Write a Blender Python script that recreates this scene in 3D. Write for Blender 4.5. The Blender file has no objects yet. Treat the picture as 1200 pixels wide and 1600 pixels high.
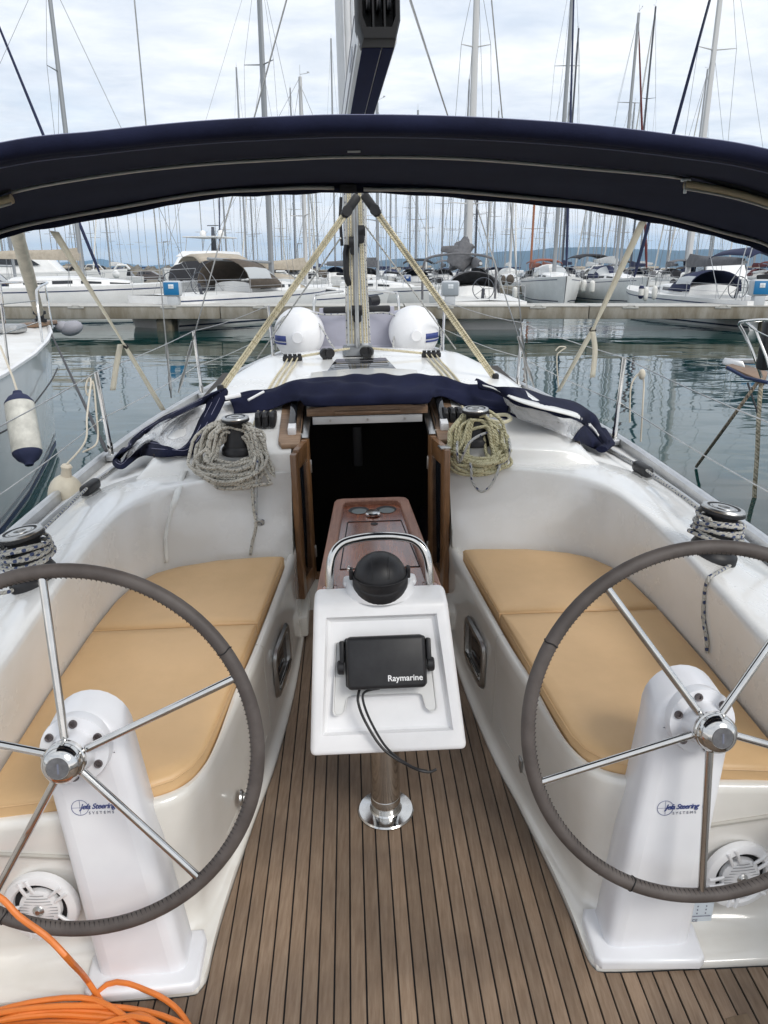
import bpy, bmesh, math, random
from mathutils import Vector, Matrix, Euler
from math import sin, cos, pi, radians, sqrt, atan2, hypot
random.seed(7)
scene = bpy.context.scene
COL = scene.collection

# ------------------------------------------------------------------ camera
EYE = 2.35                      # metres above the water
FPX = 1170.0                    # focal length in pixels of the 1200 x 1600 photograph
HOR = 420.0                     # row of the sea horizon in the photograph
PITCH = math.atan2(800.0 - HOR, FPX)
cam_d = bpy.data.cameras.new('camera')
cam = bpy.data.objects.new('camera', cam_d); COL.objects.link(cam)
cam_d.sensor_fit = 'VERTICAL'; cam_d.sensor_height = 24.0; cam_d.lens = 24.0 * FPX / 1600.0
cam_d.clip_start = 0.05; cam_d.clip_end = 60000.0
cam.location = (0, 0, EYE); cam.rotation_euler = (pi / 2 - PITCH, 0, 0)
scene.camera = cam

# ------------------------------------------------------------------ world, sun, exposure
SUN_ELEV, SUN_ROT = radians(42), radians(140)
world = bpy.data.worlds.new('World'); scene.world = world; world.use_nodes = True
wn, wl = world.node_tree.nodes, world.node_tree.links
wn.clear()
def wnode(t, **k):
    n = wn.new(t)
    for a, v in k.items(): setattr(n, a, v)
    return n
w_out = wnode('ShaderNodeOutputWorld'); w_bg = wnode('ShaderNodeBackground'); w_bg.inputs['Strength'].default_value = 0.13
w_sky = wnode('ShaderNodeTexSky', sky_type='NISHITA', sun_disc=False, sun_elevation=SUN_ELEV, sun_rotation=SUN_ROT, air_density=1.0, dust_density=2.0)
w_tc = wnode('ShaderNodeTexCoord'); w_sep = wnode('ShaderNodeSeparateXYZ')
wl.new(w_tc.outputs['Generated'], w_sep.inputs[0])
def wmath(op, a, b=None, clamp=False):
    n = wnode('ShaderNodeMath', operation=op, use_clamp=clamp)
    for i, v in enumerate((a, b)):
        if v is None: continue
        if isinstance(v, (int, float)): n.inputs[i].default_value = v
        else: wl.new(v, n.inputs[i])
    return n.outputs[0]
zc = wmath('ADD', wmath('MAXIMUM', w_sep.outputs['Z'], 0.0), 0.10)
w_cmb = wnode('ShaderNodeCombineXYZ')
wl.new(wmath('DIVIDE', w_sep.outputs['X'], zc), w_cmb.inputs[0]); wl.new(wmath('DIVIDE', w_sep.outputs['Y'], zc), w_cmb.inputs[1])
def wnoise(scale, detail, rough, off):
    m = wnode('ShaderNodeMapping'); m.inputs['Location'].default_value = off; m.inputs['Scale'].default_value = (1, 1.3, 1)
    wl.new(w_cmb.outputs[0], m.inputs[0])
    n = wnode('ShaderNodeTexNoise'); n.inputs['Scale'].default_value = scale; n.inputs['Detail'].default_value = detail; n.inputs['Roughness'].default_value = rough
    n.inputs['Distortion'].default_value = 0.25
    wl.new(m.outputs[0], n.inputs['Vector']); return n.outputs['Fac']
def wramp(fac, stops):
    r = wnode('ShaderNodeValToRGB'); el = r.color_ramp.elements
    while len(el) < len(stops): el.new(0.5)
    for e, (p, c) in zip(el, stops): e.position = p; e.color = (*c, 1)
    wl.new(fac, r.inputs[0]); return r.outputs['Color']
def wmix(fac, a, b):
    n = wnode('ShaderNodeMix', data_type='RGBA')
    for s, v in ((0, fac), (6, a), (7, b)):
        if isinstance(v, tuple): n.inputs[s].default_value = (*v, 1)
        elif isinstance(v, (int, float)): n.inputs[s].default_value = v
        else: wl.new(v, n.inputs[s])
    return n.outputs[2]
cl_a = wramp(wnoise(0.85, 8, 0.60, (3.1, 1.7, 0)), [(0.34, (4.75, 5.05, 5.55)), (0.50, (5.65, 5.85, 6.15)), (0.66, (6.6, 6.65, 6.7))])
cl_b = wramp(wnoise(3.1, 6, 0.62, (0.4, 5.2, 2)), [(0.34, (0.86, 0.88, 0.91)), (0.64, (1.07, 1.06, 1.05))])
cloud = wnode('ShaderNodeMix', data_type='RGBA', blend_type='MULTIPLY'); cloud.inputs[0].default_value = 1.0
wl.new(cl_a, cloud.inputs[6]); wl.new(cl_b, cloud.inputs[7])
# thin gaps of blue Nishita sky between the clouds
gap = wmath('MULTIPLY', wramp(wnoise(1.3, 5, 0.55, (7.7, 2.2, 4)), [(0.52, (0, 0, 0)), (0.70, (1, 1, 1))]), 0.22)
mixed = wmix(gap, cloud.outputs[2], w_sky.outputs['Color'])
# warm, pale band of far cloud above the horizon
hz = wramp(w_sep.outputs['Z'], [(0.0, (1, 1, 1)), (0.035, (0.85, 0.85, 0.85)), (0.13, (0, 0, 0))])
band = wramp(wnoise(0.55, 5, 0.6, (1.2, 8.8, 0)), [(0.38, (6.9, 7.1, 7.6)), (0.55, (9.0, 8.4, 7.8))])
mixed = wmix(hz, mixed, band)
wl.new(mixed, w_bg.inputs['Color']); wl.new(w_bg.outputs[0], w_out.inputs['Surface'])

sun_d = bpy.data.lights.new('sun', 'SUN'); sun_d.energy = 1.5; sun_d.angle = radians(25); sun_d.color = (1.0, 0.96, 0.90)
sun = bpy.data.objects.new('sun', sun_d); COL.objects.link(sun)
sun.rotation_euler = (pi / 2 - SUN_ELEV, 0, pi - SUN_ROT)
sun.location = (0, 0, 50)
scene.view_settings.view_transform = 'Standard'; scene.view_settings.look = 'None'
scene.view_settings.exposure = 0.46; scene.view_settings.gamma = 1.0; scene.view_settings.use_curve_mapping = False
scene.render.engine = 'CYCLES'
cy = scene.cycles
cy.max_bounces = 8; cy.transparent_max_bounces = 16; cy.volume_bounces = 1; cy.use_denoising = True
cy.caustics_reflective = False; cy.caustics_refractive = False; cy.sample_clamp_indirect = 4.0

# ------------------------------------------------------------------ frames: the moored yacht sits a little bow-up and heeled
CAMV = Vector((0, 0, EYE))
H_EYE, X_EYE = 1.70, -0.064       # the eye above the cockpit sole, and left of the centreline
_up = Vector((0, FPX, 800.0 - HOR)).normalized(); _xw = Vector((1, 0, 0)); _yw = _up.cross(_xw)
C2W = Matrix((_xw, _yw, _up))
_n = Vector((0.99875526, 0.03414815, -0.03635712)); _f = Vector((-62, 445, -FPX)).normalized()
_f = (_f - _n * _n.dot(_f)).normalized(); _z = _n.cross(_f)
C2B = Matrix((_n, _f, _z))
B2W = C2W @ C2B.transposed()
OB = Vector((X_EYE, 0, H_EYE))
def boat(p): return CAMV + B2W @ (Vector(p) - OB)
def ident(p): return Vector(p)
def _ray(px, py): return Vector(((px - 600) / FPX, (800 - py) / FPX, -1.0))
def P(px, py, **k):
    """a point of the yacht: where the sight line of a photograph pixel meets x=, y= or z= in yacht metres"""
    d = C2B @ _ray(px, py); a, v = next(iter(k.items())); i = 'xyz'.index(a)
    return OB + d * ((v - OB[i]) / d[i])
def PW(px, py, **k):
    d = C2W @ _ray(px, py); a, v = next(iter(k.items())); i = 'xyz'.index(a)
    return CAMV + d * ((v - CAMV[i]) / d[i])

# ------------------------------------------------------------------ materials
MATS = {}
def mat(name, color, rough=0.5, metal=0.0, var=0.0, vscale=6.0, vcol=None, bump=0.0, bscale=40.0, bdist=0.01, coat=0.0, stretch=(1, 1, 1),
        ior=None, alpha=None, trans=0.0, rand=0.0, rvar=0.0, spec=None, coords='Object', detail=4.0, emit=None):
    if name in MATS: return MATS[name]
    m = bpy.data.materials.new(name); m.use_nodes = True; MATS[name] = m
    nt = m.node_tree; N, L = nt.nodes, nt.links
    b = N['Principled BSDF']
    b.inputs['Base Color'].default_value = (*color, 1); b.inputs['Roughness'].default_value = rough; b.inputs['Metallic'].default_value = metal
    if coat: b.inputs['Coat Weight'].default_value = coat; b.inputs['Coat Roughness'].default_value = 0.05
    if ior: b.inputs['IOR'].default_value = ior
    if alpha is not None: b.inputs['Alpha'].default_value = alpha
    if trans: b.inputs['Transmission Weight'].default_value = trans
    if spec is not None: b.inputs['Specular IOR Level'].default_value = spec
    if emit: b.inputs['Emission Color'].default_value = (*emit, 1); b.inputs['Emission Strength'].default_value = 1.0
    col = None
    tc = N.new('ShaderNodeTexCoord'); mp = N.new('ShaderNodeMapping'); mp.inputs['Scale'].default_value = stretch
    L.new(tc.outputs[coords], mp.inputs[0])
    m['vec'] = mp.name
    if var:
        n = N.new('ShaderNodeTexNoise'); n.inputs['Scale'].default_value = vscale; n.inputs['Detail'].default_value = detail; n.inputs['Roughness'].default_value = 0.62
        L.new(mp.outputs[0], n.inputs['Vector'])
        r = N.new('ShaderNodeValToRGB'); e = r.color_ramp.elements
        c2 = vcol or tuple(c * (1 - var) for c in color)
        e[0].position = 0.36; e[0].color = (*c2, 1); e[1].position = 0.62; e[1].color = (*color, 1)
        L.new(n.outputs['Fac'], r.inputs[0]); col = r.outputs['Color']
        if rvar:
            mr = N.new('ShaderNodeMapRange'); mr.inputs[3].default_value = rough + rvar; mr.inputs[4].default_value = max(0.02, rough - rvar)
            L.new(n.outputs['Fac'], mr.inputs[0]); L.new(mr.outputs[0], b.inputs['Roughness'])
    if rand:
        oi = N.new('ShaderNodeObjectInfo'); mr = N.new('ShaderNodeMapRange'); mr.inputs[3].default_value = 1 - rand; mr.inputs[4].default_value = 1 + rand
        L.new(oi.outputs['Random'], mr.inputs[0])
        mx = N.new('ShaderNodeMix'); mx.data_type = 'RGBA'; mx.blend_type = 'MULTIPLY'; mx.inputs[0].default_value = 1.0
        if col: L.new(col, mx.inputs[6])
        else: mx.inputs[6].default_value = (*color, 1)
        L.new(mr.outputs[0], mx.inputs[7]); col = mx.outputs[2]
    if col: L.new(col, b.inputs['Base Color'])
    if bump:
        n2 = N.new('ShaderNodeTexNoise'); n2.inputs['Scale'].default_value = bscale; n2.inputs['Detail'].default_value = 3.0
        L.new(mp.outputs[0], n2.inputs['Vector'])
        bp = N.new('ShaderNodeBump'); bp.inputs['Strength'].default_value = bump; bp.inputs['Distance'].default_value = bdist
        L.new(n2.outputs['Fac'], bp.inputs['Height']); L.new(bp.outputs[0], b.inputs['Normal'])
    return m

def translucent(m, col, f):
    N, L = m.node_tree.nodes, m.node_tree.links; b = N['Principled BSDF']; o = N['Material Output']
    t = N.new('ShaderNodeBsdfTranslucent'); t.inputs[0].default_value = (*col, 1); x = N.new('ShaderNodeMixShader'); x.inputs[0].default_value = f
    L.new(b.outputs[0], x.inputs[1]); L.new(t.outputs[0], x.inputs[2]); L.new(x.outputs[0], o.inputs['Surface'])

def rope_mat(name, base, fleck, turns=28.0, amount=0.62, strands=3.0, bump=0.6):
    """braided rope: helical strands with flecks, from the UV along the rope (u metres, v round it)"""
    if name in MATS: return MATS[name]
    m = bpy.data.materials.new(name); m.use_nodes = True; MATS[name] = m
    N, L = m.node_tree.nodes, m.node_tree.links; b = N['Principled BSDF']; b.inputs['Roughness'].default_value = 0.8
    uv = N.new('ShaderNodeUVMap'); sp = N.new('ShaderNodeSeparateXYZ'); L.new(uv.outputs[0], sp.inputs[0])
    def M(op, x, y=None):
        n = N.new('ShaderNodeMath'); n.operation = op
        for i, v in enumerate((x, y)):
            if v is None: continue
            if isinstance(v, (int, float)): n.inputs[i].default_value = v
            else: L.new(v, n.inputs[i])
        return n.outputs[0]
    u, v = sp.outputs[0], sp.outputs[1]
    s1 = M('SINE', M('ADD', M('MULTIPLY', u, 2 * pi * turns), M('MULTIPLY', v, 2 * pi)))
    s2 = M('SINE', M('SUBTRACT', M('MULTIPLY', u, 2 * pi * turns * 0.83), M('MULTIPLY', v, 2 * pi)))
    f = M('GREATER_THAN', M('MULTIPLY', M('ADD', s1, s2), 0.5), amount)
    ns = N.new('ShaderNodeTexNoise'); ns.inputs['Scale'].default_value = 9.0; tc = N.new('ShaderNodeTexCoord'); L.new(tc.outputs['Object'], ns.inputs['Vector'])
    r = N.new('ShaderNodeValToRGB'); r.color_ramp.elements[0].color = (*[c * 0.72 for c in base], 1); r.color_ramp.elements[1].color = (*base, 1)
    r.color_ramp.elements[0].position = 0.3; r.color_ramp.elements[1].position = 0.65
    L.new(ns.outputs['Fac'], r.inputs[0])
    mx = N.new('ShaderNodeMix'); mx.data_type = 'RGBA'; L.new(f, mx.inputs[0]); L.new(r.outputs[0], mx.inputs[6]); mx.inputs[7].default_value = (*fleck, 1)
    L.new(mx.outputs[2], b.inputs['Base Color'])
    s3 = M('SINE', M('ADD', M('MULTIPLY', u, 2 * pi * turns * 2.2), M('MULTIPLY', v, 2 * pi * strands)))
    bp = N.new('ShaderNodeBump'); bp.inputs['Strength'].default_value = bump; bp.inputs['Distance'].default_value = 0.003
    L.new(s3, bp.inputs['Height']); L.new(bp.outputs[0], b.inputs['Normal'])
    return m

gel = mat('gelcoat', (0.80, 0.80, 0.79), 0.26, var=0.10, vscale=2.6, vcol=(0.73, 0.72, 0.69), coat=0.5, rvar=0.12, bump=0.02, bscale=3.0, detail=9)
gel_in = mat('gelcoat_cockpit_shaded', (0.75, 0.73, 0.69), 0.22, var=0.10, vscale=3.0, vcol=(0.69, 0.665, 0.61), coat=0.9, rvar=0.10, bump=0.012, bscale=3.0, detail=9)  # base lowered and warmed to carry the shading reflected off the teak
nonskid = mat('nonskid', (0.78, 0.78, 0.77), 0.5, var=0.12, vscale=3.0, vcol=(0.69, 0.68, 0.65), bump=0.25, bscale=300, bdist=0.002)
plast_w = mat('white_plastic', (0.80, 0.80, 0.81), 0.35, var=0.08, vscale=5, vcol=(0.73, 0.73, 0.74))
ped_w = mat('pedestal_white', (0.80, 0.81, 0.83), 0.30, var=0.08, vscale=2.5, vcol=(0.73, 0.73, 0.76), coat=0.15)
caulk = mat('caulk', (0.012, 0.012, 0.014), 0.6)
steel = mat('polished_steel', (0.66, 0.65, 0.63), 0.12, 1.0, var=0.15, vscale=14, rvar=0.08)
steel_dull = mat('brushed_steel', (0.50, 0.50, 0.49), 0.34, 1.0, var=0.2, vscale=20, rvar=0.1)
alu = mat('aluminium', (0.60, 0.61, 0.62), 0.42, 1.0, var=0.15, vscale=8)
alu_w = mat('pale_anodised', (0.62, 0.63, 0.64), 0.45, 0.25, var=0.1, vscale=5)
black = mat('black_plastic', (0.013, 0.013, 0.015), 0.45, var=0.4, vscale=18, vcol=(0.021, 0.021, 0.023), spec=.35)
black_m = mat('black_matt', (0.012, 0.012, 0.014), 0.7)
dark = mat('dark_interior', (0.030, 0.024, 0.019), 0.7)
navy = mat('navy_canvas', (0.012, 0.0145, 0.038), 0.9, spec=0.15, var=0.35, vscale=7, bump=0.35, bscale=420, bdist=0.002)
navy_d = mat('navy_canvas_underside', (0.019, 0.022, 0.042), 0.95, spec=0.1, var=0.18, vscale=4, bump=0.35, bscale=420, bdist=0.002)
webbing = mat('cream_webbing', (0.80, 0.76, 0.66), 0.85, var=0.15, vscale=15, bump=0.3, bscale=300, bdist=0.001)
translucent(webbing, (0.84, 0.81, 0.72), 0.6)
white_tape = mat('white_tape', (0.76, 0.76, 0.73), 0.7, var=0.15, vscale=15)
cush = mat('tan_vinyl', (0.64, 0.42, 0.215), 0.46, var=0.09, vscale=4, bump=0.22, bscale=10, bdist=0.012, rvar=0.08, detail=7)
leather = mat('grey_leather', (0.066, 0.054, 0.049), 0.62, var=0.25, vscale=12, vcol=(0.095, 0.080, 0.073), bump=0.25, bscale=260, bdist=0.001)
thread = mat('dark_thread', (0.010, 0.009, 0.009), 0.8)
ink = mat('navy_ink', (0.03, 0.05, 0.20), 0.5)
ink_grey = mat('grey_ink', (0.16, 0.17, 0.22), 0.5)
white_ink = mat('white_ink', (0.78, 0.78, 0.78), 0.5)
vinyl = mat('clear_vinyl', (0.85, 0.86, 0.88), 0.08, alpha=0.36, bump=0.8, bscale=16, bdist=0.04, spec=1.0)
glass_d = mat('dark_glass', (0.012, 0.013, 0.016), 0.05, spec=0.8)
orange = mat('orange_hose', (0.72, 0.20, 0.035), 0.42, var=0.2, vscale=8)
rub_gray = mat('grey_rubberised', (0.37, 0.37, 0.44), 0.55, var=0.08, vscale=5)
tube_w = mat('white_rubberised', (0.76, 0.76, 0.77), 0.42, var=0.06, vscale=5)

def wood_mat(name, c1, c2, c3, rough, scale=14.0, stretch=(9, 0.7, 9), rand=0.0, coat=0.0, bump=0.15):
    m = bpy.data.materials.new(name); m.use_nodes = True; MATS[name] = m
    N, L = m.node_tree.nodes, m.node_tree.links; b = N['Principled BSDF']; b.inputs['Roughness'].default_value = rough
    if coat: b.inputs['Coat Weight'].default_value = coat; b.inputs['Coat Roughness'].default_value = 0.12
    tc = N.new('ShaderNodeTexCoord'); oi = N.new('ShaderNodeObjectInfo'); ad = N.new('ShaderNodeVectorMath'); ad.operation = 'ADD'
    sc_ = N.new('ShaderNodeVectorMath'); sc_.operation = 'SCALE'; sc_.inputs['Scale'].default_value = 37.0
    cb = N.new('ShaderNodeCombineXYZ'); L.new(oi.outputs['Random'], cb.inputs[0]); L.new(oi.outputs['Random'], cb.inputs[1]); L.new(cb.outputs[0], sc_.inputs[0])
    L.new(tc.outputs['Object'], ad.inputs[0]); L.new(sc_.outputs[0], ad.inputs[1])
    mp = N.new('ShaderNodeMapping'); mp.inputs['Scale'].default_value = stretch; L.new(ad.outputs[0], mp.inputs[0])
    n = N.new('ShaderNodeTexNoise'); n.inputs['Scale'].default_value = scale; n.inputs['Detail'].default_value = 7; n.inputs['Roughness'].default_value = 0.65
    L.new(mp.outputs[0], n.inputs['Vector'])
    r = N.new('ShaderNodeValToRGB'); e = r.color_ramp.elements; e.new(0.5)
    for q, (p_, c_) in zip(e, ((0.30, c1), (0.5, c2), (0.72, c3))): q.position = p_; q.color = (*c_, 1)
    L.new(n.outputs['Fac'], r.inputs[0]); col = r.outputs[0]
    n3 = N.new('ShaderNodeTexNoise'); n3.inputs['Scale'].default_value = 3.0; n3.inputs['Detail'].default_value = 4; L.new(tc.outputs['Object'], n3.inputs['Vector'])
    r3 = N.new('ShaderNodeValToRGB'); r3.color_ramp.elements[0].color = (0.72, 0.72, 0.74, 1); r3.color_ramp.elements[1].color = (1.16, 1.14, 1.12, 1)
    r3.color_ramp.elements[0].position = 0.35; r3.color_ramp.elements[1].position = 0.65
    L.new(n3.outputs['Fac'], r3.inputs[0])
    mx = N.new('ShaderNodeMix'); mx.data_type = 'RGBA'; mx.blend_type = 'MULTIPLY'; mx.inputs[0].default_value = 1; L.new(col, mx.inputs[6]); L.new(r3.outputs[0], mx.inputs[7]); col = mx.outputs[2]
    if rand:
        mr = N.new('ShaderNodeMapRange'); mr.inputs[3].default_value = 1 - rand; mr.inputs[4].default_value = 1 + rand; L.new(oi.outputs['Random'], mr.inputs[0])
        mx = N.new('ShaderNodeMix'); mx.data_type = 'RGBA'; mx.blend_type = 'MULTIPLY'; mx.inputs[0].default_value = 1; L.new(col, mx.inputs[6]); L.new(mr.outputs[0], mx.inputs[7]); col = mx.outputs[2]
    L.new(col, b.inputs['Base Color'])
    bp = N.new('ShaderNodeBump'); bp.inputs['Strength'].default_value = bump; bp.inputs['Distance'].default_value = 0.002; L.new(n.outputs['Fac'], bp.inputs['Height']); L.new(bp.outputs[0], b.inputs['Normal'])
    return m
teak_old = wood_mat('weathered_teak', (0.160, 0.108, 0.070), (0.205, 0.144, 0.098), (0.255, 0.190, 0.134), 0.55, rand=0.16)
teak_patch = wood_mat('brown_teak', (0.11, 0.075, 0.045), (0.16, 0.11, 0.068), (0.20, 0.145, 0.09), 0.6)
teak_trim = wood_mat('worn_teak_trim', (0.17, 0.105, 0.062), (0.25, 0.16, 0.10), (0.33, 0.225, 0.15), 0.5, stretch=(0.8, 6, 6))
teak_door = wood_mat('varnished_door_teak', (0.14, 0.065, 0.026), (0.21, 0.105, 0.045), (0.28, 0.15, 0.07), 0.32, stretch=(8, 8, 0.8), coat=0.3)
mahog = wood_mat('varnished_mahogany', (0.10, 0.028, 0.014), (0.21, 0.062, 0.030), (0.34, 0.12, 0.055), 0.22, scale=7.0, stretch=(7, 0.5, 7), coat=0.9, bump=0.05)
mahog_rim = wood_mat('worn_mahogany_rim', (0.19, 0.085, 0.055), (0.27, 0.13, 0.085), (0.35, 0.18, 0.12), 0.42, stretch=(7, 0.6, 7), bump=0.08)

# ------------------------------------------------------------------ mesh building
WLOC = {}            # world location of every built object's origin
def tag(o, label=None, cat=None, group=None, kind=None):
    for k, v in (('label', label), ('category', cat), ('group', group), ('kind', kind)):
        if v: o[k] = v
    return o
def empty(name, base, label=None, cat=None, group=None, T=None):
    o = bpy.data.objects.new(name, None); COL.objects.link(o); o.empty_display_size = 0.1
    L = (T or boat)(base); o.location = L; WLOC[o.name] = L
    return tag(o, label, cat, group)

class G:
    """collects shapes in one bmesh, then links them as ONE mesh object"""
    def __init__(s):
        s.bm = bmesh.new(); s.uv = s.bm.loops.layers.uv.new('UVMap')
    def face(s, vs, mi=0):
        try:
            f = s.bm.faces.new(vs); f.material_index = mi; f.smooth = True; return f
        except ValueError: return None
    def box(s, c, size, R=None, bev=0.0, seg=2, mi=0):
        c = Vector(c); hx, hy, hz = (q / 2 for q in size)
        vs = []
        for x in (-hx, hx):
            for y in (-hy, hy):
                for z in (-hz, hz):
                    v = Vector((x, y, z)); v = (R @ v if R else v) + c; vs.append(s.bm.verts.new(v))
        q = [(0, 1, 3, 2), (4, 6, 7, 5), (0, 4, 5, 1), (2, 3, 7, 6), (0, 2, 6, 4), (1, 5, 7, 3)]
        fs = [s.face([vs[i] for i in f], mi) for f in q]
        if bev: s.bevel(fs, bev, seg)
        return s
    def bevel(s, fs, w, seg=2):
        es = list({e for f in fs for e in f.edges})
        r = bmesh.ops.bevel(s.bm, geom=es, offset=w, segments=seg, affect='EDGES', profile=0.5)
        for f in r['faces']: f.smooth = True
    def hexa(s, pts, bev=0.0, seg=2, mi=0):
        """eight corners: four of the bottom face, four of the top"""
        vs = [s.bm.verts.new(Vector(p)) for p in pts]
        q = [(3, 2, 1, 0), (4, 5, 6, 7), (0, 1, 5, 4), (1, 2, 6, 5), (2, 3, 7, 6), (3, 0, 4, 7)]
        fs = [s.face([vs[i] for i in f], mi) for f in q]
        if bev: s.bevel(fs, bev, seg)
        return s
    def cyl(s, p0, p1, r0, r1=None, n=14, cap=True, mi=0):
        return s.tube([p0, p1], [r0, r0 if r1 is None else r1], n, cap, mi=mi)
    def tube(s, pts, r, n=8, cap=True, closed=False, mi=0, flat=1.0, up=None):
        pts = [Vector(p) for p in pts]
        m = len(pts); rs = r if isinstance(r, (list, tuple)) else [r] * m
        rings = []; nrm = None; ulen = [0.0]
        for i in range(1, m + (1 if closed else 0)): ulen.append(ulen[-1] + (pts[i % m] - pts[i - 1]).length)
        for i in range(m):
            if closed: t = pts[(i + 1) % m] - pts[i - 1]
            else: t = pts[min(i + 1, m - 1)] - pts[max(i - 1, 0)]
            if t.length < 1e-9: t = Vector((0, 0, 1))
            t.normalize()
            if nrm is None:
                a = Vector(up) if up else (Vector((0, 0, 1)) if abs(t.z) < 0.9 else Vector((1, 0, 0)))
                nrm = (a - t * a.dot(t)).normalized()
            else:
                nrm = nrm - t * nrm.dot(t)
                nrm = nrm.normalized() if nrm.length > 1e-6 else t.orthogonal().normalized()
            b = t.cross(nrm)
            rings.append([s.bm.verts.new(pts[i] + rs[i] * (cos(2 * pi * k / n) * nrm * flat + sin(2 * pi * k / n) * b)) for k in range(n)])
        last = m if closed else m - 1
        for i in range(last):
            A, B = rings[i], rings[(i + 1) % m]
            for k in range(n):
                f = s.face([A[k], A[(k + 1) % n], B[(k + 1) % n], B[k]], mi)
                if f:
                    for lp, (uu, vv) in zip(f.loops, ((ulen[i], k / n), (ulen[i], (k + 1) / n), (ulen[i + 1], (k + 1) / n), (ulen[i + 1], k / n))):
                        lp[s.uv].uv = (uu, vv)
        if cap and not closed:
            s.face(list(reversed(rings[0])), mi); s.face(rings[-1], mi)
        return s
    def lathe(s, prof, o, axis=(0, 0, 1), n=24, mi=0, ang0=0.0):
        """profile of (radius, height) pairs round an axis"""
        o = Vector(o); w = Vector(axis).normalized(); u = w.orthogonal().normalized() if abs(w.z) < 0.999 else Vector((1, 0, 0)); u = (u - w * u.dot(w)).normalized(); v = w.cross(u)
        rings = []
        for r, h in prof:
            if r < 1e-6: rings.append([s.bm.verts.new(o + w * h)])
            else: rings.append([s.bm.verts.new(o + w * h + r * (cos(2 * pi * k / n + ang0) * u + sin(2 * pi * k / n + ang0) * v)) for k in range(n)])
        for A, B in zip(rings, rings[1:]):
            for k in range(n):
                q = [A[k % len(A)], A[(k + 1) % len(A)], B[(k + 1) % len(B)], B[k % len(B)]]
                u_ = []
                for x in q:
                    if x not in u_: u_.append(x)
                if len(u_) > 2: s.face(u_, mi)
        return s
    def sheet(s, rows, mi=0, closed=False):
        R = [[s.bm.verts.new(Vector(p)) for p in row] for row in rows]
        for A, B in zip(R, R[1:]):
            m = len(A)
            for i in range(m if closed else m - 1):
                s.face([A[i], A[(i + 1) % m], B[(i + 1) % m], B[i]], mi)
        return R
    def poly(s, pts, mi=0):
        return s.face([s.bm.verts.new(Vector(p)) for p in pts], mi)
    def prism(s, pts, d, bev=0.0, seg=2, mi=0, top_only=False):
        """flat outline pushed along d"""
        d = Vector(d); a = [s.bm.verts.new(Vector(p)) for p in pts]; b = [s.bm.verts.new(Vector(p) + d) for p in pts]; m = len(a)
        f0 = s.face(list(reversed(a)), mi); f1 = s.face(b, mi); fs = [f0, f1]
        for i in range(m): fs.append(s.face([a[i], a[(i + 1) % m], b[(i + 1) % m], b[i]], mi))
        if bev:
            es = list(f1.edges) + ([] if top_only else list(f0.edges))
            r = bmesh.ops.bevel(s.bm, geom=es, offset=bev, segments=seg, affect='EDGES', profile=0.5)
            for f in r['faces']: f.smooth = True
        return s
    def ellipsoid(s, c, r, n=16, m=10, R=None, mi=0):
        c = Vector(c); rows = []
        for j in range(m + 1):
            a = pi * j / m - pi / 2
            k = 1 if j in (0, m) else n
            row = []
            for i in range(k):
                v = Vector((r[0] * cos(a) * cos(2 * pi * i / n), r[1] * cos(a) * sin(2 * pi * i / n), r[2] * sin(a)))
                row.append(s.bm.verts.new((R @ v if R else v) + c))
            rows.append(row)
        for A, B in zip(rows, rows[1:]):
            for i in range(n):
                q = []
                for x in (A[i % len(A)], A[(i + 1) % len(A)], B[(i + 1) % len(B)], B[i % len(B)]):
                    if x not in q: q.append(x)
                if len(q) > 2: s.face(q, mi)
        return s
    def each(s, name, m, parent=None, **k):
        """every separate piece becomes an object of its own"""
        bm = s.bm; bm.faces.index_update(); seen = set(); out = []
        for f0 in bm.faces[:]:
            if f0.index in seen: continue
            comp = [f0]; seen.add(f0.index); st = [f0]
            while st:
                f = st.pop()
                for e in f.edges:
                    for q in e.link_faces:
                        if q.index not in seen: seen.add(q.index); comp.append(q); st.append(q)
            h = G(); mp = {}
            for f in comp:
                for v in f.verts:
                    if v not in mp: mp[v] = h.bm.verts.new(v.co)
                nf = h.face([mp[v] for v in f.verts], f.material_index)
                if nf:
                    for a, b in zip(nf.loops, f.loops): a[h.uv].uv = b[s.uv].uv
            out.append(h.build(name, m, parent, **k))
        bm.free(); return out
    def build(s, name, m, parent=None, T=boat, sharp=38, base=None, solid=0.0, kind=None, normals=True, subsurf=0, label=None):
        bm = s.bm
        for v in bm.verts: v.co = T(v.co)
        if normals: bmesh.ops.recalc_face_normals(bm, faces=bm.faces[:])
        if parent is not None: L = WLOC[parent.name]
        elif base is not None: L = T(base)
        else:
            xs = [v.co for v in bm.verts]
            L = Vector(((min(v.x for v in xs) + max(v.x for v in xs)) / 2, (min(v.y for v in xs) + max(v.y for v in xs)) / 2, min(v.z for v in xs)))
        for v in bm.verts: v.co -= L
        me = bpy.data.meshes.new(name); bm.to_mesh(me); bm.free()
        try: me.set_sharp_from_angle(angle=radians(sharp))
        except Exception: pass
        for q in (m if isinstance(m, (list, tuple)) else [m]): me.materials.append(q)
        o = bpy.data.objects.new(name, me); COL.objects.link(o)
        if parent is not None: o.parent = parent
        else: o.location = L
        WLOC[o.name] = Vector(L)
        if subsurf:
            md = o.modifiers.new('smooth', 'SUBSURF'); md.levels = md.render_levels = subsurf
        if solid:
            md = o.modifiers.new('thick', 'SOLIDIFY'); md.thickness = solid; md.offset = 0
        if kind: o['kind'] = kind
        if label: o['label'] = label
        return o

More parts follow.
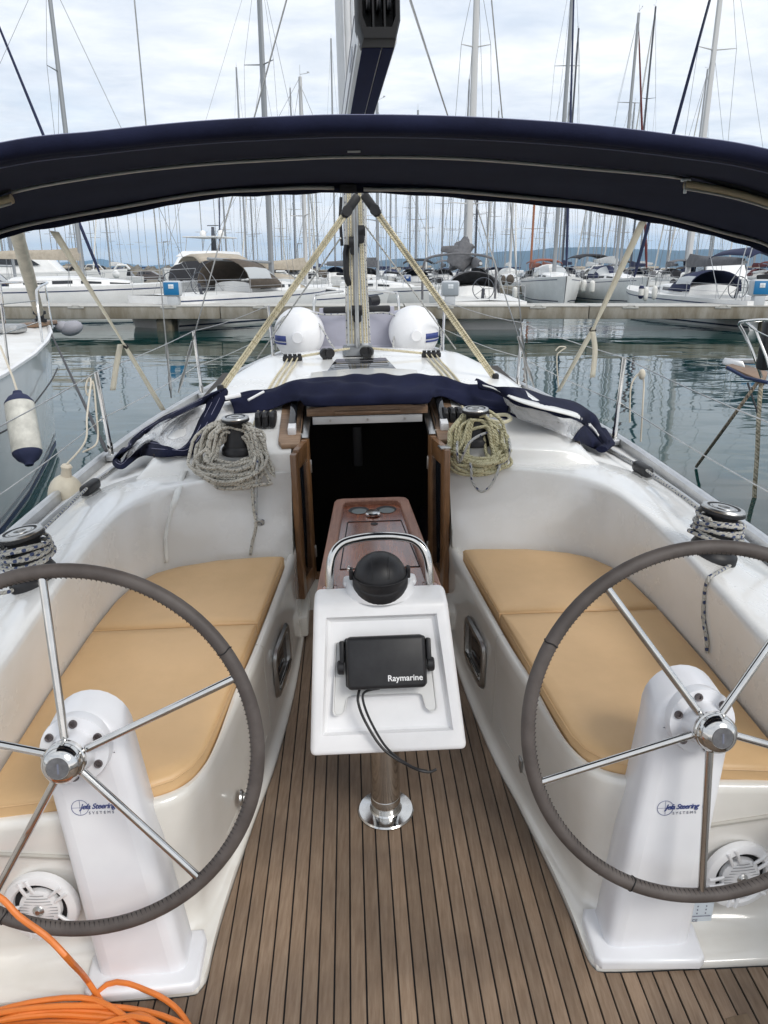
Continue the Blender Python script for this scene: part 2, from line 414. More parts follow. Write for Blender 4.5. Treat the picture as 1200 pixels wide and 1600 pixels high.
def catmull(pts, n):
    pts = [Vector(p) for p in pts]; m = len(pts); out = []
    for i in range(n):
        t = i * (m - 1) / (n - 1); k = min(int(t), m - 2); f = t - k
        p0, p1, p2, p3 = pts[max(k - 1, 0)], pts[k], pts[k + 1], pts[min(k + 2, m - 1)]
        out.append(0.5 * ((2 * p1) + (p2 - p0) * f + (2 * p0 - 5 * p1 + 4 * p2 - p3) * f * f + (3 * p1 - p0 - 3 * p2 + p3) * f ** 3))
    return out
def lerp_table(tab, x):
    if x <= tab[0][0]: return tab[0][1]
    for (a, u), (b, v) in zip(tab, tab[1:]):
        if x <= b: return u + (v - u) * (x - a) / (b - a)
    return tab[-1][1]
def sm(tab, x, w=0.15): return (lerp_table(tab, x - w) + 2 * lerp_table(tab, x) + lerp_table(tab, x + w)) / 4
def text_geo(g, txt, size, origin, ux, uy, shear=0.0, extrude=0.0006, align='LEFT', mi=0, offset=0.0, spacing=1.0):
    """adds lettering as flat raised mesh, laid along ux with uy up"""
    c = bpy.data.curves.new('lettering', 'FONT'); c.body = txt; c.size = size; c.shear = shear; c.extrude = extrude; c.align_x = align; c.offset = offset; c.space_character = spacing; c.resolution_u = 3
    o = bpy.data.objects.new('lettering', c); me = bpy.data.meshes.new_from_object(o)
    ux = Vector(ux).normalized(); uy = Vector(uy).normalized(); uz = ux.cross(uy); O = Vector(origin)
    vs = [g.bm.verts.new(O + ux * v.co.x + uy * v.co.y + uz * v.co.z) for v in me.vertices]
    for p in me.polygons: g.face([vs[i] for i in p.vertices], mi)
    bpy.data.objects.remove(o); bpy.data.curves.remove(c); bpy.data.meshes.remove(me)
# ================================================================== the yacht we stand on
yacht = empty('sailing_yacht', (0, 1.3, 0), 'white sailing yacht with teak cockpit floor that the photo is taken from', 'sailboat')
HW = [(-0.8, 1.44), (0.5, 1.49), (1.6, 1.505), (2.6, 1.50), (3.3, 1.478), (4.0, 1.445), (4.8, 1.36), (5.5, 1.24), (6.2, 1.09), (6.9, 0.86), (7.5, 0.60), (8.0, 0.34), (8.35, 0.06)]
def hw(y): return sm(HW, y, 0.25)
RAILZ = [(-0.8, 0.50), (3.0, 0.52), (6.0, 0.54), (8.35, 0.62)]
def rz(y): return lerp_table(RAILZ, y)
def deck_z(x, y):
    """coaming top aft, falling to the side deck and foredeck forward"""
    ax = abs(x); w = hw(y)
    e = rz(y) - 0.02
    t = max(0.0, min(1.0, (ax - 0.93) / max(w - 0.93, 0.05)))
    top = 0.735 if y > 2.1 else lerp_table([(0.6, 0.66), (1.5, 0.70), (2.1, 0.735)], y)
    za = top + (e - top) * (t ** 1.35)
    zf = e + 0.10 * max(0.0, 1 - (ax / max(w, 0.05)) ** 2)
    k = max(0.0, min(1.0, (y - 2.9) / 1.3)); k = k * k * (3 - 2 * k)
    return za * (1 - k) + zf * k
# --- hull shell
g = G()
ys = [-0.8 + i * 0.35 for i in range(26)] + [8.28]
for sgn in (-1, 1):
    rows = []
    for y in ys:
        w = hw(y); zt = rz(y)
        k = lerp_table([(-0.8, 0.80), (4, 0.84), (7, 0.45), (8.3, 0.2)], y)
        rows.append([(sgn * (w + 0.02), y, zt + 0.0), (sgn * (w + 0.035), y, zt - 0.10), (sgn * (w * 0.985 + 0.02), y, zt - 0.5), (sgn * w * (0.5 + k * 0.5) * 0.98, y, zt - 0.95), (sgn * w * k, y, -0.95 + 0.0), (0, y, -1.25)])
    g.sheet(rows)
g.sheet([[(x, -0.8, z) for x in (-1.44, 1.44)] for z in (0.5, -1.2)])
g.build('hull', gel, yacht)
# --- alloy toe rail both sides, with slots
for sgn in (-1, 1):
    g = G(); rows = []
    for i in range(90):
        y = -0.7 + i * 0.1
        if y > 8.25: break
        w, z = hw(y), rz(y)
        rows.append([(sgn * (w - 0.008), y, z - 0.03), (sgn * (w - 0.008), y, z + 0.028), (sgn * (w + 0.006), y, z + 0.036), (sgn * (w + 0.03), y, z + 0.03), (sgn * (w + 0.034), y, z - 0.012), (sgn * (w + 0.022), y, z - 0.018), (sgn * (w + 0.036), y, z - 0.05), (sgn * (w + 0.022), y, z - 0.07)])
    g.sheet(rows); g.build('toe_rail', alu, yacht)
    g = G(); rows = []
    for i in range(30):
        y = 0.6 + i * 0.12
        w, z = hw(y) - 0.115, None
        a = deck_z(w, y); b = deck_z(w - 0.03, y)
        rows.append([(sgn * w, y, a - 0.004), (sgn * w, y, a + 0.022), (sgn * (w - 0.03), y, b + 0.022), (sgn * (w - 0.03), y, b - 0.004)])
    g.sheet(rows); g.build('sheet_track', alu, yacht)
# --- plan curves of the cockpit (starboard; mirrored for port), from the bulkhead aft
NS = 60
teak_e = [(0.312, 3.19), (0.318, 2.9), (0.332, 2.5), (0.368, 2.1), (0.408, 1.85), (0.446, 1.58), (0.462, 1.42), (0.466, 1.33), (0.478, 1.293), (0.51, 1.280), (0.73, 1.275), (1.16, 1.270)]
lip_b = [(0.325, 3.19), (0.330, 2.9), (0.352, 2.5), (0.392, 2.1), (0.425, 1.87), (0.468, 1.64), (0.492, 1.53), (0.510, 1.47), (0.545, 1.435), (0.60, 1.420), (0.75, 1.405), (1.16, 1.385)]
lip_t = [(0.330, 3.19), (0.334, 2.9), (0.362, 2.5), (0.398, 2.1), (0.430, 1.87), (0.458, 1.64), (0.478, 1.55), (0.505, 1.495), (0.55, 1.462), (0.62, 1.445), (0.75, 1.425), (1.16, 1.395)]
def cv(tab, n=NS): return catmull([(a, b, 0) for a, b in tab], n)
TE, LB, LT = cv(teak_e), cv(lip_b), cv(lip_t)
def mir(sgn, p): return (sgn * p[0], p[1], p[2])
for sgn in (-1, 1):
    g = G(); rows = []
    for a, b, c in zip(TE, LB, LT):
        d = (c - a); o = Vector((d.x, d.y, 0)); o = o.normalized() if o.length > 1e-4 else Vector((1, 0, 0))
        row = [(a.x, a.y, -0.010), (a.x, a.y, 0.008), (a.x + 0.006 * o.x, a.y + 0.006 * o.y, 0.014)]
        q = a + (b - a) * 0.55; row += [(q.x, q.y, 0.018)]
        q = a + (b - a) * 0.85; row += [(q.x, q.y, 0.026)]
        row += [(b.x, b.y, 0.050), (b.x + (c.x - b.x) * .1, b.y + (c.y - b.y) * .1, 0.085)]
        q = b + (c - b) * 0.9; row += [(q.x, q.y, 0.33), (c.x - .004 * o.x, c.y - .004 * o.y, 0.395), (c.x, c.y, 0.410), (c.x + 0.008 * o.x, c.y + 0.008 * o.y, 0.418), (c.x + 0.022 * o.x, c.y + 0.022 * o.y, 0.418), (c.x + 0.03 * o.x, c.y + 0.03 * o.y, 0.400)]
        rows.append([mir(sgn, p) for p in row])
    g.sheet(rows)
    pts = [mir(sgn, (p.x, p.y, 0.399)) for p in LT if p.x < 1.1] + [mir(sgn, (1.10, 1.42, 0.399)), mir(sgn, (1.10, 3.05, 0.399)), mir(sgn, (0.335, 3.05, 0.399))]
    g.poly(pts)
    g.build('cockpit_bench', gel_in, yacht, sharp=50)
# --- coaming: inner wall and broad top
wall_b = [(0.338, 2.90), (0.40, 2.875), (0.62, 2.84), (0.80, 2.76), (0.905, 2.63), (0.955, 2.45), (0.975, 2.2), (0.985, 1.9), (0.988, 1.62), (1.03, 1.42), (1.17, 1.26), (1.20, 0.6), (1.20, -0.5)]
wall_t = [(0.338, 3.06), (0.40, 3.05), (0.61, 3.00), (0.81, 2.88), (0.915, 2.70), (0.948, 2.46), (0.955, 2.2), (0.957, 1.9), (0.960, 1.62), (1.00, 1.42), (1.14, 1.26), (1.17, 0.6), (1.16, -0.5)]
WB, WT = cv(wall_b, 90), cv(wall_t, 90)
seam_par = []
for sgn in (-1, 1):
    g = G(); rows = []
    for i, (b, t) in enumerate(zip(WB, WT)):
        y_o = t.y if t.y < 2.3 else 2.3 + (t.y - 2.3) * (3.30 - 2.3) / (3.06 - 2.3)
        E = Vector((hw(y_o) - 0.004, y_o, 0)); d = E - t; dn = Vector((d.x, d.y, 0)).normalized()
        tz = deck_z(t.x, t.y)
        row = [(b.x, b.y, -0.02), (b.x, b.y, 0.40)]
        q = b.lerp(t, 0.5); row += [(q.x, q.y, 0.40 + (tz - 0.40) * 0.5)]
        q = b.lerp(t, 0.93); row += [(q.x, q.y, tz - 0.030), (t.x + 0.003 * dn.x, t.y + 0.003 * dn.y, tz - 0.012), (t.x + 0.010 * dn.x, t.y + 0.010 * dn.y, tz - 0.003), (t.x + 0.024 * dn.x, t.y + 0.024 * dn.y, tz)]
        for k in range(1, 11):
            q = t + (E - t) * (0.03 + 0.97 * k / 10); row.append((q.x, q.y, deck_z(q.x, q.y)))
        rows.append([mir(sgn, p) for p in row])
        if i == 0: last = [p for p in row[6:]]
    g.sheet(rows); g.build('coaming', gel_in if False else gel, yacht, sharp=55)
    # side deck and foredeck
    g = G(); rows = []
    first = [p for p in last if p[0] > 0.50]
    nn = len(first)
    rows.append([mir(sgn, p) for p in first])
    for j in range(26):
        y = 3.42 + j * 0.19
        w = hw(y) - 0.004; xi = 0.0 if y > 5.9 else min(0.5, w * 0.9)
        if w < 0.02: break
        rows.append([mir(sgn, (xi + (w - xi) * k / (nn - 1), y if k else y, deck_z(xi + (w - xi) * k / (nn - 1), y))) for k in range(nn)])
    g.sheet(rows); g.build('side_deck', nonskid, yacht)
# --- coachroof, slotted aft for the companionway
def roof_w(y): return lerp_table([(3.0, 1.02), (3.6, 0.99), (4.2, 0.90), (4.8, 0.76), (5.4, 0.56), (5.9, 0.36)], y)
def roof_z(y): return lerp_table([(3.0, 0.805), (3.10, 0.82), (3.5, 0.93), (4.0, 0.965), (4.8, 0.975), (5.2, 0.93), (5.6, 0.82), (5.95, 0.68)], y)
def roof_pt(x, y):
    w, z = sm([(q, roof_w(q)) for q in (3.0, 3.6, 4.2, 4.8, 5.4, 5.9)], y, .12), sm([(q, roof_z(q)) for q in (3.0, 3.1, 3.5, 4, 4.8, 5.2, 5.6, 5.95)], y, .08)
    t = min(1.0, abs(x) / w); base = deck_z(w, y) - 0.03
    crown = z - 0.05 * t * t
    if t > 0.80:
        k = (t - 0.80) / 0.20
        crown = base + (crown - base) * sqrt(max(0.0, 1 - k * k)) if k < 1 else base
    return crown
for sgn in (-1, 1):
    g = G(); rows = []
    ts = [0, .1, .2, .3, .4, .5, .6, .68, .75, .8, .85, .9, .94, .97, .99, 1.0]
    for j in range(48):
        y = 3.085 + j * 0.06
        w = sm([(q, roof_w(q)) for q in (3.0, 3.6, 4.2, 4.8, 5.4, 5.9)], y, .12)
        x0 = 0.335 if y < 3.63 else 0.0
        row = []
        for t in ts:
            x = x0 + (w - x0) * t; row.append((x, y, roof_pt(x, y)))
        if j == 0:
            low = [mir(sgn, (p[0], p[1] - 0.022, min(p[2] - 0.001, deck_z(p[0], 3.06) - 0.02))) for p in row]
            rows.append(low); rows.append([mir(sgn, (p[0], p[1] - 0.003, p[2] - 0.012 if p[2] - 0.012 > low[0][2] else p[2])) for p in row])
            row = [(p[0], p[1] + 0.01, p[2]) for p in row]
        if x0 == 0.0 and prev0 > 0: rows.append([mir(sgn, ((0 + (w) * t), y - 0.001, roof_pt(w * t, y))) for t in ts])
        prev0 = x0
        rows.append([mir(sgn, p) for p in row])
    g.sheet(rows); g.build('coachroof', gel, yacht, sharp=45)
# --- companionway recess: cheeks, bulkhead, dark cabin behind
g = G()
for sgn in (-1, 1):
    g.sheet([[(sgn * 0.3355, y, z) for z in (-0.02, 0.2, 0.5, z1)] for y, z1 in ((2.90, 0.40), (2.95, 0.52), (3.00, 0.62), (3.06, 0.735), (3.10, 0.80), (3.3, 0.86), (3.66, 0.92))])
    g.sheet([[(sgn * x, 3.20, z) for z in (-0.02, 0.20, 0.5, 0.86)] for x in (0.268, 0.336)])
    g.box((sgn * 0.32, 3.05, 0.06), (0.05, 0.28, 0.10), bev=0.012)
g.sheet([[(x, 3.20, z) for z in (-0.02, 0.155)] for x in (-0.268, 0.268)])
g.build('companionway_cheek', gel_in, yacht, sharp=30)
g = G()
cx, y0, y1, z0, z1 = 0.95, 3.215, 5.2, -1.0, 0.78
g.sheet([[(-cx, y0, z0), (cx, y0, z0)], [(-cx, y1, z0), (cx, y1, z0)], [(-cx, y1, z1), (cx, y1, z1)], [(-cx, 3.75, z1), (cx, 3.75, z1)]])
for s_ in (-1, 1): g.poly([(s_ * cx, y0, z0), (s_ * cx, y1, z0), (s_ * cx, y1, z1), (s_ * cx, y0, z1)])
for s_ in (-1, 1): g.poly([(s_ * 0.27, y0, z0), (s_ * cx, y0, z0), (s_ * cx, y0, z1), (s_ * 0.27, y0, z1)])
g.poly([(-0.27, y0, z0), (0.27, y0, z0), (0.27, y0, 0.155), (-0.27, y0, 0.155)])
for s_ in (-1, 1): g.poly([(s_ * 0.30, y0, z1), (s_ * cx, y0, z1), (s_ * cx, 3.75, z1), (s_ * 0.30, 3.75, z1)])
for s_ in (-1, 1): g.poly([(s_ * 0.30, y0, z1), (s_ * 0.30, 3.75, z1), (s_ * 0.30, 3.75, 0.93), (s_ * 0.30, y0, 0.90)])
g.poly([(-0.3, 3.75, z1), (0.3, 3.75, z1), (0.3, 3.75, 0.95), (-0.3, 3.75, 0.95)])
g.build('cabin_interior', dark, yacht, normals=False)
g = G(); g.box((-0.045, 4.6, 0.40), (0.06, 0.05, 0.26), bev=0.01); g.build('cabin_post', mat('cabin_grey', (0.10, 0.10, 0.105), 0.5), yacht)
g = G(); g.box((0.60, 4.2, -0.10), (0.5, 0.9, 0.14), bev=0.03); g.build('cabin_berth', mat('cabin_cloth', (0.14, 0.11, 0.13), 0.9), yacht)
# companion ladder down into the cabin
for k in range(3):
    g = G(); g.box((0.0, 3.34 + .16 * k, -.06 - .24 * k), (.50, .17, .03), bev=.006); g.build('companion_step', teak_door, yacht)
# sill and threshold
g = G(); g.box((0, 3.205, 0.168), (0.535, 0.035, 0.028), bev=0.004); g.build('sill', teak_door, yacht)
# stainless guides, header, wooden front of the sliding hatch, side trim boards
for sgn in (-1, 1):
    g = G(); g.hexa([(sgn * a, y, z) for a, y, z in ((0.262, 3.175, 0.83), (0.292, 3.175, 0.83), (0.292, 3.60, 0.905), (0.262, 3.60, 0.905), (0.262, 3.155, 0.853), (0.292, 3.155, 0.853), (0.292, 3.60, 0.925), (0.262, 3.60, 0.925))], bev=0.004)
    g.build('hatch_guide', steel_dull, yacht)
    g = G()
    q = [(0.296, 3.105), (0.376, 3.105), (0.392, 3.14), (0.40, 3.66), (0.296, 3.66)]
    g.prism([(sgn * a, b, roof_pt(0.36, b) + 0.0) for a, b in q], (0, 0, 0.022), bev=0.005)
    g.build('trim_board', teak_trim, yacht)
    g = G(); za = roof_pt(0.36, 3.20)
    g.hexa([(sgn * a, y, z) for a, y, z in ((0.318, 3.20, za + .015), (0.352, 3.20, za + .015), (0.352, 3.58, .965), (0.318, 3.58, .965), (0.318, 3.20, za + .046), (0.352, 3.20, za + .046), (0.352, 3.58, .990), (0.318, 3.58, .990))], bev=0.006)
    gb = g.build('hatch_rail', glass_d, yacht)
    g = G(); g.hexa([(sgn * a, y, z) for a, y, z in ((0.317, 3.188, za + .012), (0.353, 3.188, za + .012), (0.353, 3.250, za + .024), (0.317, 3.250, za + .024), (0.317, 3.188, za + .048), (0.353, 3.188, za + .048), (0.353, 3.250, za + .058), (0.317, 3.250, za + .058))], bev=0.006)
    g.build('rail_end', plast_w, gb)
hatch = G(); hatch.box((0, 3.345, 0.880), (0.50, 0.012, 0.036), bev=0.002); hf = hatch.build('hatch_strip', alu_w, yacht)
g = G()
for x in (-0.17, 0, 0.17): g.cyl((x, 3.337, 0.88), (x, 3.332, 0.88), 0.005, n=8)
g.each('screw', steel_dull, hf)
g = G(); pts = []
for i in range(13):
    x = -0.275 + 0.55 * i / 12; pts.append((x, 3.33, 0.935 + 0.018 * (1 - (x / 0.275) ** 2)))
g.prism([(-0.275, 3.33, 0.902)] + pts + [(0.275, 3.33, 0.902)], (0, 0.05, 0), bev=0.006)
g.box((0, 3.326, 0.918), (0.30, 0.014, 0.014), bev=0.006)
g.build('hatch_front', teak_trim, yacht)
g = G(); rows = [[(x, y, 0.952 + 0.016 * (1 - (x / .28) ** 2) + (y - 3.38) * .03) for x in (-.28, -.2, -.1, 0, .1, .2, .28)] for y in (3.38, 3.6, 4.0)]
g.sheet(rows); g.build('sliding_hatch', gel, yacht, solid=0.02)
# doors standing open: frame of stiles and rails round a smoked panel
for sgn in (-1, 1):
    hx, hy, fx, fy = (0.272, 3.185, 0.318, 2.952)
    d = Vector((sgn * (fx - hx), fy - hy, 0)); L_ = d.length; d.normalize(); nrm = Vector((d.y, -d.x, 0)); O_ = Vector((sgn * hx, hy, 0))
    z0, z1 = 0.175, 0.845
    def dpt(u, v, w): return O_ + d * u + Vector((0, 0, v)) + nrm * w
    def dbox(g, u0, u1, v0, v1, t, bev=0.003):
        g.hexa([dpt(u0, v0, -t), dpt(u1, v0, -t), dpt(u1, v0, t), dpt(u0, v0, t), dpt(u0, v1, -t), dpt(u1, v1, -t), dpt(u1, v1, t), dpt(u0, v1, t)], bev=bev)
    g = G(); dbox(g, 0, 0.052, z0, z1, 0.013); dbox(g, L_ - 0.052, L_, z0, z1 - 0.01, 0.013); dbox(g, 0.0522, L_ - 0.0522, z0, z0 + 0.07, 0.0128); dbox(g, 0.0522, L_ - 0.0522, z1 - 0.085, z1 - 0.003, 0.0128)
    door = g.build('companionway_door', teak_door, yacht)
    g = G(); dbox(g, 0.05, L_ - 0.05, z0 + .065, z1 - .08, 0.004, 0.001); g.build('door_panel', glass_d, door)
    g = G(); dbox(g, -0.004, 0.006, z0 + .10, z0 + .16, 0.018, .002); dbox(g, -0.004, 0.006, z1 - .16, z1 - .10, 0.018, .002); g.each('hinge', steel_dull, door)
    if sgn > 0:
        g = G(); dbox(g, L_ - 0.07, L_ - 0.02, z1 - 0.012, z1 - 0.004, 0.022, .002); p = dpt(L_ - 0.06, z1 - 0.035, -0.02); g.cyl(p, p + Vector((0, -0.012, 0)), 0.011, n=12); g.build('lock', steel_dull, door)
# --- teak sole, plank by plank on black caulking
sole = G()
outl = [(p.x - 0.002, p.y) for p in TE]
pts = [(p[0], p[1], -0.006) for p in outl] + [(1.16, -0.6, -0.006)]
sole.poly(pts + [(-p[0], p[1], p[2]) for p in reversed(pts)])
sole_o = sole.build('teak_sole', caulk, yacht, normals=False)
PITCHW, GAP = 0.0385, 0.0042
def sole_front(x):
    ax = abs(x)
    best = None
    for a, b in zip(outl, outl[1:]):
        if (a[0] - ax) * (b[0] - ax) <= 0 and a[0] != b[0]:
            t = (ax - a[0]) / (b[0] - a[0]); y = a[1] + (b[1] - a[1]) * t
            best = y if best is None else min(best, y)
    return 3.185 if best is None else best
k = 0
for i in range(-29, 30):
    x0 = -0.0025 + i * PITCHW + GAP / 2; x1 = x0 + PITCHW - GAP
    n_ = 7 if 0.29 < abs((x0 + x1) / 2) < 0.54 else 2
    top = []
    for j in range(n_):
        x = x0 + (x1 - x0) * j / (n_ - 1); top.append((x, max(-0.5, sole_front(x) - 0.008), -0.0045))
    cuts = [-0.5] + ([1.02 + 0.31 * ((i * 7) % 5) / 5] if False else [])
    g = G()
    pts = [(x0, -0.55, -0.0045), (x1, -0.55, -0.0045)] + list(reversed(top))
    g.prism(pts, (0, 0, 0.0045 + 0.0004 * ((i * 37) % 5 - 2)), bev=0.0008, seg=1, top_only=True)
    g.build('plank', teak_old, sole_o, sharp=20)
g = G(); g.prism([(0.70, 0.98, 0.0), (0.735, 1.145, 0.0), (0.79, 1.155, 0.0), (0.79, 0.98, 0.0)], (0, 0, 0.0035), bev=0.001, seg=1); g.build('plank_patch', teak_patch, sole_o)
# --- opening portlights in the bench fronts
for sgn in (-1, 1):
    a = Vector((0.356, 2.535, 0)); b = Vector((0.386, 2.275, 0)); d = (b - a).normalized(); nr = Vector((d.y, -d.x, 0))
    if nr.x > 0: nr = -nr
    def W(u, v, w): 
        p = a + d * u + nr * (w + 0.012) + Vector((0, 0, v)); return (sgn * p.x, p.y, p.z)
    def rrect(u0, u1, v0, v1, r, w, n=5):
        out = []
        for cu, cvv, a0 in ((u1 - r, v1 - r, 0), (u0 + r, v1 - r, 90), (u0 + r, v0 + r, 180), (u1 - r, v0 + r, 270)):
            for k in range(n): 
                t = radians(a0 + 90 * k / (n - 1)); out.append(W(cu + r * cos(t), cvv + r * sin(t), w))
        return out
    L_ = (b - a).length
    g = G(); A_ = rrect(0, L_, 0.115, 0.315, 0.045, 0); B_ = rrect(0.006, L_ - .006, 0.121, 0.309, 0.042, 0.010); C_ = rrect(0.025, L_ - .025, 0.138, 0.292, 0.030, 0.010); D_ = rrect(0.028, L_ - .028, 0.141, 0.289, 0.028, -0.004)
    g.sheet([A_, B_, C_, D_], closed=True); fr = g.build('portlight', steel_dull, yacht)
    g = G(); g.poly(rrect(0.027, L_ - .027, 0.140, 0.290, 0.028, -0.003)); g.build('pane', glass_d, fr)
    g = G(); g.cyl(W(0.04, 0.158, .012), W(L_ - .04, 0.158, .012), 0.006, n=8); g.build('latch', steel, fr)
# --- drain fittings and small square hardware on bench fronts
g = G(); p = P(365, 1247, z=0.16); g.lathe([(0.0, .02), (.012, .02), (.014, .01), (.022, .006), (.024, 0)], p + Vector((0.02, 0, 0)), (1, 0, 0), 14); g.box(p + Vector((.03, 0, -.01)), (.02, .012, .05), bev=.004); g.build('drain_fitting', steel_dull, yacht)
g = G(); p = P(813, 1194, z=0.12); g.box(p, (0.006, 0.03, 0.045), bev=0.002); g.build('drain_fitting', steel_dull, yacht)
# seam groove in the bench locker aft of the pedestals
for sgn in (-1, 1):
    g = G(); g.tube([(sgn * 0.70, 1.422, 0.285), (sgn * 0.95, 1.405, 0.335), (sgn * 1.1, 1.395, 0.36)], 0.006, 6); g.tube([(sgn * 0.53, 1.455, 0.12), (sgn * 0.60, 1.432, 0.135)], 0.005, 6)
    g.each('moulding_line', mat('seam_grey', (0.42, 0.40, 0.36), 0.6), yacht)
# locker joints in the bench fronts
for sgn in (-1, 1):
    g = G(); i = min(range(NS), key=lambda k: abs(LT[k].y - 2.14)); b, c = LB[i], LT[i]
    g.tube([(sgn * (b.x - .0005), b.y, .07), (sgn * (b.x + (c.x - b.x) * .9 - .0005), c.y, .33), (sgn * (c.x - .004), c.y, .395), (sgn * c.x, c.y, .412), (sgn * (c.x + .02), c.y, .4195)], .0016, 5)
    js = [k for k in range(NS) if 1.66 < LB[k].y < 2.14]
    g.tube([(sgn * (LB[k].x + (LT[k].x - LB[k].x) * .12 - .0005), LB[k].y, .105) for k in js], .0016, 5)
    g.each('locker_joint', MATS['seam_grey'], yacht)
# --- deck hatch glazing forward of the sprayhood
def roofP(px, py, lift=0.0):
    z = 0.97
    for _ in range(6):
        p = P(px, py, z=z); z = roof_pt(p.x, p.y) + lift
    return P(px, py, z=z)
g = G(); c = [(-0.205, 3.95), (0.185, 3.95), (0.135, 4.35), (-0.155, 4.35)]
g.prism([(x, y, roof_pt(x, y) + 0.004) for x, y in c], (0, 0, 0.022), bev=0.006); hh = g.build('deck_hatch', glass_d, yacht)
g = G()
for y in (4.12, 4.24): g.box((-0.01, y, roof_pt(0, y) + 0.0275), (0.30, 0.008, 0.003))
g.each('hatch_seam', mat('hatch_grey', (0.12, 0.12, 0.13), 0.4), hh)
# --- mast, mast gear, spreaders
MX, MY = -0.022, 4.72
mz0 = roof_pt(0, MY)
g = G(); n = 24
rows = [[(MX + 0.066 * cos(2 * pi * k / n), MY + 0.095 * sin(2 * pi * k / n), z) for k in range(n)] for z in (mz0, 2.0, 4.0, 8.0, 13.5)]
g.sheet(rows, closed=True); mast = g.build('mast', alu_w, yacht)
g = G(); g.tube([(MX - 0.022, MY - 0.094, mz0), (MX - 0.022, MY - 0.094, 13)], 0.006, 6); g.tube([(MX + 0.022, MY - 0.094, mz0), (MX + 0.022, MY - 0.094, 13)], 0.006, 6); g.each('mast_groove', alu, mast)
g = G(); g.box((MX, MY, mz0 + 0.012), (0.19, 0.26, 0.03), bev=0.012); g.hexa([(MX - .09, MY - .2, mz0 + .004), (MX + .09, MY - .2, mz0 + .004), (MX + .1, MY - .12, mz0 + .004), (MX - .1, MY - .12, mz0 + .004), (MX - .045, MY - .19, mz0 + .04), (MX + .045, MY - .19, mz0 + .04), (MX + .07, MY - .13, mz0 + .06), (MX - .07, MY - .13, mz0 + .06)], bev=.008)
g.build('mast_step', mat('step_grey', (0.16, 0.17, 0.18), 0.5), mast)
# --- boom above the bimini: pale port face, navy underside, black end casting with sheaves
b0 = Vector((0.055, 2.80, 2.245)); b1 = Vector((MX + 0.006, MY - 0.10, 2.10)); bd = (b1 - b0).normalized(); bx = Vector((bd.y, -bd.x, 0)).normalized(); bz = bx.cross(bd)
def BM(u, x, z): return b0 + bd * u + bx * x + bz * z
bl = (b1 - b0).length
sec = [(-0.050, 0.000), (0.050, 0.000), (0.062, 0.012), (0.066, 0.05), (0.066, 0.12), (0.050, 0.175), (-0.050, 0.175), (-0.066, 0.12), (-0.066, 0.05), (-0.062, 0.012)]
g = G(); rows = [[BM(u, x, z) for x, z in sec] for u in (0.0, bl * .5, bl)]
g.sheet(rows, closed=True); g.poly([BM(0, x, z) for x, z in sec]); boom = g.build('boom', alu_w, yacht, sharp=30)
g = G()
for a, b in ((-0.050, 0.012), (0.016, 0.054)): g.hexa([BM(0, a, -.006), BM(bl, a, -.006), BM(bl, b, -.006), BM(0, b, -.006), BM(0, a, .002), BM(bl, a, .002), BM(bl, b, .002), BM(0, b, .002)], bev=.002)
g.build('boom_underside', mat('boom_navy', (0.010, 0.014, 0.050), 0.7, spec=.1), boom)
g = G()
for a, b, z0_, z1_ in ((-0.068, -0.0655, .03, .035), (-0.0685, -0.0655, .115, .118)): g.hexa([BM(.1, a, z0_), BM(bl, a, z0_), BM(bl, b, z0_), BM(.1, b, z0_), BM(.1, a, z1_), BM(bl, a, z1_), BM(bl, b, z1_), BM(.1, b, z1_)])
g.hexa([BM(.30, -.0685, .055), BM(.52, -.0685, .055), BM(.52, -.0655, .055), BM(.30, -.0655, .055), BM(.30, -.0685, .085), BM(.52, -.0685, .085), BM(.52, -.0655, .085), BM(.30, -.0655, .085)])
g.build('boom_marking', mat('boom_grey', (0.30, 0.32, 0.37), 0.5), boom)
# end casting: an open box whose aft face shows dark sheave slots
g = G()
def ring(u, s_, dz=0.0): return [BM(u, x * s_, z * s_ + dz) for x, z in sec]
O4 = [(-0.054, -0.004), (0.054, -0.004), (0.070, 0.05), (0.070, 0.19), (-0.070, 0.19), (-0.070, 0.05)]
I4 = [(-0.040, 0.030), (0.040, 0.030), (0.052, 0.06), (0.052, 0.18), (-0.052, 0.18), (-0.052, 0.06)]
g.sheet([[BM(0.03, x, z) for x, z in O4], [BM(-0.075, x * .96, z) for x, z in O4], [BM(-0.085, x * .9, z + .004) for x, z in O4], [BM(-0.085, x, z) for x, z in I4], [BM(-0.02, x * .95, z) for x, z in I4]], closed=True)
g.poly([BM(-0.02, x * .95, z) for x, z in I4])
for x in (-0.018, 0.018): g.hexa([BM(-.08, x - .003, .02), BM(-.08, x + .003, .02), BM(-.02, x + .003, .02), BM(-.02, x - .003, .02), BM(-.08, x - .003, .18), BM(-.08, x + .003, .18), BM(-.02, x + .003, .18), BM(-.02, x - .003, .18)])
end = g.build('boom_end', mat('casting_black', (0.010, 0.010, 0.011), 0.5, spec=.25), boom, sharp=25)
g = G()
for x in (-0.033, 0.0, 0.033): g.lathe([(0, -.006), (.028, -.006), (.022, 0), (.028, .006), (0, .006)], BM(-0.05, x, 0.11), bx, 16)
g.each('sheave', mat('sheave_grey', (0.07, 0.07, 0.075), 0.35), end)
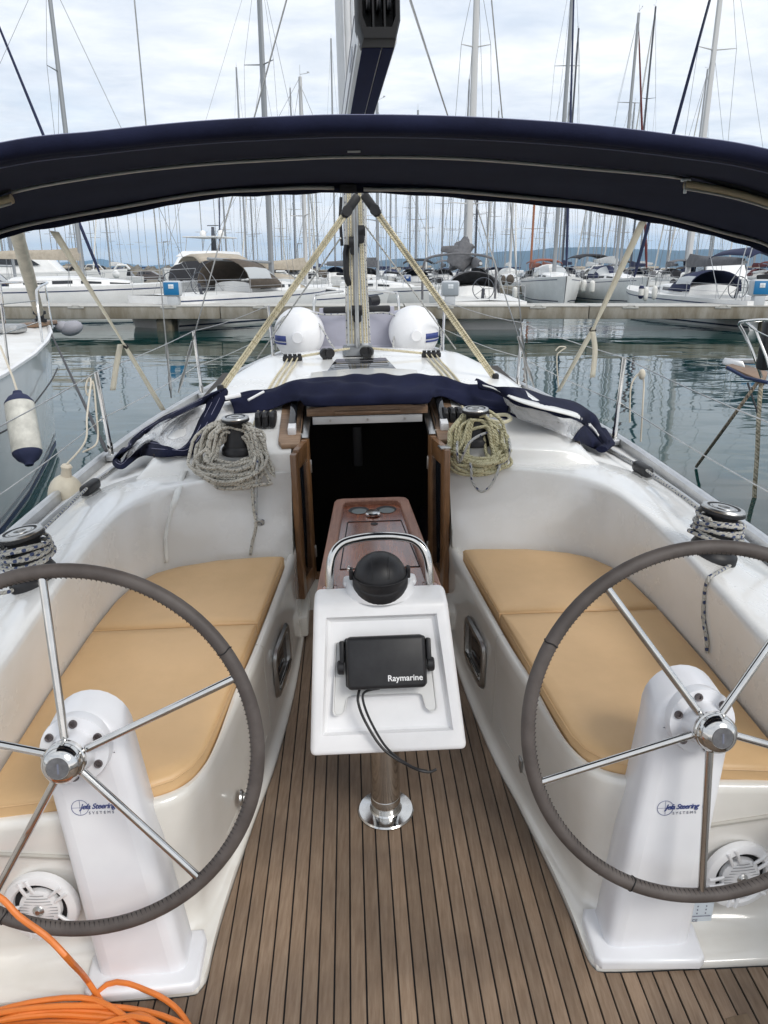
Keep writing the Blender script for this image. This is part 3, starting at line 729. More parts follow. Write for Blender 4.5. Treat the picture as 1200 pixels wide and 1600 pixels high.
# --- vang strut and the column of halyards along the mast
cream = rope_mat('cream_rope', (0.70, 0.63, 0.45), (0.48, 0.42, 0.26), 30)
greyw = rope_mat('white_rope', (0.60, 0.59, 0.55), (0.06, 0.07, 0.13), 26, 0.75)
g = G(); g.tube([(MX - .004, MY - 0.16, mz0 + .05), (MX + 0.012, MY - 0.5, 2.13)], 0.011, 10); g.build('vang', alu, yacht)
rope_specs = [(-0.075, 'w'), (-0.05, 'c'), (-0.030, 'c'), (0.02, 'c'), (0.045, 'c'), (0.08, 'w'), (0.062, 'c')]
for x, t in rope_specs:
    g = G(); g.tube([(MX + x * .9, MY - 0.13 - 0.01 * (x < 0), mz0 + .07), (MX + x * 0.75, MY - 0.12, 1.5), (MX + x * .6, MY - 0.105, 2.05)], 0.0055, 6); g.build('halyard', cream if t == 'c' else greyw, yacht)
for dx, z in ((-0.005, 1.60), (0.0, 1.22), (0.03, 1.66)):
    g = G(); g.box((MX + dx, MY - 0.17, z), (0.05, 0.04, 0.10), bev=0.014); g.lathe([(0, -.03), (.03, -.03), (.03, .03), (0, .03)], (MX + dx, MY - .17, z + .02), (1, 0, 0), 14); g.build('tackle_block', black, yacht)
g = G(); g.tube([(MX - .045, MY - .115, 1.38), (MX - .055, MY - .13, 1.44), (MX - .055, MY - .13, 1.56), (MX - .045, MY - .115, 1.60)], .018, 8); g.build('mast_winch', black, yacht)
g = G(); g.tube([(MX - .075, MY - .10, 1.60), (MX - .08, MY - .11, 1.75), (MX - .07, MY - .1, 1.86)], .009, 6); g.build('mast_cleat', black, yacht)
for px, py in ((507, 545), (576, 543), (515, 552), (570, 552)):
    p = P(px, py, y=MY - 0.22); p.z = roof_pt(p.x, p.y) + 0.035
    g = G(); g.lathe([(0, -.014), (.028, -.014), (.031, 0), (.028, .014), (0, .014)], p, (0.4 * (1 if px > 540 else -1), 1, .1), 16); g.box(p - Vector((0, 0, .022)), (.03, .03, .026), bev=.005); g.build('turning_block', black, yacht)
# halyards led aft over the roof through organisers
for sgn in (-1, 1):
    g = G(); p0 = Vector((sgn * 0.415, 4.52, roof_pt(.415, 4.52) + .016)); g.box(p0, (0.115, 0.04, 0.03), bev=.006)
    for k in range(4): g.lathe([(0, 0), (.011, 0), (.011, .012), (0, .012)], p0 + Vector((-.042 + .028 * k, 0, .014)), (0, 0, 1), 10)
    g.build('deck_organiser', black, yacht)
    for k in range(3):
        x = sgn * (0.382 + 0.03 * k); g = G()
        pts = [(MX + sgn * (.05 + .012 * k), MY - .20, mz0 + .05), (x, 4.52, roof_pt(abs(x), 4.52) + .02)] + [(x + sgn * .012 * j, 4.52 - .2 * j, roof_pt(abs(x) + .012 * j, 4.52 - .2 * j) + .008) for j in range(1, 7)]
        g.tube(pts, 0.0055, 6); g.build('halyard', cream, yacht)
# --- mainsheet legs down to the roof
for (px, py, qx, qy) in ((548, 322, 345, 610), (580, 320, 774, 592)):
    top = P(px, py, y=4.02); bot = P(qx, qy, z=0.93); d = (top - bot).normalized()
    s_ = d.cross(Vector((0, 1, 0))).normalized()
    for k in (-0.011, 0.011, 0.0):
        g = G(); g.tube([bot + s_ * k, top - d * 0.06 + s_ * k + Vector((0, .012 if k == 0 else 0, 0))], 0.0055, 6); g.build('mainsheet', cream, yacht)
    g = G(); R = d.to_track_quat('Z', 'X').to_matrix(); g.box(top + d * 0.0, (0.045, 0.03, 0.13), R=R, bev=0.014); g.lathe([(0, -.017), (.026, -.017), (.026, .017), (0, .017)], top - d * .03, d.cross(s_), 14); g.tube([top + d * .05, P(560, 290, y=4.02) + Vector((0, 0, .06))], .005, 6); g.build('sheet_block', black, yacht)
    g = G(); g.box(bot + Vector((0, 0, .0)), (0.035, 0.035, 0.06), bev=0.01); g.build('sheet_block', black, yacht)
# thin flecked lines beside the mast
for a, b in (((532, 372), (402, 560)), ((570, 352), (712, 545))):
    g = G(); p = P(*a, y=4.5); q = P(*b, z=.80); g.tube([q, p], .005, 6); g.build('control_line', greyw, yacht)
# --- rigging wires
def wire(name, pts, r, m, parent, n=5, T=boat):
    g = G(); g.tube(pts, r, n); return g.build(name, m, parent, T=T)
for (bx_, by_, tx, ty, yb) in ((266, 605, 210, 0, 5.35), (283, 598, 365, 300, 5.10), (822, 590, 768, 0, 5.35), (830, 590, 700, 182, 5.1)):
    lo = P(bx_, by_, y=yb); hi = P(tx, ty, y=5.0 if yb > 5.2 else 4.75)
    d = (hi - lo).normalized(); base = lo - d * 0.08
    g = G(); g.tube([base + d * .40, hi + d * (3.0 if ty == 0 else 1.0)], 0.0045, 5); sh = g.build('shroud', steel_dull, yacht)
    g = G(); g.tube([base, base + d * .05, base + d * .06, base + d * .15, base + d * .17, base + d * .29, base + d * .30, base + d * .40], [.006, .006, .011, .012, .007, .007, .012, .009], 8); g.build('turnbuckle', steel_dull, sh)
wire('shroud', [P(640, 0, y=4.9), P(700, 182, y=4.9) , P(716, 232, y=4.9)], .0045, steel_dull, yacht)
# --- stanchions and guard wires
for sgn in (-1, 1):
    tops = []
    for y in (0.6, 2.38, 4.05, 5.6, 7.0):
        w = hw(y) - 0.03; z = rz(y); tilt = 0.0
        base = Vector((sgn * w, y, z - .01)); hgt = 0.48
        ti = Vector((sgn * (w + .015), y, z + hgt)); tops.append(ti)
        g = G(); g.tube([base, base + (ti - base) * .2, base + (ti - base) * .21, ti], [.0155, .0155, .0125, .012], 10); st = g.build('stanchion', steel, yacht)
        g = G(); g.box(base + Vector((0, 0, .02)), (.05, .07, .035), bev=.008); g.build('stanchion_base', alu, st)
    for f in (1.0, 0.48):
        g = G(); pts = []
        for a, b in zip(tops, tops[1:]):
            for k in range(6):
                t = k / 6; p = a.lerp(b, t); p.z = (rz(p.y) + .48 * f) - 0.012 * sin(pi * t); pts.append(p)
        pts.append(tops[-1] - Vector((0, 0, .48 * (1 - f)))); g.tube(pts, 0.0028, 5); g.build('guard_wire', steel_dull, yacht)
# ================================================================== fitted gear and loose things in the cockpit
# --- seat cushions
cf = [(0.366, 2.795), (0.414, 2.262), (0.70, 2.258), (0.962, 2.254), (0.945, 2.46), (0.915, 2.585), (0.86, 2.68), (0.78, 2.735), (0.62, 2.785), (0.42, 2.800)]
ca = [(0.415, 2.248), (0.440, 1.98), (0.464, 1.72), (0.478, 1.60), (0.496, 1.545), (0.535, 1.498), (0.585, 1.475), (0.75, 1.452), (0.972, 1.425), (0.974, 1.9), (0.963, 2.240), (0.70, 2.244)]
for sgn in (-1, 1):
    for tab, lab in ((cf, 'forward tan seat cushion by the companionway, on the {} bench'), (ca, 'long aft tan seat cushion behind the {} steering wheel')):
        g = G()
        pts = [(sgn * a, b, 0.401) for a, b in tab]
        bm = g.bm; bot = [bm.verts.new(p) for p in pts]; mid = [bm.verts.new((p[0], p[1], 0.446)) for p in pts]
        m = len(pts); cxm = sum(p[0] for p in pts) / m; cym = sum(p[1] for p in pts) / m
        def inset(d, z): return [bm.verts.new((p[0] + (cxm - p[0]) / max(hypot(cxm - p[0], cym - p[1]), 1e-3) * d, p[1] + (cym - p[1]) / max(hypot(cxm - p[0], cym - p[1]), 1e-3) * d, z)) for p in pts]
        rings = [bot, mid, inset(.004, .453), inset(.012, .458), inset(.05, .461), inset(.14, .463)]
        for A, B in zip(rings, rings[1:]):
            for i in range(m): g.face([A[i], A[(i + 1) % m], B[(i + 1) % m], B[i]])
        g.face(rings[-1]); g.face(list(reversed(bot)))
        g2 = G(); g2.tube([(p[0] * 1.0, p[1], .4465) for p in pts], .0022, 5, closed=True)
        o = tag(g.build('seat_cushion', cush, sharp=60), lab.format('port' if sgn < 0 else 'starboard') + (' at left' if sgn < 0 else ' at right'), 'cushion', 'tan cockpit cushions')
        g2.build('piping', cush, o)

# --- steering pedestals
def pedestal(sgn):
    t = empty('steering_pedestal', (sgn * .60, 1.31, .015), 'white steering pedestal at ' + ('left, with logo partly behind a spoke' if sgn < 0 else 'right, its whole logo clear beside a vertical spoke'), 'pedestal', 'steering pedestals')
    X = lambda p: (sgn * p[0], p[1], p[2])
    g = G()
    foot = [(0.478, 1.292), (0.492, 1.276), (0.725, 1.262), (0.742, 1.275), (0.752, 1.36), (0.742, 1.42), (0.49, 1.43), (0.478, 1.40)]
    g.prism([X((a, b, .010)) for a, b in foot], (0, 0, .026), bev=.010, seg=3, top_only=True); g.build('foot', ped_w, t, sharp=45)
    g = G()
    # front outline: bottom corners, sides, round head
    bl_, br_ = (0.512, 0.0), (0.722, 0.0); hc, hr, H = 0.695, 0.092, 0.586
    out = [bl_, (hc - hr - .002, H - .02)] + [(hc + hr * cos(a), H + hr * sin(a)) for a in [pi - pi * k / 14 for k in range(15)]] + [(hc + hr + .002, H - .02), br_]
    def pf(x, v, w):     # v up the leaning aft face, w into the pedestal
        return X((x, 1.308 + v * 0.150 + w, 0.033 + v * 0.990))
    cxp, cvp = 0.665, 0.35
    def shrink(p, d):
        vx, vy = (cxp + (p[0] - cxp) * 0 - p[0]), 0
        x = p[0] + (d if p[0] < cxp + (hc - cxp) * p[1] / H else -d); v = p[1] - (d if p[1] > H else 0)
        return (x, v)
    rows = [[pf(*shrink(p, .035), 0.0) for p in out], [pf(*shrink(p, .018), 0.003) for p in out], [pf(*shrink(p, .006), 0.010) for p in out], [pf(*p, 0.024) for p in out], [pf(p[0] + .004, p[1], 0.105) for p in out], [pf(*shrink(p, .02), 0.13) for p in out]]
    g.sheet(rows); g.poly(rows[0]); g.poly(rows[-1]); body = g.build('pedestal_body', ped_w, t, sharp=40)
    ax = Vector((0, -cos(radians(15.5)), sin(radians(15.5))))
    Cw = Vector((sgn * .70, 1.361, .645))
    fc = Cw + ax * -0.022
    g = G(); g.lathe([(0.0, -.03), (.076, -.03), (.077, .004), (.075, .010), (.050, .012), (.046, .02), (.044, .05), (.040, .07)], fc - ax * .005, ax, 32); fl = g.build('bearing_flange', ped_w, t)
    u = Vector((1, 0, 0)); v = u.cross(ax)
    g = G()
    for k in range(6):
        a = radians(20 + 60 * k + (0 if sgn > 0 else 12)); c = fc + ax * .006 + .060 * (cos(a) * u + sin(a) * v); g.lathe([(0, .002), (.004, .002), (.0045, .005), (.0085, .006), (.0095, .002), (.0095, 0)], c, ax, 12)
    g.each('bolt', mat('bolt_grey', (0.14, 0.12, 0.12), 0.4, 0.8), fl)
    # maker's lettering on the aft face
    e1 = Vector((1, 0, 0)); e2 = (Vector(pf(.6, .4, 0)) - Vector(pf(.6, .3, 0))).normalized(); nn = e1.cross(e2)
    lx, lv = (0.648, 0.378) if sgn > 0 else (0.700, 0.452)
    O_ = Vector(pf(lx, lv, 0.0)) - (nn if nn.y > 0 else -nn) * 0.0012
    lo = O_ if sgn > 0 else O_
    g = G(); text_geo(g, 'Jefa Steering', .0185, lo + e1 * -.012, e1, e2, shear=.35, extrude=.0005, offset=.0002, spacing=0.88)
    g.tube([lo + e1 * (-.012 + .019 * cos(q)) + e2 * (.004 + .019 * sin(q)) for q in [0.5 + 5.6 * k / 20 for k in range(21)]], .0006, 4); g.tube([lo + e1 * (-.030) + e2 * .004, lo + e1 * .006 + e2 * .004], .0004, 4); g.tube([lo + e1 * -.012 + e2 * .022, lo + e1 * -.012 + e2 * -.013], .0004, 4)
    g.build('lettering', ink, body, normals=False)
    g = G(); text_geo(g, 'SYSTEMS', .0095, lo + e1 * .006 + e2 * -.0135, e1, e2, extrude=.0004, spacing=1.7); g.build('lettering', ink_grey, body, normals=False)
    return t
pedestal(-1); pedestal(1)

# --- steering wheels
def wheel(sgn, a0):
    R = 0.402; tl = radians(15.5); ax = Vector((0, -cos(tl), sin(tl))); u = Vector((1, 0, 0)); v = u.cross(ax)
    if v.z < 0: v = -v
    C = Vector((sgn * .70, 1.361, .645)); hub = C + ax * 0.032
    t = empty('helm', C, 'stitched grey leather steering wheel at ' + ('left, with a spoke pointing nearly straight up' if sgn < 0 else 'right, with a spoke pointing straight down'), 'steering wheel', 'steering wheels')
    g = G(); g.tube([C + R * (cos(2 * pi * k / 96) * u + sin(2 * pi * k / 96) * v) for k in range(96)], 0.0158, 14, closed=True); rim = g.build('rim', leather, t)
    g = G()
    for k in range(230):
        a = 2 * pi * k / 230; e = cos(a) * u + sin(a) * v; tn = -sin(a) * u + cos(a) * v
        p = C + (R - .0128) * e + ax * .0094; g.tube([p - tn * .0020 - ax * .006 - e * .004, p + tn * .0020 + ax * .003 + e * .004], .0011, 4)
    g.build('stitching', thread, rim, kind='stuff')
    g = G()
    for a in (radians(245), radians(90 - sgn * 60), radians(150) if sgn > 0 else radians(32)):
        e = cos(a) * u + sin(a) * v; tn = -sin(a) * u + cos(a) * v; pts = [C + R * e + .0162 * (cos(q) * e + sin(q) * ax) + tn * (.0016 * sin(3 * q)) for q in [2 * pi * j / 16 for j in range(16)]]; g.tube(pts, .0016, 5, closed=True)
    g.each('leather_seam', thread, rim)
    for k in range(5):
        a = radians(a0 + 72 * k); e = cos(a) * u + sin(a) * v
        g = G(); g.tube([hub + e * .030 - ax * .012, C + e * (R - .012)], .0088, 12); g.build('spoke', steel, t)
    g = G(); g.lathe([(.030, -.075), (.030, -.04), (.040, -.038), (.043, -.030), (.043, -.010), (.041, -.008), (.041, -.004), (.044, -.002), (.044, .006), (.041, .009), (.041, .013), (.0435, .016), (.043, .024), (.038, .034), (.031, .042), (.024, .045), (.0235, .0435), (0, .0435)], hub, ax, 36)
    hb = g.build('hub', steel, t, sharp=30)
    g = G(); g.lathe([(0, .0445), (.0225, .0445), (.0228, .0435)], hub, ax, 24); g.build('hub_disc', mat('hub_grey', (0.20, 0.20, 0.21), 0.4, 0.6, var=.3, vscale=60), hb)
    g = G()
    for q in (-.006, .004): g.box(hub + ax * .0448 + v * q + u * .001, (.004, .0008, .011), R=Matrix((u, -ax, v)).transposed())
    g.each('hub_mark', ink_grey, hb)
wheel(-1, 95); wheel(1, 269)

# --- loudspeakers set in the bench ends
def speaker(sgn):
    c = P(1153, 1365, y=1.392) if sgn > 0 else P(66, 1414, y=1.392)
    ax = Vector((0.06 * sgn, -1, 0.12)).normalized(); u = Vector((1, 0, 0)); u = (u - ax * u.dot(ax)).normalized(); v = ax.cross(u)
    v = v if v.z > 0 else -v
    t = empty('loudspeaker', c, 'round white loudspeaker low in the bench end at ' + ('left, crossed by an orange hose' if sgn < 0 else 'right, above a small printed plate'), 'loudspeaker', 'cockpit loudspeakers')
    g = G(); g.lathe([(.092, -.004), (.092, .004), (.089, .012), (.080, .017), (.071, .018), (.066, .012), (.066, -.004)], c, ax, 40); g.build('speaker_ring', plast_w, t)
    g = G(); g.lathe([(0, .0), (.068, .0)], c, ax, 32); g.build('speaker_gap', black_m, t)
    g = G(); g.lathe([(0, .020), (.02, .020), (.040, .017), (.050, .012), (.052, .002)], c, ax, 36); gr = g.build('grille', plast_w, t)
    g = G()
    for k in range(-5, 6):
        h = .0082 * k; w = sqrt(max(0, .046 ** 2 - h * h))
        if abs(k) <= 1:
            for s_ in (-1, 1): g.tube([c + ax * .0188 + v * h + u * s_ * .019, c + ax * .0175 + v * h + u * s_ * w], .0011, 4)
        else: g.tube([c + ax * .0180 + v * h - u * w * .8, c + ax * .0196 + v * h, c + ax * .0180 + v * h + u * w * .8], .0011, 4)
    g.build('grille_slot', mat('slot_grey', (0.25, 0.25, 0.26), 0.6), gr)
    g = G()
    for k in range(5):
        a = radians(40 + 72 * k); e = cos(a) * u + sin(a) * v; q = e.cross(ax)
        for s_ in (-.010, .010): g.tube([c + e * .046 + ax * .015 + q * s_, c + e * .070 + ax * .018 + q * s_, c + e * .084 + ax * .017 + q * s_], .0045, 6)
    g.each('speaker_lug', plast_w, t)
    g = G(); g.lathe([(0, .026), (.006, .026), (.009, .0235), (.013, .022), (.015, .019)], c, ax, 18); g.build('dome', steel_dull, t)
speaker(-1); speaker(1)
# small printed CE plate below the starboard loudspeaker
pc = P(1096, 1424, y=1.380)
g = G(); g.box(pc, (0.058, 0.003, 0.075), bev=.001); pl = tag(g.build('builder_plate', mat('plate_blue', (0.62, 0.68, 0.74), 0.4), None), 'small pale blue printed plate under the rim of the right wheel', 'plate')
g = G(); ux, uy = Vector((1, 0, 0)), Vector((0, 0, 1)); q0 = pc + Vector((-.024, -.0022, -.032))
text_geo(g, 'CE', .012, q0 + ux * .002 + uy * .0, ux, uy, extrude=.0002)
for j, z in enumerate((.028, .040, .052)):
    for x in (.012, .034): g.box(q0 + ux * x + uy * z, (.003, .0006, .004))
g.tube([q0 + uy * .018, q0 + uy * .018 + ux * .048], .0014, 4)
g.build('print', ink_grey, pl, normals=False)

# --- cockpit table with white instrument console
tb = empty('cockpit_table', (-0.005, 1.85, 0), 'narrow varnished cockpit table on a steel leg, with white console facing aft', 'table')
g = G(); g.lathe([(0, .0), (.086, .0), (.087, .003), (.083, .007), (.050, .010), (.046, .014), (.0455, .03), (.046, .06), (.0445, .062)], (-0.005, 1.85, 0.001), (0, 0, 1), 40); g.build('base_plate', steel, tb)
g = G(); g.lathe([(.0445, .05), (.0445, .62)], (-0.005, 1.85, 0), (0, 0, 1), 36); g.build('leg', steel, tb)
# top: outer rim frame, sunken field
zt = 0.715
def TT(s_, y): return lerp_table([(1.88, .187), (2.75, .141)], y) * s_ - 0.006
def quadframe(g, yo0, yo1, inset, z0, z1, r=.0):
    O_ = [(TT(-1, yo0), yo0), (TT(1, yo0), yo0), (TT(1, yo1) - .012, yo1), (TT(1, yo1), yo1 - .014)][:2] + [(TT(1, yo1 - .03), yo1 - .03), (TT(1, yo1) - .006, yo1 - .008), (TT(1, yo1) - .028, yo1), (TT(-1, yo1) + .028, yo1), (TT(-1, yo1) + .006, yo1 - .008), (TT(-1, yo1 - .03), yo1 - .03)]
    return O_
O_ = quadframe(None, 1.90, 2.745, 0, 0, 0)
def insetp(p, d): 
    x, y = p; return (x + (d if x < -0.006 else -d), y - (d if y > 2.6 else 0))
I_ = [insetp(p, .034) for p in O_]
g = G(); g.sheet([[(a, b, zt - .035) for a, b in O_], [(a, b, zt - .004) for a, b in O_], [(insetp(p, .004)[0], insetp(p, .004)[1], zt) for p in O_], [(insetp(p, .030)[0], insetp(p, .030)[1], zt) for p in O_], [(a, b, zt - .004) for a, b in I_], [(a, b, zt - .022) for a, b in I_]], closed=True); g.poly([(a, b, zt - .034) for a, b in O_]); g.build('table_rim', mahog_rim, tb, sharp=30)
zf = zt - 0.018
g = G(); g.prism([(a, b, zf - .012) for a, b in [insetp(p, .031) for p in O_]], (0, 0, .012)); top = g.build('table_top', mahog, tb)
g = G()
lid = [(-.122, 2.135), (.128, 2.135), (.096, 2.535), (-.098, 2.535)]
lidp = [Vector((a, b, zf + .0008)) for a, b in lid]
g.tube(lidp, .0022, 4, closed=True); g.lathe([(0, 0.001), (.013, 0.001)], (-.002, 2.51, zf + .0006), (0, 0, 1), 20); g.build('lid_joint', black_m, top)
for x in (-.052, .052):
    g = G(); g.lathe([(0, .0009), (.037, .0009), (.039, .0003)], (x - .004, 2.655, zf + .0004), (0, 0, 1), 28); g.build('cup_hole', black_m, top)
    g = G(); g.lathe([(0, .0016), (.029, .0016)], (x - .002, 2.640, zf + .0004), (0, 0, 1), 24); g.build('cup_base', mat('cup_grey', (0.13, 0.15, 0.15), 0.4), top)
g = G(); g.lathe([(0, .016), (.026, .015), (.029, .011), (.028, .004), (.018, 0)], (-.004, 2.597, zf), (0, 0, 1), 28); g.build('lid_knob', steel, top)
g = G(); g.box((-.006, 2.32, zt - .09), (.12, .78, .11), bev=.012); g.build('table_beam', mahog, tb)
g = G()
pts = [(-.152, 1.945, .64)]
arc = [(-.150, 1.955, .70), (-.147, 1.97, .775), (-.135, 1.985, .820), (-.105, 2.0, .846), (-.05, 2.008, .856), (0, 2.01, .858), (.05, 2.008, .856), (.10, 2.0, .846), (.128, 1.985, .820), (.140, 1.97, .775), (.143, 1.955, .70), (.145, 1.945, .64)]
g.tube(catmull(pts + arc, 60), .0125, 14); g.build('grab_rail', steel, tb)
for x in (-.150, .143):
    g = G(); g.box((x, 1.958, zt - .004), (.045, .05, .022), bev=.006); g.build('rail_foot', mahog, tb)
# console: rounded shell with a stepped recess in the aft face
g = G(); bm = g.bm
ct = [(-.195, 1.892, .722), (.184, 1.892, .722)]
hx = [(-.215, 1.675, .352), (.218, 1.675, .352), (.212, 1.80, .322), (-.208, 1.80, .322)]     # bottom: aft L, aft R, fwd R, fwd L
tp = [(-.193, 1.866, .716), (.182, 1.866, .716), (.182, 1.955, .728), (-.193, 1.955, .728)]
g.hexa(hx + tp)
bm.faces.ensure_lookup_table()
front = min(bm.faces, key=lambda f: f.calc_center_median().y - (0.3 if abs(f.normal.x) < .3 else 0) + (9 if abs(f.normal.z) > .8 else 0))
bm.normal_update()
front = [f for f in bm.faces if {tuple(round(c, 4) for c in v.co) for v in f.verts} == {tuple(round(c, 4) for c in p) for p in (hx[0], hx[1], tp[0], tp[1])}][0]
edges = [e for e in bm.edges if e not in set(front.edges)]
r = bmesh.ops.bevel(bm, geom=[e for e in bm.edges], offset=.016, segments=4, affect='EDGES', profile=.5)
for f in bm.faces: f.smooth = True
bm.normal_update()
front = max([f for f in bm.faces if f.normal.y < -.5 and f.normal.z > .1] or [f for f in bm.faces if f.normal.y > .5], key=lambda f: f.calc_area())
fn = front.normal.copy(); FN = fn if fn.y < 0 else -fn
def inset_in(f, th, depth, mv=(0, 0, 0)):
    bmesh.ops.inset_region(bm, faces=[f], thickness=th, depth=0.0)
    for v in f.verts: v.co += -FN * depth + Vector(mv)
fu = Vector((1, 0, 0)); fv = Vector((0, .52, .85)).normalized()
inset_in(front, .026, 0); 
for v in front.verts:                                   # leave a broader lip below
    if v.co.z < .50: v.co += fv * .022
inset_in(front, .009, .017)
inset_in(front, .010, .004)
con = g.build('console', plast_w, tb, sharp=28)
# deep inner well with the plotter in it: two legs run down beside a shelf
cface = Vector((-.004, 1.774, .545))
def CF(a, b, w): return Vector((-.004, 1.766, .535)) + fu * a + fv * b + FN * w
g = G()
well = [(-.130, .100), (.130, .100), (.142, -.085), (.138, -.094), (.122, -.094), (.112, -.085), (.104, -.052), (.096, -.046), (-.096, -.046), (-.104, -.052), (-.112, -.085), (-.122, -.094), (-.138, -.094), (-.142, -.085)]
R1 = [CF(a, b, -.0155) for a, b in well]; R2 = [CF(a * .985, b * .985 + .0004, -.020) for a, b in well]
g.sheet([[CF(a * 1.02, b * 1.02, -.0150) for a, b in well], R1, R2], closed=True); g.poly([p + FN * .001 for p in R2]); g.build('console_well', mat('well_grey', (0.66, 0.66, 0.65), 0.4), tb, sharp=20)
g = G(); g.lathe([(.100, -.006), (.099, .006), (.095, .020), (.088, .026), (0, .026)], (-.004, 1.950, .722), (0, 0, 1), 40); g.box((-.004, 1.975, .732), (.215, .05, .026), bev=.012); g.build('compass_seat', plast_w, tb)
# --- compass under its black cover
cc = Vector((-.004, 1.925, .742)); axc = Vector((0, -.30, 1)).normalized()
cp = empty('compass', cc, 'black domed compass under its cover on top of the white console', 'compass')
g = G(); g.lathe([(.078, -.006), (.079, .004), (.079, .028), (.076, .032)], cc, axc, 40); g.build('compass_ring', black, cp)
g = G(); g.lathe([(.076, .032)] + [(.075 * cos(a), .034 + .070 * sin(a)) for a in [pi / 2 * k / 12 for k in range(13)]], cc, axc, 40); g.build('compass_cover', black, cp)
g = G(); g.tube([cc + axc * .042 + Vector((.0765 * cos(a), .0765 * sin(a), 0)) for a in [2 * pi * k / 40 for k in range(40)]], .0022, 5, closed=True)
for s_ in (-.03, .03): g.tube([cc + axc * (.034 + .0690 * sin(a)) + Vector((s_ * (.8), -.0 + .069 * cos(a) * (1 if a < pi / 2 else 1), 0)) * 1.0 for a in [pi * (.12 + .76 * k / 20) for k in range(21)]], .0009, 4)
g.build('cover_seam', black_m, cp)
for x in (-.082, .080):
    g = G(); g.box(cc + Vector((x, 0, .04)), (.012, .022, .034), bev=.004); g.build('strap', black, cp)
g = G(); g.lathe([(0, .008), (.007, .006), (.008, 0)], cc + Vector((-.086, .0, .056)), (-1, 0, .3), 12); g.build('stud', steel, cp)
# --- chart plotter under a black sun cover, its lead hanging in a loop
pc0 = CF(.006, .046, .016)
pt = empty('chart_plotter', pc0, 'black chart plotter sun cover with white lettering in the white console', 'plotter')
RP = Matrix((fu, -FN, fv)).transposed()
g = G(); g.box(pc0, (.216, .050, .142), R=RP, bev=.012, seg=3); cov = g.build('sun_cover', black, pt)
g = G(); g.box(pc0 - FN * .02, (.224, .028, .134), R=RP, bev=.006); g.build('bezel', black_m, pt)
for x in (-.120, .120):
    g = G(); g.box(pc0 - FN * .018 + fu * x + fv * .030, (.014, .030, .060), R=RP, bev=.004); g.lathe([(0, .0), (.020, 0), (.020, .014), (.016, .018), (0, .018)], pc0 - FN * .018 + fu * x * .97 - fv * .012, fu * (1 if x > 0 else -1), 12); g.build('bracket_knob', black, pt)
g = G(); text_geo(g, 'Raymarine', .0225, pc0 + FN * .0252 + fu * .002 - fv * .050, fu, fv, extrude=.0004, offset=.00035, spacing=1.0); g.build('lettering', white_ink, cov, normals=False)
g = G()
q = pc0 - fv * .072 - FN * .012
g.tube(catmull([q + fu * -.075, q + fu * -.080 - fv * .03 + FN * .02, q + fu * -.062 - fv * .085 + FN * .012, q + fu * -.015 - fv * .160 + FN * .008, q + fu * .055 - fv * .208 + FN * .004, q + fu * .10 - fv * .225 - FN * .0, q + fu * .125 - fv * .222 - FN * .012], 40), .0038, 8)
g.tube(catmull([q + fu * -.02 - FN * .002, q + fu * -.060 - fv * .006 + FN * .016, q + fu * -.066 - fv * .03 + FN * .02, q + fu * -.046 - fv * .088 + FN * .013, q + fu * -.005 - fv * .158 + FN * .010, q + fu * .055 - fv * .206 + FN * .006, q + fu * .10 - fv * .223], 40), .0034, 8)
g.each('cable', black, pt)

# --- winches
def winch(name, base, r, h, label, axis=(0, 0, 1), scale=1.0):
    t = empty(name, base, label, 'winch', 'cockpit winches'); b = Vector(base); w = Vector(axis).normalized()
    g = G(); g.lathe([(r * 1.38, -.01), (r * 1.38, .012), (r * 1.30, h * .12), (r * 1.15, h * .17), (r * 1.15, h * .22), (r * .98, h * .34), (r * .86, h * .5), (r * .80, h * .66), (r * .84, h * .80), (r * .98, h * .86)], b, w, 32); g.build('drum', black, t)
    g = G(); g.lathe([(r * .98, h * .86), (r * 1.16, h * .875), (r * 1.18, h * .90), (r * 1.16, h * .93), (r * 1.02, h * .945)], b, w, 32); g.build('line_gripper', black, t)
    g = G(); g.lathe([(r * 1.12, h * .935), (r * 1.14, h * .96), (r * 1.08, h * .99), (r * .86, h * 1.0), (r * .74, h * .985), (r * .60, h * .985), (r * .58, h * 1.0), (r * .32, h * 1.0), (r * .30, h * .95), (0, h * .95)], b, w, 32); g.build('winch_cap', steel_dull, t)
    g = G()
    u = w.orthogonal().normalized(); v = w.cross(u)
    for k in range(8):
        a = pi / 4 * k; g.tube([b + w * h * .951 + (cos(a) * u + sin(a) * v) * r * .12, b + w * h * .951 + (cos(a) * u + sin(a) * v) * r * .26], r * .04, 4)
    g.lathe([(r * .86, h * 1.002), (r * .74, h * .988), (r * .72, h * .99)], b, w, 24); g.build('socket', black_m, t)
    return t
pR = P(742, 684, y=3.20); pR.z = roof_pt(pR.x, pR.y); pR = P(742, 684, z=pR.z); pR.z = roof_pt(abs(pR.x), pR.y)
pL = P(372, 702, z=pR.z); pL.z = roof_pt(abs(pL.x), pL.y)
winch('winch', pR, .050, .150, 'black winch with chrome cap on the right of the companionway, in a yellowish coil')
winch('winch', pL, .050, .150, 'black winch with chrome cap on the left of the companionway, in a grey coil')
gR = Vector((1.055, 2.13, 0)); gR.z = deck_z(gR.x, gR.y) - .004; gL = Vector((-gR.x, gR.y, gR.z))
outax = lambda s_: Vector((.16 * s_, 0.05, 1))
winch('winch', gR, .058, .165, 'rope-wrapped sheet winch on the coaming at the right edge, above the wheel', outax(1))
winch('winch', gL, .058, .165, 'rope-wrapped sheet winch on the coaming at the left edge, above the wheel', outax(-1))
blue_w = rope_mat('blue_fleck_rope', (0.50, 0.49, 0.45), (0.05, 0.07, 0.15), 34, 0.40)
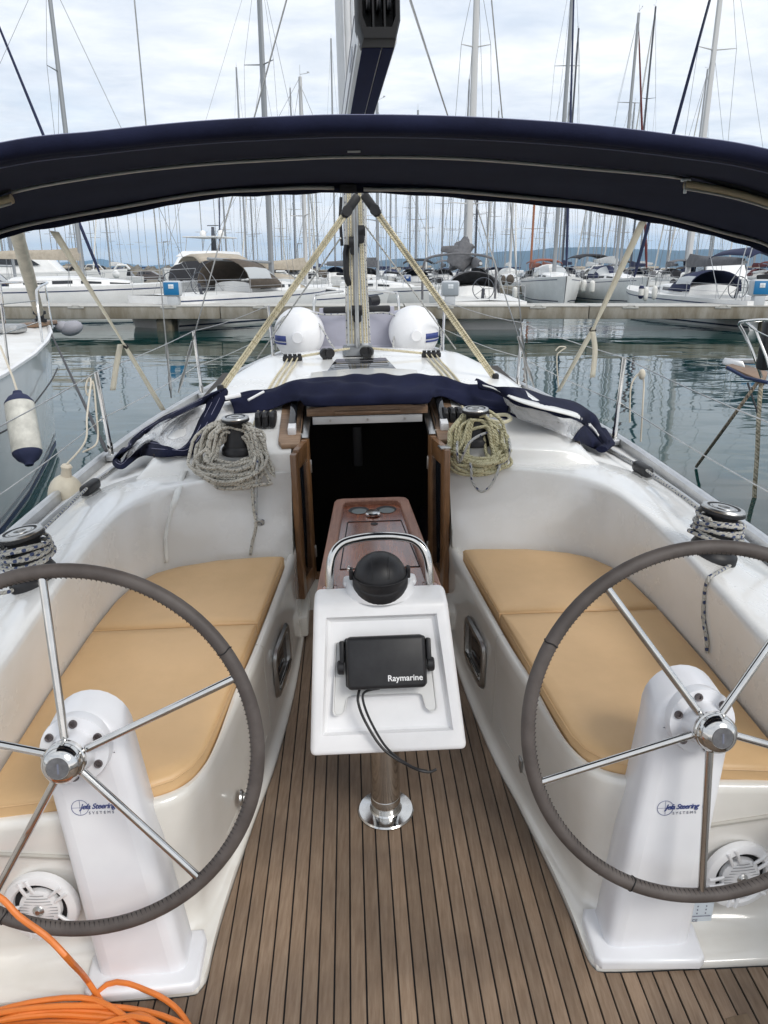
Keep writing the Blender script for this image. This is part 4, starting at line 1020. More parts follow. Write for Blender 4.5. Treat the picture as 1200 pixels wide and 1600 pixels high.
# sheets wound on the coaming winches, led aft from the blocks
for sgn, c in ((1, gR), (-1, gL)):
    w = outax(sgn).normalized(); u = w.orthogonal().normalized(); v = w.cross(u)
    g = G(); pts = []
    for k in range(0, 260):
        a = 2 * pi * k / 40; f = k / 260; h = .062 + .075 * abs(((f * 2.0) % 2.0) - 1.0); r_ = lerp_table([(0.04, .070), (.08, .060), (.15, .054)], h) + .010 + .006 * (f > .5)
        pts.append(c + w * (h + .006 * sin(a * 1.0 + k * .13)) + (cos(a) * u + sin(a) * v) * r_)
    blk = Vector((sgn * 1.215, 3.13, deck_z(1.215, 3.13) + .045))
    fwd = Vector((sgn * 1.28, 3.75, deck_z(1.28, 3.75) + .03))
    start = [fwd, blk, c + w * .060 + Vector((sgn * .07, .06, 0))]
    g.tube([start[0].lerp(start[1], k / 6) for k in range(6)] + [start[1].lerp(start[2], k / 10) for k in range(10)] + pts, .0062, 7)
    if sgn > 0: tail = [pts[-1], P(1145, 872, z=.70), P(1120, 895, z=.72), P(1108, 903, z=.722), P(1101, 925, x=.958), P(1099, 965, x=.962), P(1104, 1000, x=.966), P(1104, 1020, x=.970)]
    else: tail = [pts[-1], P(25, 915, z=.71), P(-10, 930, z=.71), P(-40, 945, z=.71)]
    g.tube(catmull(tail, 40), .0062, 7)
    tag(g.build('sheet_rope', blue_w), 'blue flecked sheet wound round the ' + ('right coaming winch, its tail hanging over the backrest' if sgn > 0 else 'left coaming winch and led forward'), 'rope', 'genoa sheets')
    t = empty('sheet_lead_block', blk, 'black sheet block on the ' + ('right' if sgn > 0 else 'left') + ' side deck near the toe rail', 'block', 'deck blocks')
    R = Matrix.Rotation(radians(8 * sgn), 3, 'Z')
    g = G(); g.box(blk - Vector((0, 0, .008)), (.045, .135, .050), R=R, bev=.018, seg=3); g.build('block_shell', black, t)
    g = G(); g.box(blk - Vector((0, .0, .036)), (.05, .09, .02), R=R, bev=.004); g.build('block_car', steel_dull, t)

# --- rope clutches
for sgn in (-1, 1):
    b = P(415, 655, z=.90) if sgn < 0 else P(706, 648, z=.90); b.z = roof_pt(abs(b.x), b.y)
    t = empty('rope_clutch', b, 'bank of black rope clutches on the roof beside the ' + ('left' if sgn < 0 else 'right') + ' winch', 'clutch', 'rope clutches')
    for k in range(3):
        x = b.x + (k - 1) * .032; g = G(); g.box((x, b.y + .02, b.z + .026), (.027, .12, .05), bev=.006); cl = g.build('clutch_body', black, t)
        g = G(); g.hexa([(x - .01, b.y - .05, b.z + .05), (x + .01, b.y - .05, b.z + .05), (x + .01, b.y + .05, b.z + .05), (x - .01, b.y + .05, b.z + .05), (x - .01, b.y - .03, b.z + .068), (x + .01, b.y - .03, b.z + .068), (x + .01, b.y + .05, b.z + .058), (x - .01, b.y + .05, b.z + .058)], bev=.003); g.build('lever', black, cl)
# --- coils of line over the roof winches
grey_line = rope_mat('grey_braid', (0.58, 0.55, 0.48), (0.25, 0.24, 0.21), 34, 0.72)
yell_line = rope_mat('yellow_braid', (0.60, 0.56, 0.36), (0.34, 0.31, 0.18), 34, 0.72)
fleck = rope_mat('fleck_braid', (0.52, 0.52, 0.50), (0.05, 0.06, 0.13), 22, 0.70)
def on_skin(p, lift):
    """rest a point on the roof, the ledge or the coaming edge"""
    x, y = abs(p.x), p.y
    if y > 3.07: z = roof_pt(x, y)
    elif y > 2.99: z = 0.735 + (y - 2.99) / .08 * .08
    else: z = 0.735
    p.z = max(z + lift, p.z) if p.y > 2.98 else p.z
    return p
def coil(c, n, rx, ry, m_, name, label, seed, drop, sgn):
    """a heap of loops thrown over a winch: each turn its own size and slant, the fronts sagging over the ledge"""
    rnd = random.Random(seed); g = G(); pts = []
    for k in range(n):
        big = rnd.random()
        ax_ = rx * (.50 + .56 * big); ay = ry * (.46 + .60 * rnd.random()); ox, oy = rnd.uniform(-.026, .026), rnd.uniform(-.030, .022); rot = rnd.uniform(-.4, .4)
        lift = .008 + .0075 * (k % 8) + rnd.uniform(0, .010); ph = rnd.uniform(0, 1.2); tx, ty = rnd.uniform(-.2, .2), rnd.uniform(-.05, .15)
        for j in range(20):
            a = 2 * pi * j / 20 + ph
            wob = 1 + .055 * sin(2 * a + k) + .025 * sin(3 * a + 2 * k)
            x = ax_ * cos(a) * wob; y = ay * sin(a) * wob
            p = Vector((c.x + ox + x * cos(rot) - y * sin(rot), c.y + oy + x * sin(rot) + y * cos(rot), 0))
            zz = roof_pt(abs(p.x), max(p.y, 3.09)) if p.y > 3.07 else 0.742
            up = .060 * max(0, sin(a)) ** 2 + tx * x * .5 + max(0, ty * y)
            p.z = zz + max(.008, lift + up)
            if p.y < 3.02: p.y = 3.02 - (3.02 - p.y) * .45; p.z -= (3.02 - p.y) * 1.25; p.y -= .0; p.z = max(p.z, .695)
            if p.z < .742: p.y = min(p.y, 3.02 - .20 * (.742 - p.z))
            pts.append(p)
    g.tube(catmull(pts, len(pts) * 2), .0072, 7)
    return tag(g.build(name, m_), label, 'rope', 'coiled halyards')
cl_ = Vector((pL.x - .020, pL.y - .080, pL.z)); cr_ = Vector((pR.x + .005, pR.y - .075, pR.z))
coil(cl_, 26, .150, .125, grey_line, 'rope_coil', 'big grey coil of line heaped round the left roof winch', 3, .3, -1)
coil(cr_, 22, .115, .105, yell_line, 'rope_coil', 'yellowish coil of line heaped round the right roof winch', 5, .3, 1)
def loose(name, pts, r, m_, label, n=50, cat='rope', group=None):
    g = G(); g.tube(catmull(pts, n), r, 7); return tag(g.build(name, m_), label, cat, group)
loose('rope_tail', [P(400, 690, z=.80), P(398, 715, y=3.015), P(394, 745, y=2.99), P(396, 790, y=2.95), P(400, 820, y=2.91), P(394, 850, y=2.885), P(391, 868, y=2.87)], .0066, grey_line, 'plain grey rope tail hanging down the white wall left of the companionway')
g = G(); kx = P(404, 815, y=2.925)
g.tube(catmull([P(404, 692, z=.80), P(402, 720, y=3.01), P(400, 760, y=2.98), P(401, 808, y=2.93), kx + Vector((.012, 0, -.012)), kx + Vector((.020, -.006, .004)), kx + Vector((.0, -.012, .010)), kx + Vector((-.014, -.008, -.004)), kx + Vector((.010, -.010, -.010))], 50), .0058, 7); tag(g.build('rope_tail', fleck), 'short flecked rope tail ending in a knot, beside the plain grey one', 'rope')
loose('rope_loop', [P(722, 690, z=.815), P(735, 725, y=2.985), P(738, 752, y=2.96), P(752, 768, y=2.945), P(768, 757, y=2.955), P(780, 730, y=2.98), P(785, 700, z=.80)], .0058, fleck, 'blue flecked rope loop drooping below the yellowish coil')
loose('rope_loop', [P(718, 672, z=.84), P(714, 700, z=.83), P(718, 722, y=3.0), P(735, 690, z=.86), P(765, 675, z=.87), P(790, 680, z=.85), P(797, 700, z=.82), P(790, 722, y=3.01), P(765, 728, y=2.995)], .0056, fleck, 'blue flecked rope crossed over the front of the yellowish coil', 70)
loose('rope_loop', [P(765, 650, z=.90), P(790, 648, z=.90), P(798, 655, z=.89), P(785, 660, z=.89), P(762, 656, z=.90)], .008, mat('cream_plain', (0.62, 0.58, 0.42), 0.8), 'cream rope bight lying behind the right roof winch')
# white strap tied by the left coil
g = G(); sp = [P(300, 712, z=.775), P(292, 730, z=.75), P(284, 745, z=.735), P(276, 775, y=2.845), P(265, 810, y=2.80), P(259, 840, y=2.765), P(261, 880, y=2.73)]
rows = []
for k, p in enumerate(catmull(sp, 24)):
    w_ = .014 * (1 if k < 14 else .6); rows.append([p + Vector((-w_, 0, 0)), p + Vector((w_, -.004, .002))])
g.sheet(rows); tag(g.build('strap', white_tape, solid=.003), 'thin white strap hanging over the left coaming down to the cushion', 'strap')

# --- lowered sprayhood lying over the roof
sh_ = empty('sprayhood', (0, 3.55, .95), 'lowered navy sprayhood lying crumpled across the coachroof', 'sprayhood')
rnd = random.Random(11)
g = G(); rows = []
N_ = 60
sp_top = [(-.70, 3.60), (-.45, 3.70), (-.1, 3.77), (.15, 3.77), (.45, 3.68), (.72, 3.54)]
sp_bot = [(-.62, 3.46), (-.37, 3.44), (-.26, 3.31), (-.1, 3.30), (.15, 3.30), (.27, 3.31), (.38, 3.46), (.64, 3.34)]
T_ = catmull([(a, b, 0) for a, b in sp_top], N_); B_ = catmull([(a, b, 0) for a, b in sp_bot], N_)
for i in range(N_):
    a, b = B_[i], T_[i]; row = []
    for k in range(15):
        t = k / 14; p = a.lerp(b, t)
        base = roof_pt(abs(p.x), p.y); kk = max(0.0, min(1.0, (.50 - abs(p.x)) / .22)); kk = kk * kk * (3 - 2 * kk); base = base + kk * max(0, .962 - base) + .012
        hgt = .036 * sin(pi * min(1, t * 1.02)) ** .7 + .014 * sin(11 * t + 3.0 * p.x + 1.2 * sin(6 * p.x)) * sin(pi * t) + .009 * abs(sin(13 * p.x + 7 * t)) * sin(pi * t) + .006 * sin(37 * p.x - 12 * t) * sin(pi * t)
        hgt += .010 * kk
        row.append((p.x, p.y, base + hgt + (.012 if k == 0 and abs(p.x) < .3 else 0)))
    q = row[0]; dz = .040 if abs(a.x) < .29 else .014
    row = [(q[0], q[1] - .010 + .003 * sin(a.x * 19), q[2] - dz), (q[0], q[1] - .010, q[2] - dz * .5)] + row
    rows.append(row)
g.sheet(rows); hood = g.build('hood_cloth', navy, sh_, solid=.006, sharp=80, subsurf=1)
def flap(outer, inner, z_o, z_i, closed=True):
    return [P(*p, z=z) for p, z in zip(outer, z_o)], [P(*p, z=z) for p, z in zip(inner, z_i)]
def drape(x, y): 
    return (roof_pt(abs(x), y) if y > 3.08 else deck_z(abs(x), y)) 
def onto(px, py, lift):
    z = .85
    for _ in range(10):
        p = P(px, py, z=z); z = z + .6 * (drape(p.x, p.y) + lift - z)
    return P(px, py, z=z)
# port flap: navy border round clear vinyl, its end curled in a loop
oc = [(352, 606, .09), (318, 622, .07), (262, 650, .09), (222, 672, .11), (203, 690, .12), (197, 703, .11), (182, 712, .07), (176, 722, .04), (180, 730, .03), (192, 732, .03), (206, 722, .05), (222, 712, .045), (248, 714, .02), (276, 712, .02), (301, 709, .02), (318, 690, .02), (333, 662, .03), (345, 640, .04), (356, 615, .07)]
ic = [(322, 630, .07), (305, 636, .07), (268, 654, .085), (232, 675, .10), (211, 692, .10), (206, 699, .10), (198, 704, .08), (190, 714, .04), (188, 721, .04), (193, 722, .04), (203, 703, .06), (222, 689, .07), (244, 690, .04), (254, 698, .022), (272, 705, .02), (290, 696, .02), (302, 678, .025), (312, 655, .035), (320, 640, .05)]
Op = [onto(*p) for p in oc]; Ip = [onto(*p) for p in ic]
g = G(); no = 96
def loop(P_, n):
    return catmull(list(P_) + [P_[0]], n + 1)[:-1]
Ol, Il = loop(Op, no), loop(Ip, no)
mid = [a.lerp(b, .5) + Vector((0, 0, .012 + .006 * sin(i * .7))) for i, (a, b) in enumerate(zip(Ol, Il))]
g.sheet([Ol, mid, Il], closed=True); g.build('flap_border', navy, sh_, solid=.007, sharp=80)
g = G(); st = [Ol[i].lerp(Il[i], .32) + Vector((0, 0, .0135)) for i in range(no)]; st2 = [Ol[i].lerp(Il[i], .68) + Vector((0, 0, .0135)) for i in range(no)]
for q in (st, st2): g.tube(q, .0009, 4, closed=True)
g.build('seam_stitching', mat('thread_pale', (0.30, 0.30, 0.42), 0.7), sh_)
g = G(); cen = sum(Il, Vector()) / no; rows = [Il]
for f in (.25, .5, .75, .93): rows.append([a.lerp(cen, f) + Vector((0, 0, .02 * sin(f * 3) + .016 * sin(i * .5 + f * 7) * sin(f * 3.0))) for i, a in enumerate(Il)])
g.sheet(rows, closed=True); g.build('clear_window', vinyl, sh_, solid=.001, sharp=80)
g = G(); g.tube([onto(352, 622, .09), onto(376, 617, .09)], .010, 8); g.tube([onto(388, 625, .12), onto(412, 612, .12)], .006, 8); g.each('hood_tube', plast_w, sh_)
# starboard flap: long navy panel with a white zip and a clear window, turned under at its end
top_e = [(742, 594, .10), (765, 602, .12), (800, 606, .13), (840, 614, .14), (878, 624, .13), (910, 634, .10), (928, 648, .08), (940, 668, .06), (953, 690, .04)]
mid_e = [(748, 606, .10), (772, 612, .13), (802, 628, .14), (838, 640, .14), (872, 648, .12), (900, 656, .09), (917, 666, .07), (931, 680, .05), (946, 700, .03)]
low_e = [(760, 640, .05), (790, 646, .05), (815, 656, .04), (838, 664, .03), (862, 672, .025), (880, 680, .02), (900, 688, .02), (922, 698, .015), (940, 706, .012)]
Tp, Mp, Lp = ([onto(*p) for p in q] for q in (top_e, mid_e, low_e))
Tp, Mp, Lp = (catmull(q, 44) for q in (Tp, Mp, Lp))
g = G(); rows = [[t.lerp(m_, f) + Vector((0, 0, .014 * sin(pi * f) + .006 * sin(i * .6 + 4 * f))) for f in (0, .25, .5, .75, 1)] for i, (t, m_) in enumerate(zip(Tp, Mp))]
g.sheet(rows); g.build('flap_panel', navy, sh_, solid=.007, sharp=80)
g = G(); rows = [[a.lerp(b, f) + Vector((0, 0, .012)) for f in (.80, .90, 1.02)] for i, (a, b) in enumerate(zip(Tp, Mp))]; g.sheet(rows[2:40]); g.build('zip', mat('zip_white', (0.72, 0.72, 0.70), 0.6), sh_, solid=.004)
g = G(); i0 = 0
rows = [[a.lerp(b, f) + Vector((0, 0, .012 * sin(i * .45 + 6 * f) * sin(pi * f))) for f in (0.02, .2, .4, .6, .8, 1)] for i, (a, b) in enumerate(zip(Mp, Lp)) if 7 < i < 33]; g.sheet(rows); g.build('clear_window', vinyl, sh_, solid=.001, sharp=80)
g = G(); rows = [[a.lerp(b, f) + Vector((0, 0, .010 * sin(pi * f))) for f in (0, .3, .6, 1)] for i, (a, b) in enumerate(zip(Mp, Lp)) if i >= 31]; g.sheet(rows)
rows = [[a.lerp(b, f) + Vector((0, 0, .008)) for f in (0.0, .12)] for i, (a, b) in enumerate(zip(Mp, Lp))]; g.sheet(rows)
rows = [[a.lerp(b, f) + Vector((0, 0, .004)) for f in (.9, 1.03)] for i, (a, b) in enumerate(zip(Mp, Lp)) if i < 10]; g.sheet(rows); g.build('flap_border', navy, sh_, solid=.007, sharp=80)
g = G(); e0 = Tp[-1]; g.tube([Tp[-6] + Vector((0, 0, -.01)), Tp[-1] + Vector((0, 0, -.01)), Lp[-1] + Vector((0, 0, .012))], .028, 10, flat=.6); g.build('flap_fold', navy, sh_)

# --- bimini
bi = empty('bimini', (0, 1.8, 1.82), 'dark navy bimini awning stretched across above the cockpit', 'awning')
af = [(0, 226), (150, 208), (300, 193), (440, 185), (555, 182), (720, 185), (900, 196), (1050, 213), (1200, 236)]
md = [(0, 298), (150, 268), (300, 250), (440, 241), (555, 237), (720, 240), (900, 254), (1075, 272), (1200, 302)]
fw_ = [(0, 375), (100, 352), (300, 316), (430, 304), (555, 302), (720, 309), (900, 328), (1010, 345), (1130, 374), (1200, 396)]
def arch(tab, y, ext, droop):
    pts = [P(px, py, y=y) for px, py in tab]
    a, b = pts[0], pts[-1]; s0 = (pts[0] - pts[1]).normalized(); s1 = (pts[-1] - pts[-2]).normalized()
    L_ = [a + s0 * ext + Vector((0, 0, -droop)), a + s0 * ext * .5 + Vector((0, 0, -droop * .3))]; R_ = [b + s1 * ext * .5 + Vector((0, 0, -droop * .3)), b + s1 * ext + Vector((0, 0, -droop))]
    return catmull(L_ + pts + R_, 80)
A1 = arch(af, 1.25, .62, .10); A2 = arch(md, 1.72, .42, .12); A3 = arch(fw_, 2.45, .12, .14)
g = G(); rows = []
for i, (a, b, c) in enumerate(zip(A1, A2, A3)):
    row = [a + Vector((0, .0, -.020))]
    for f in (.15, .35, .6, .85, 1.0): row.append(a.lerp(b, f) + Vector((0, 0, -.020 * (1 - f) + .006 * sin(pi * f))))
    for f in (.04, .15, .35, .6, .8, .92): row.append(b.lerp(c + Vector((0, 0, .030)), f) + Vector((0, 0, .008 * sin(pi * f))))
    row.append(c + Vector((0, .004, .030))); row.append(c + Vector((0, .002, .014))); row.append(c + Vector((0, .004 * sin(i * .8), .0022 * sin(i * .55) + .0018 * sin(i * 1.7)))); rows.append(row)
g.sheet(rows); g.build('canopy', navy_d, bi, solid=.006, sharp=80)
g = G(); rc = []
for a in A1: rc.append(a + Vector((0, 0, -.0105)))
g.tube(rc, .0125, 14); g.build('canopy_roll', navy, bi)
g = G(); g.tube([p + Vector((0, -.002, .0124)) for p in rc], .0010, 4); g.tube([a.lerp(b, .16) + Vector((0, 0, -.019)) for a, b in zip(A1, A2)], .0009, 4); g.build('hem_stitching', mat('thread_blue', (0.16, 0.17, 0.26), 0.8), bi)
def strip(A_, off, hw_, m_, name, lo=0, hi=80, dy=0.0, wob=0.0):
    g = G(); rows = [[p + Vector((0, dy, off + hw_ + wob * sin(i * .8))), p + Vector((0, dy - .004, off - hw_ + wob * sin(i * .8)))] for i, p in enumerate(A_)][lo:hi]
    g.sheet(rows); return g.build(name, m_, bi, solid=.003)
zipm = mat('zip_tape', (0.60, 0.58, 0.54), 0.7)
ir = min(range(80), key=lambda i: abs(A2[i].x - P(1075, 272, y=1.72).x)); il = min(range(80), key=lambda i: abs(A2[i].x - P(22, 294, y=1.72).x))
strip(A2, -.010, .0028, zipm, 'zip', il, ir + 1, -.004)
A3b = [c + Vector((0, -.004, .012 + .008 * min(1, abs(c.x) / .6))) for b, c in zip(A2, A3)]
im = min(range(80), key=lambda i: abs(A3[i].x - P(552, 300, y=2.45).x))
strip(A3b, .0, .0050, zipm, 'zip', 0, im - 0, -.003, .0010); strip(A3b, .0, .0050, zipm, 'zip', im + 1, 80, -.003, .0010)
g = G(); g.box(A3b[im] + Vector((0, -.006, .0)), (.05, .006, .022), bev=.002); g.build('fabric_patch', black_m, bi)
g = G(); p = P(553, 237, y=1.66); g.box(p, (.026, .002, .0035)); g.build('label_tab', white_tape, bi)
# zip pull, and the gaps at both ends where the frame tube and its sleeve show
bow = mat('frame_sleeve', (0.50, 0.40, 0.26), 0.6)
for lo, hi in ((ir, 80), (0, il + 1)):
    g = G(); rows = [[p + Vector((0, -.006, -.004 - .016 * min(1, abs(i - (lo if lo else hi)) / 5))), p + Vector((0, -.010, .010))] for i, p in enumerate(A2)][lo:hi]; g.sheet(rows); g.build('sleeve_gap', black_m, bi, solid=.003)
    g = G(); g.tube([p + Vector((0, -.010, -.018 - .004)) for p in A2[lo:hi]], .0095, 10); fr = g.build('frame_tube', bow, bi)
    g = G(); rows = [[p + Vector((0, -.016, -.029)), p + Vector((0, -.018, -.0335))] for p in A2[lo:hi]]; g.sheet(rows); g.build('zip', zipm, bi, solid=.002)
g = G(); p = A2[ir] + Vector((0, -.012, -.012)); g.box(p, (.022, .006, .010), bev=.002); g.box(p + Vector((0.0, -.002, -.016)), (.007, .003, .024), bev=.001); g.build('zip_pull', steel_dull, bi)
# side bows, standing on the coaming outside the picture
for A_, yb in ((A1, 1.3), (A3, 1.9)):
    g = G(); L_, R_ = A_[0], A_[-1]
    g.tube(catmull([(-1.32, yb, deck_z(1.32, yb)), (-1.36, (yb + L_.y) / 2, .95), L_ + Vector((0, 0, -.02))], 12), .0125, 8); g.tube(catmull([(1.32, yb, deck_z(1.32, yb)), (1.36, (yb + R_.y) / 2, .95), R_ + Vector((0, 0, -.02))], 12), .0125, 8); g.each('bow_tube', steel, bi)
g = G(); g.tube([c + (b - c) * .03 + Vector((0, 0, .046)) for b, c in zip(A2, A3)], .0125, 8); g.build('bow_tube', steel, bi)
# webbing tie-downs from the front edge to the side decks
def ribbon(pts, w, m_, name, label, n=30, twist=0.6, cat='strap', group=None):
    g = G(); pts = catmull(pts, n); rows = []
    for i, p in enumerate(pts):
        a = twist * sin(i / n * 3.2); e = Vector((cos(a), .25 * sin(a) + .1, .25 * sin(a))).normalized()
        rows.append([p - e * w, p + e * w])
    g.sheet(rows); return g, m_
for nm, a, k, b, tail, lab in (('tie_down_strap', (85, 362), (195, 540), (255, 641), [(188, 538), (181, 575), (176, 610)], 'cream webbing strap running from the left of the awning to the deck, tail hanging'),
                         ('tie_down_strap', (1005, 345), (926, 516), (872, 612), [(926, 518), (930, 548), (926, 590)], 'cream webbing strap running from the right of the awning to the deck, tail hanging')):
    A_ = P(*a, y=2.45); B_ = P(*b, y=4.0); f_ = .6
    K_ = P(*k, y=3.30)
    g = G(); rows = []
    for i in range(34):
        t = i / 33; p = A_.lerp(K_, t / .62) if t < .62 else K_.lerp(B_, (t - .62) / .38)
        w_ = lerp_table([(0, .013), (.45, .010), (.58, .006), (.66, .012), (1, .013)], t); dd = (K_ - A_) if t < .62 else (B_ - K_); e = dd.cross(Vector((.15 * sin(4 * t), 1, .15 * cos(5 * t)))).normalized(); rows.append([p - e * w_, p + e * w_])
    g.sheet(rows)
    tl_ = catmull([P(*q, y=3.28) for q in tail], 10); g.sheet([[p - Vector((.012, 0, 0)), p + Vector((.012, .004, 0))] for p in tl_])
    t = tag(g.build(nm, webbing, solid=.0025), lab, 'strap', 'awning tie-downs')
    g = G(); g.box(K_, (.03, .008, .02), R=Matrix.Rotation(.6, 3, 'Y'), bev=.003); g.build('buckle', black, t)

# --- inflatable dinghy lashed on the foredeck, stern towards the cockpit
dg = empty('dinghy', (0, 5.6, .80), 'grey inflatable dinghy with white tube ends on the foredeck', 'dinghy')
tubes_x = []
for sgn, (px, py) in ((-1, (466, 525)), (1, (649, 522))):
    c = P(px, py, y=5.55); R = .185; n = 28; tubes_x.append(c)
    g = G(); rows = []
    for y, r in ((5.72, R), (6.3, R), (7.1, R), (7.7, R * .96)):
        xx = c.x * (1 if y < 7 else .75); rows.append([(xx + r * cos(2 * pi * k / n), y, c.z - .13 * (y - 5.7) + r * sin(2 * pi * k / n)) for k in range(n)])
    g.sheet(rows, closed=True); tb_ = g.build('buoyancy_tube', rub_gray, dg)
    g = G(); prof = [(0, 0), (.036, .0), (.042, .006), (.044, .022), (.060, .030), (.110, .058), (.150, .095), (.174, .140), (.184, .185), (.187, .235), (.1855, .30)]
    g.lathe([(r, h) for r, h in prof], (c.x, 5.44, c.z), (0, 1, 0), 36); cone = g.build('tube_end', tube_w, dg)
    g = G(); g.lathe([(.1862, .262), (.1875, .266), (.1875, .285), (.1862, .289)], (c.x, 5.44, c.z), (0, 1, 0), 36); g.build('tube_band', mat('pale_band', (0.60, 0.60, 0.63), 0.5), cone)
    for dz, h_ in ((.0, .020), (-.036, .007)):
        g = G(); rows = []
        for k in range(9):
            x = .085 + .095 * k / 8 if sgn < 0 else .070 + .105 * k / 8
            def yy(r): return 5.44 + lerp_table([(h, q) for h, q in prof], r) - .002
            lo_, hi_ = dz - h_, dz + h_
            rows.append([(c.x + sgn * x, yy(hypot(x, z)), c.z + z - .01) for z in (lo_, hi_)])
        g.sheet(rows); g.build('tube_stripe', ink, cone, solid=.002)
zc_ = tubes_x[0].z
g = G(); g.box((-.012, 5.78, zc_ + .0), (.56, .035, .34), bev=.006); g.build('transom', rub_gray, dg)
g = G(); g.box((-.012, 5.775, zc_ + .155), (.50, .05, .045), bev=.01); g.build('transom_cap', black_m, dg)
g = G(); g.box((-.01, 6.7, zc_ - .25), (.60, 1.9, .04), R=Matrix.Rotation(-.13, 3, 'X'), bev=.01); g.build('dinghy_floor', rub_gray, dg)
loose('lashing', [(tubes_x[0].x - .19, 5.55, zc_ - .16), (tubes_x[0].x - .15, 5.52, zc_ + .08), (tubes_x[0].x + .02, 5.60, zc_ + .16), (tubes_x[0].x + .2, 5.70, zc_ + .13), (0, 5.74, zc_ + .125), (tubes_x[1].x - .2, 5.70, zc_ + .13), (tubes_x[1].x - .12, 5.60, zc_ + .08), (tubes_x[1].x - .16, 5.52, zc_ - .10), (tubes_x[1].x + .04, 5.52, zc_ - .185), (tubes_x[1].x + .18, 5.56, zc_ - .12), (tubes_x[1].x + .19, 5.6, zc_ + .02)], .007, fleck, 'flecked line lashed across the stern of the grey dinghy', 90)
loose('lashing', [(tubes_x[0].x - .17, 5.6, zc_ - .10), (tubes_x[0].x - .10, 5.55, zc_ + .13), (tubes_x[0].x + .12, 5.60, zc_ + .10), (-.2, 5.4, zc_ - .05), (-.08, 5.0, zc_ - .12)], .007, fleck, 'flecked line running from the left dinghy tube to the mast foot', 60)
# pulpit rail showing above the dinghy
g = G()
for s_ in (-1, 1):
    g.tube(catmull([(s_ * .42, 7.35, .60), (s_ * .40, 7.40, 1.05), (s_ * .36, 7.5, 1.10), (s_ * .12, 7.6, 1.12)], 20), .0125, 8)
g.build('pulpit', steel, yacht)
g = G(); g.tube([(.12, 7.3, 1.04), (.2, 7.35, 1.05)], .05, 12); g.build('furling_drum', black, yacht)

# --- fender hanging outside the port rail, on its looped line
fb = P(110, 752, y=3.50)
ft = empty('fender', fb, 'round cream fender hanging outside the rail at left', 'fender')
g = G(); g.ellipsoid(fb + Vector((-.03, 0, -.075)), (.085, .085, .11), 20, 12); g.build('fender_body', mat('old_fender', (0.62, 0.56, 0.44), 0.5, var=.2, vscale=8), ft)
g = G(); g.lathe([(.03, -.04), (.022, .03), (.027, .045), (.02, .055), (0, .055)], fb + Vector((-.015, 0, .03)), (0.2, 0, 1), 14); g.build('fender_eye', mat('old_fender'[:] if False else 'old_fender_2', (0.60, 0.53, 0.42), 0.55), ft)
loose('fender_line', [fb + Vector((-.01, 0, .08)), P(133, 690, y=3.6), P(136, 650, y=3.7), P(142, 597, y=3.95), P(138, 592, y=3.97), P(134, 606, y=3.95), P(138, 618, y=3.95), P(145, 596, y=4.0), P(150, 640, y=3.95), P(152, 690, y=3.9), P(130, 706, y=3.7)], .0048, mat('beige_line', (0.56, 0.51, 0.42), 0.85), 'beige fender line looped over the guard wire at left', 80)
loose('guard_line', [P(1001, 690, y=4.05), P(1004, 640, y=4.05), P(1006, 600, y=4.1), P(1002, 584, y=4.1), P(992, 590, y=4.1), P(985, 610, y=4.08), P(984, 660, y=4.05)], .0048, MATS['beige_line'], 'beige line knotted over the guard wire at right', 60)
g = G(); g.ellipsoid(P(1003, 585, y=4.1), (.02, .02, .03), 10, 8); tag(g.build('rope_knot', MATS['beige_line']), 'fist of beige knotted line on the right guard wire', 'knot')
loose('guard_line', [P(868, 548, y=5.5), P(874, 542, y=5.5), P(884, 543, y=5.5), P(876, 549, y=5.5), P(870, 560, y=5.5), P(873, 610, y=5.5)], .005, MATS['beige_line'], 'small beige line tied at the second stanchion on the right', 50)

# --- orange hose coiled at the lower left
g = G(); pts = [P(-60, 1372, y=1.20), P(0, 1402, y=1.18), P(30, 1432, y=1.16), P(75, 1465, y=1.14), P(110, 1502, y=1.13), P(142, 1540, z=.05)]
cx0, cy0 = -.82, 1.07
rnd = random.Random(4)
for k in range(10):
    rx, ry = .33 + rnd.uniform(-.06, .05), .150 + rnd.uniform(-.035, .035); ox, oy = rnd.uniform(-.05, .05), rnd.uniform(-.03, .03)
    for j in range(14):
        a = -2 * pi * j / 14 + .5 + k * .06
        pts.append(Vector((cx0 + ox + rx * cos(a), cy0 + oy + ry * sin(a), .018 + .010 * (k % 3) + .010 * sin(a * 2 + k) ** 2)))
pts += [P(175, 1535, z=.04), P(235, 1550, z=.03), P(275, 1575, z=.02), P(300, 1610, z=.016)]
g.tube(catmull(pts, 520), .0066, 9); tag(g.build('hose', orange), 'orange hose in a loose coil on the teak floor at lower left', 'hose')
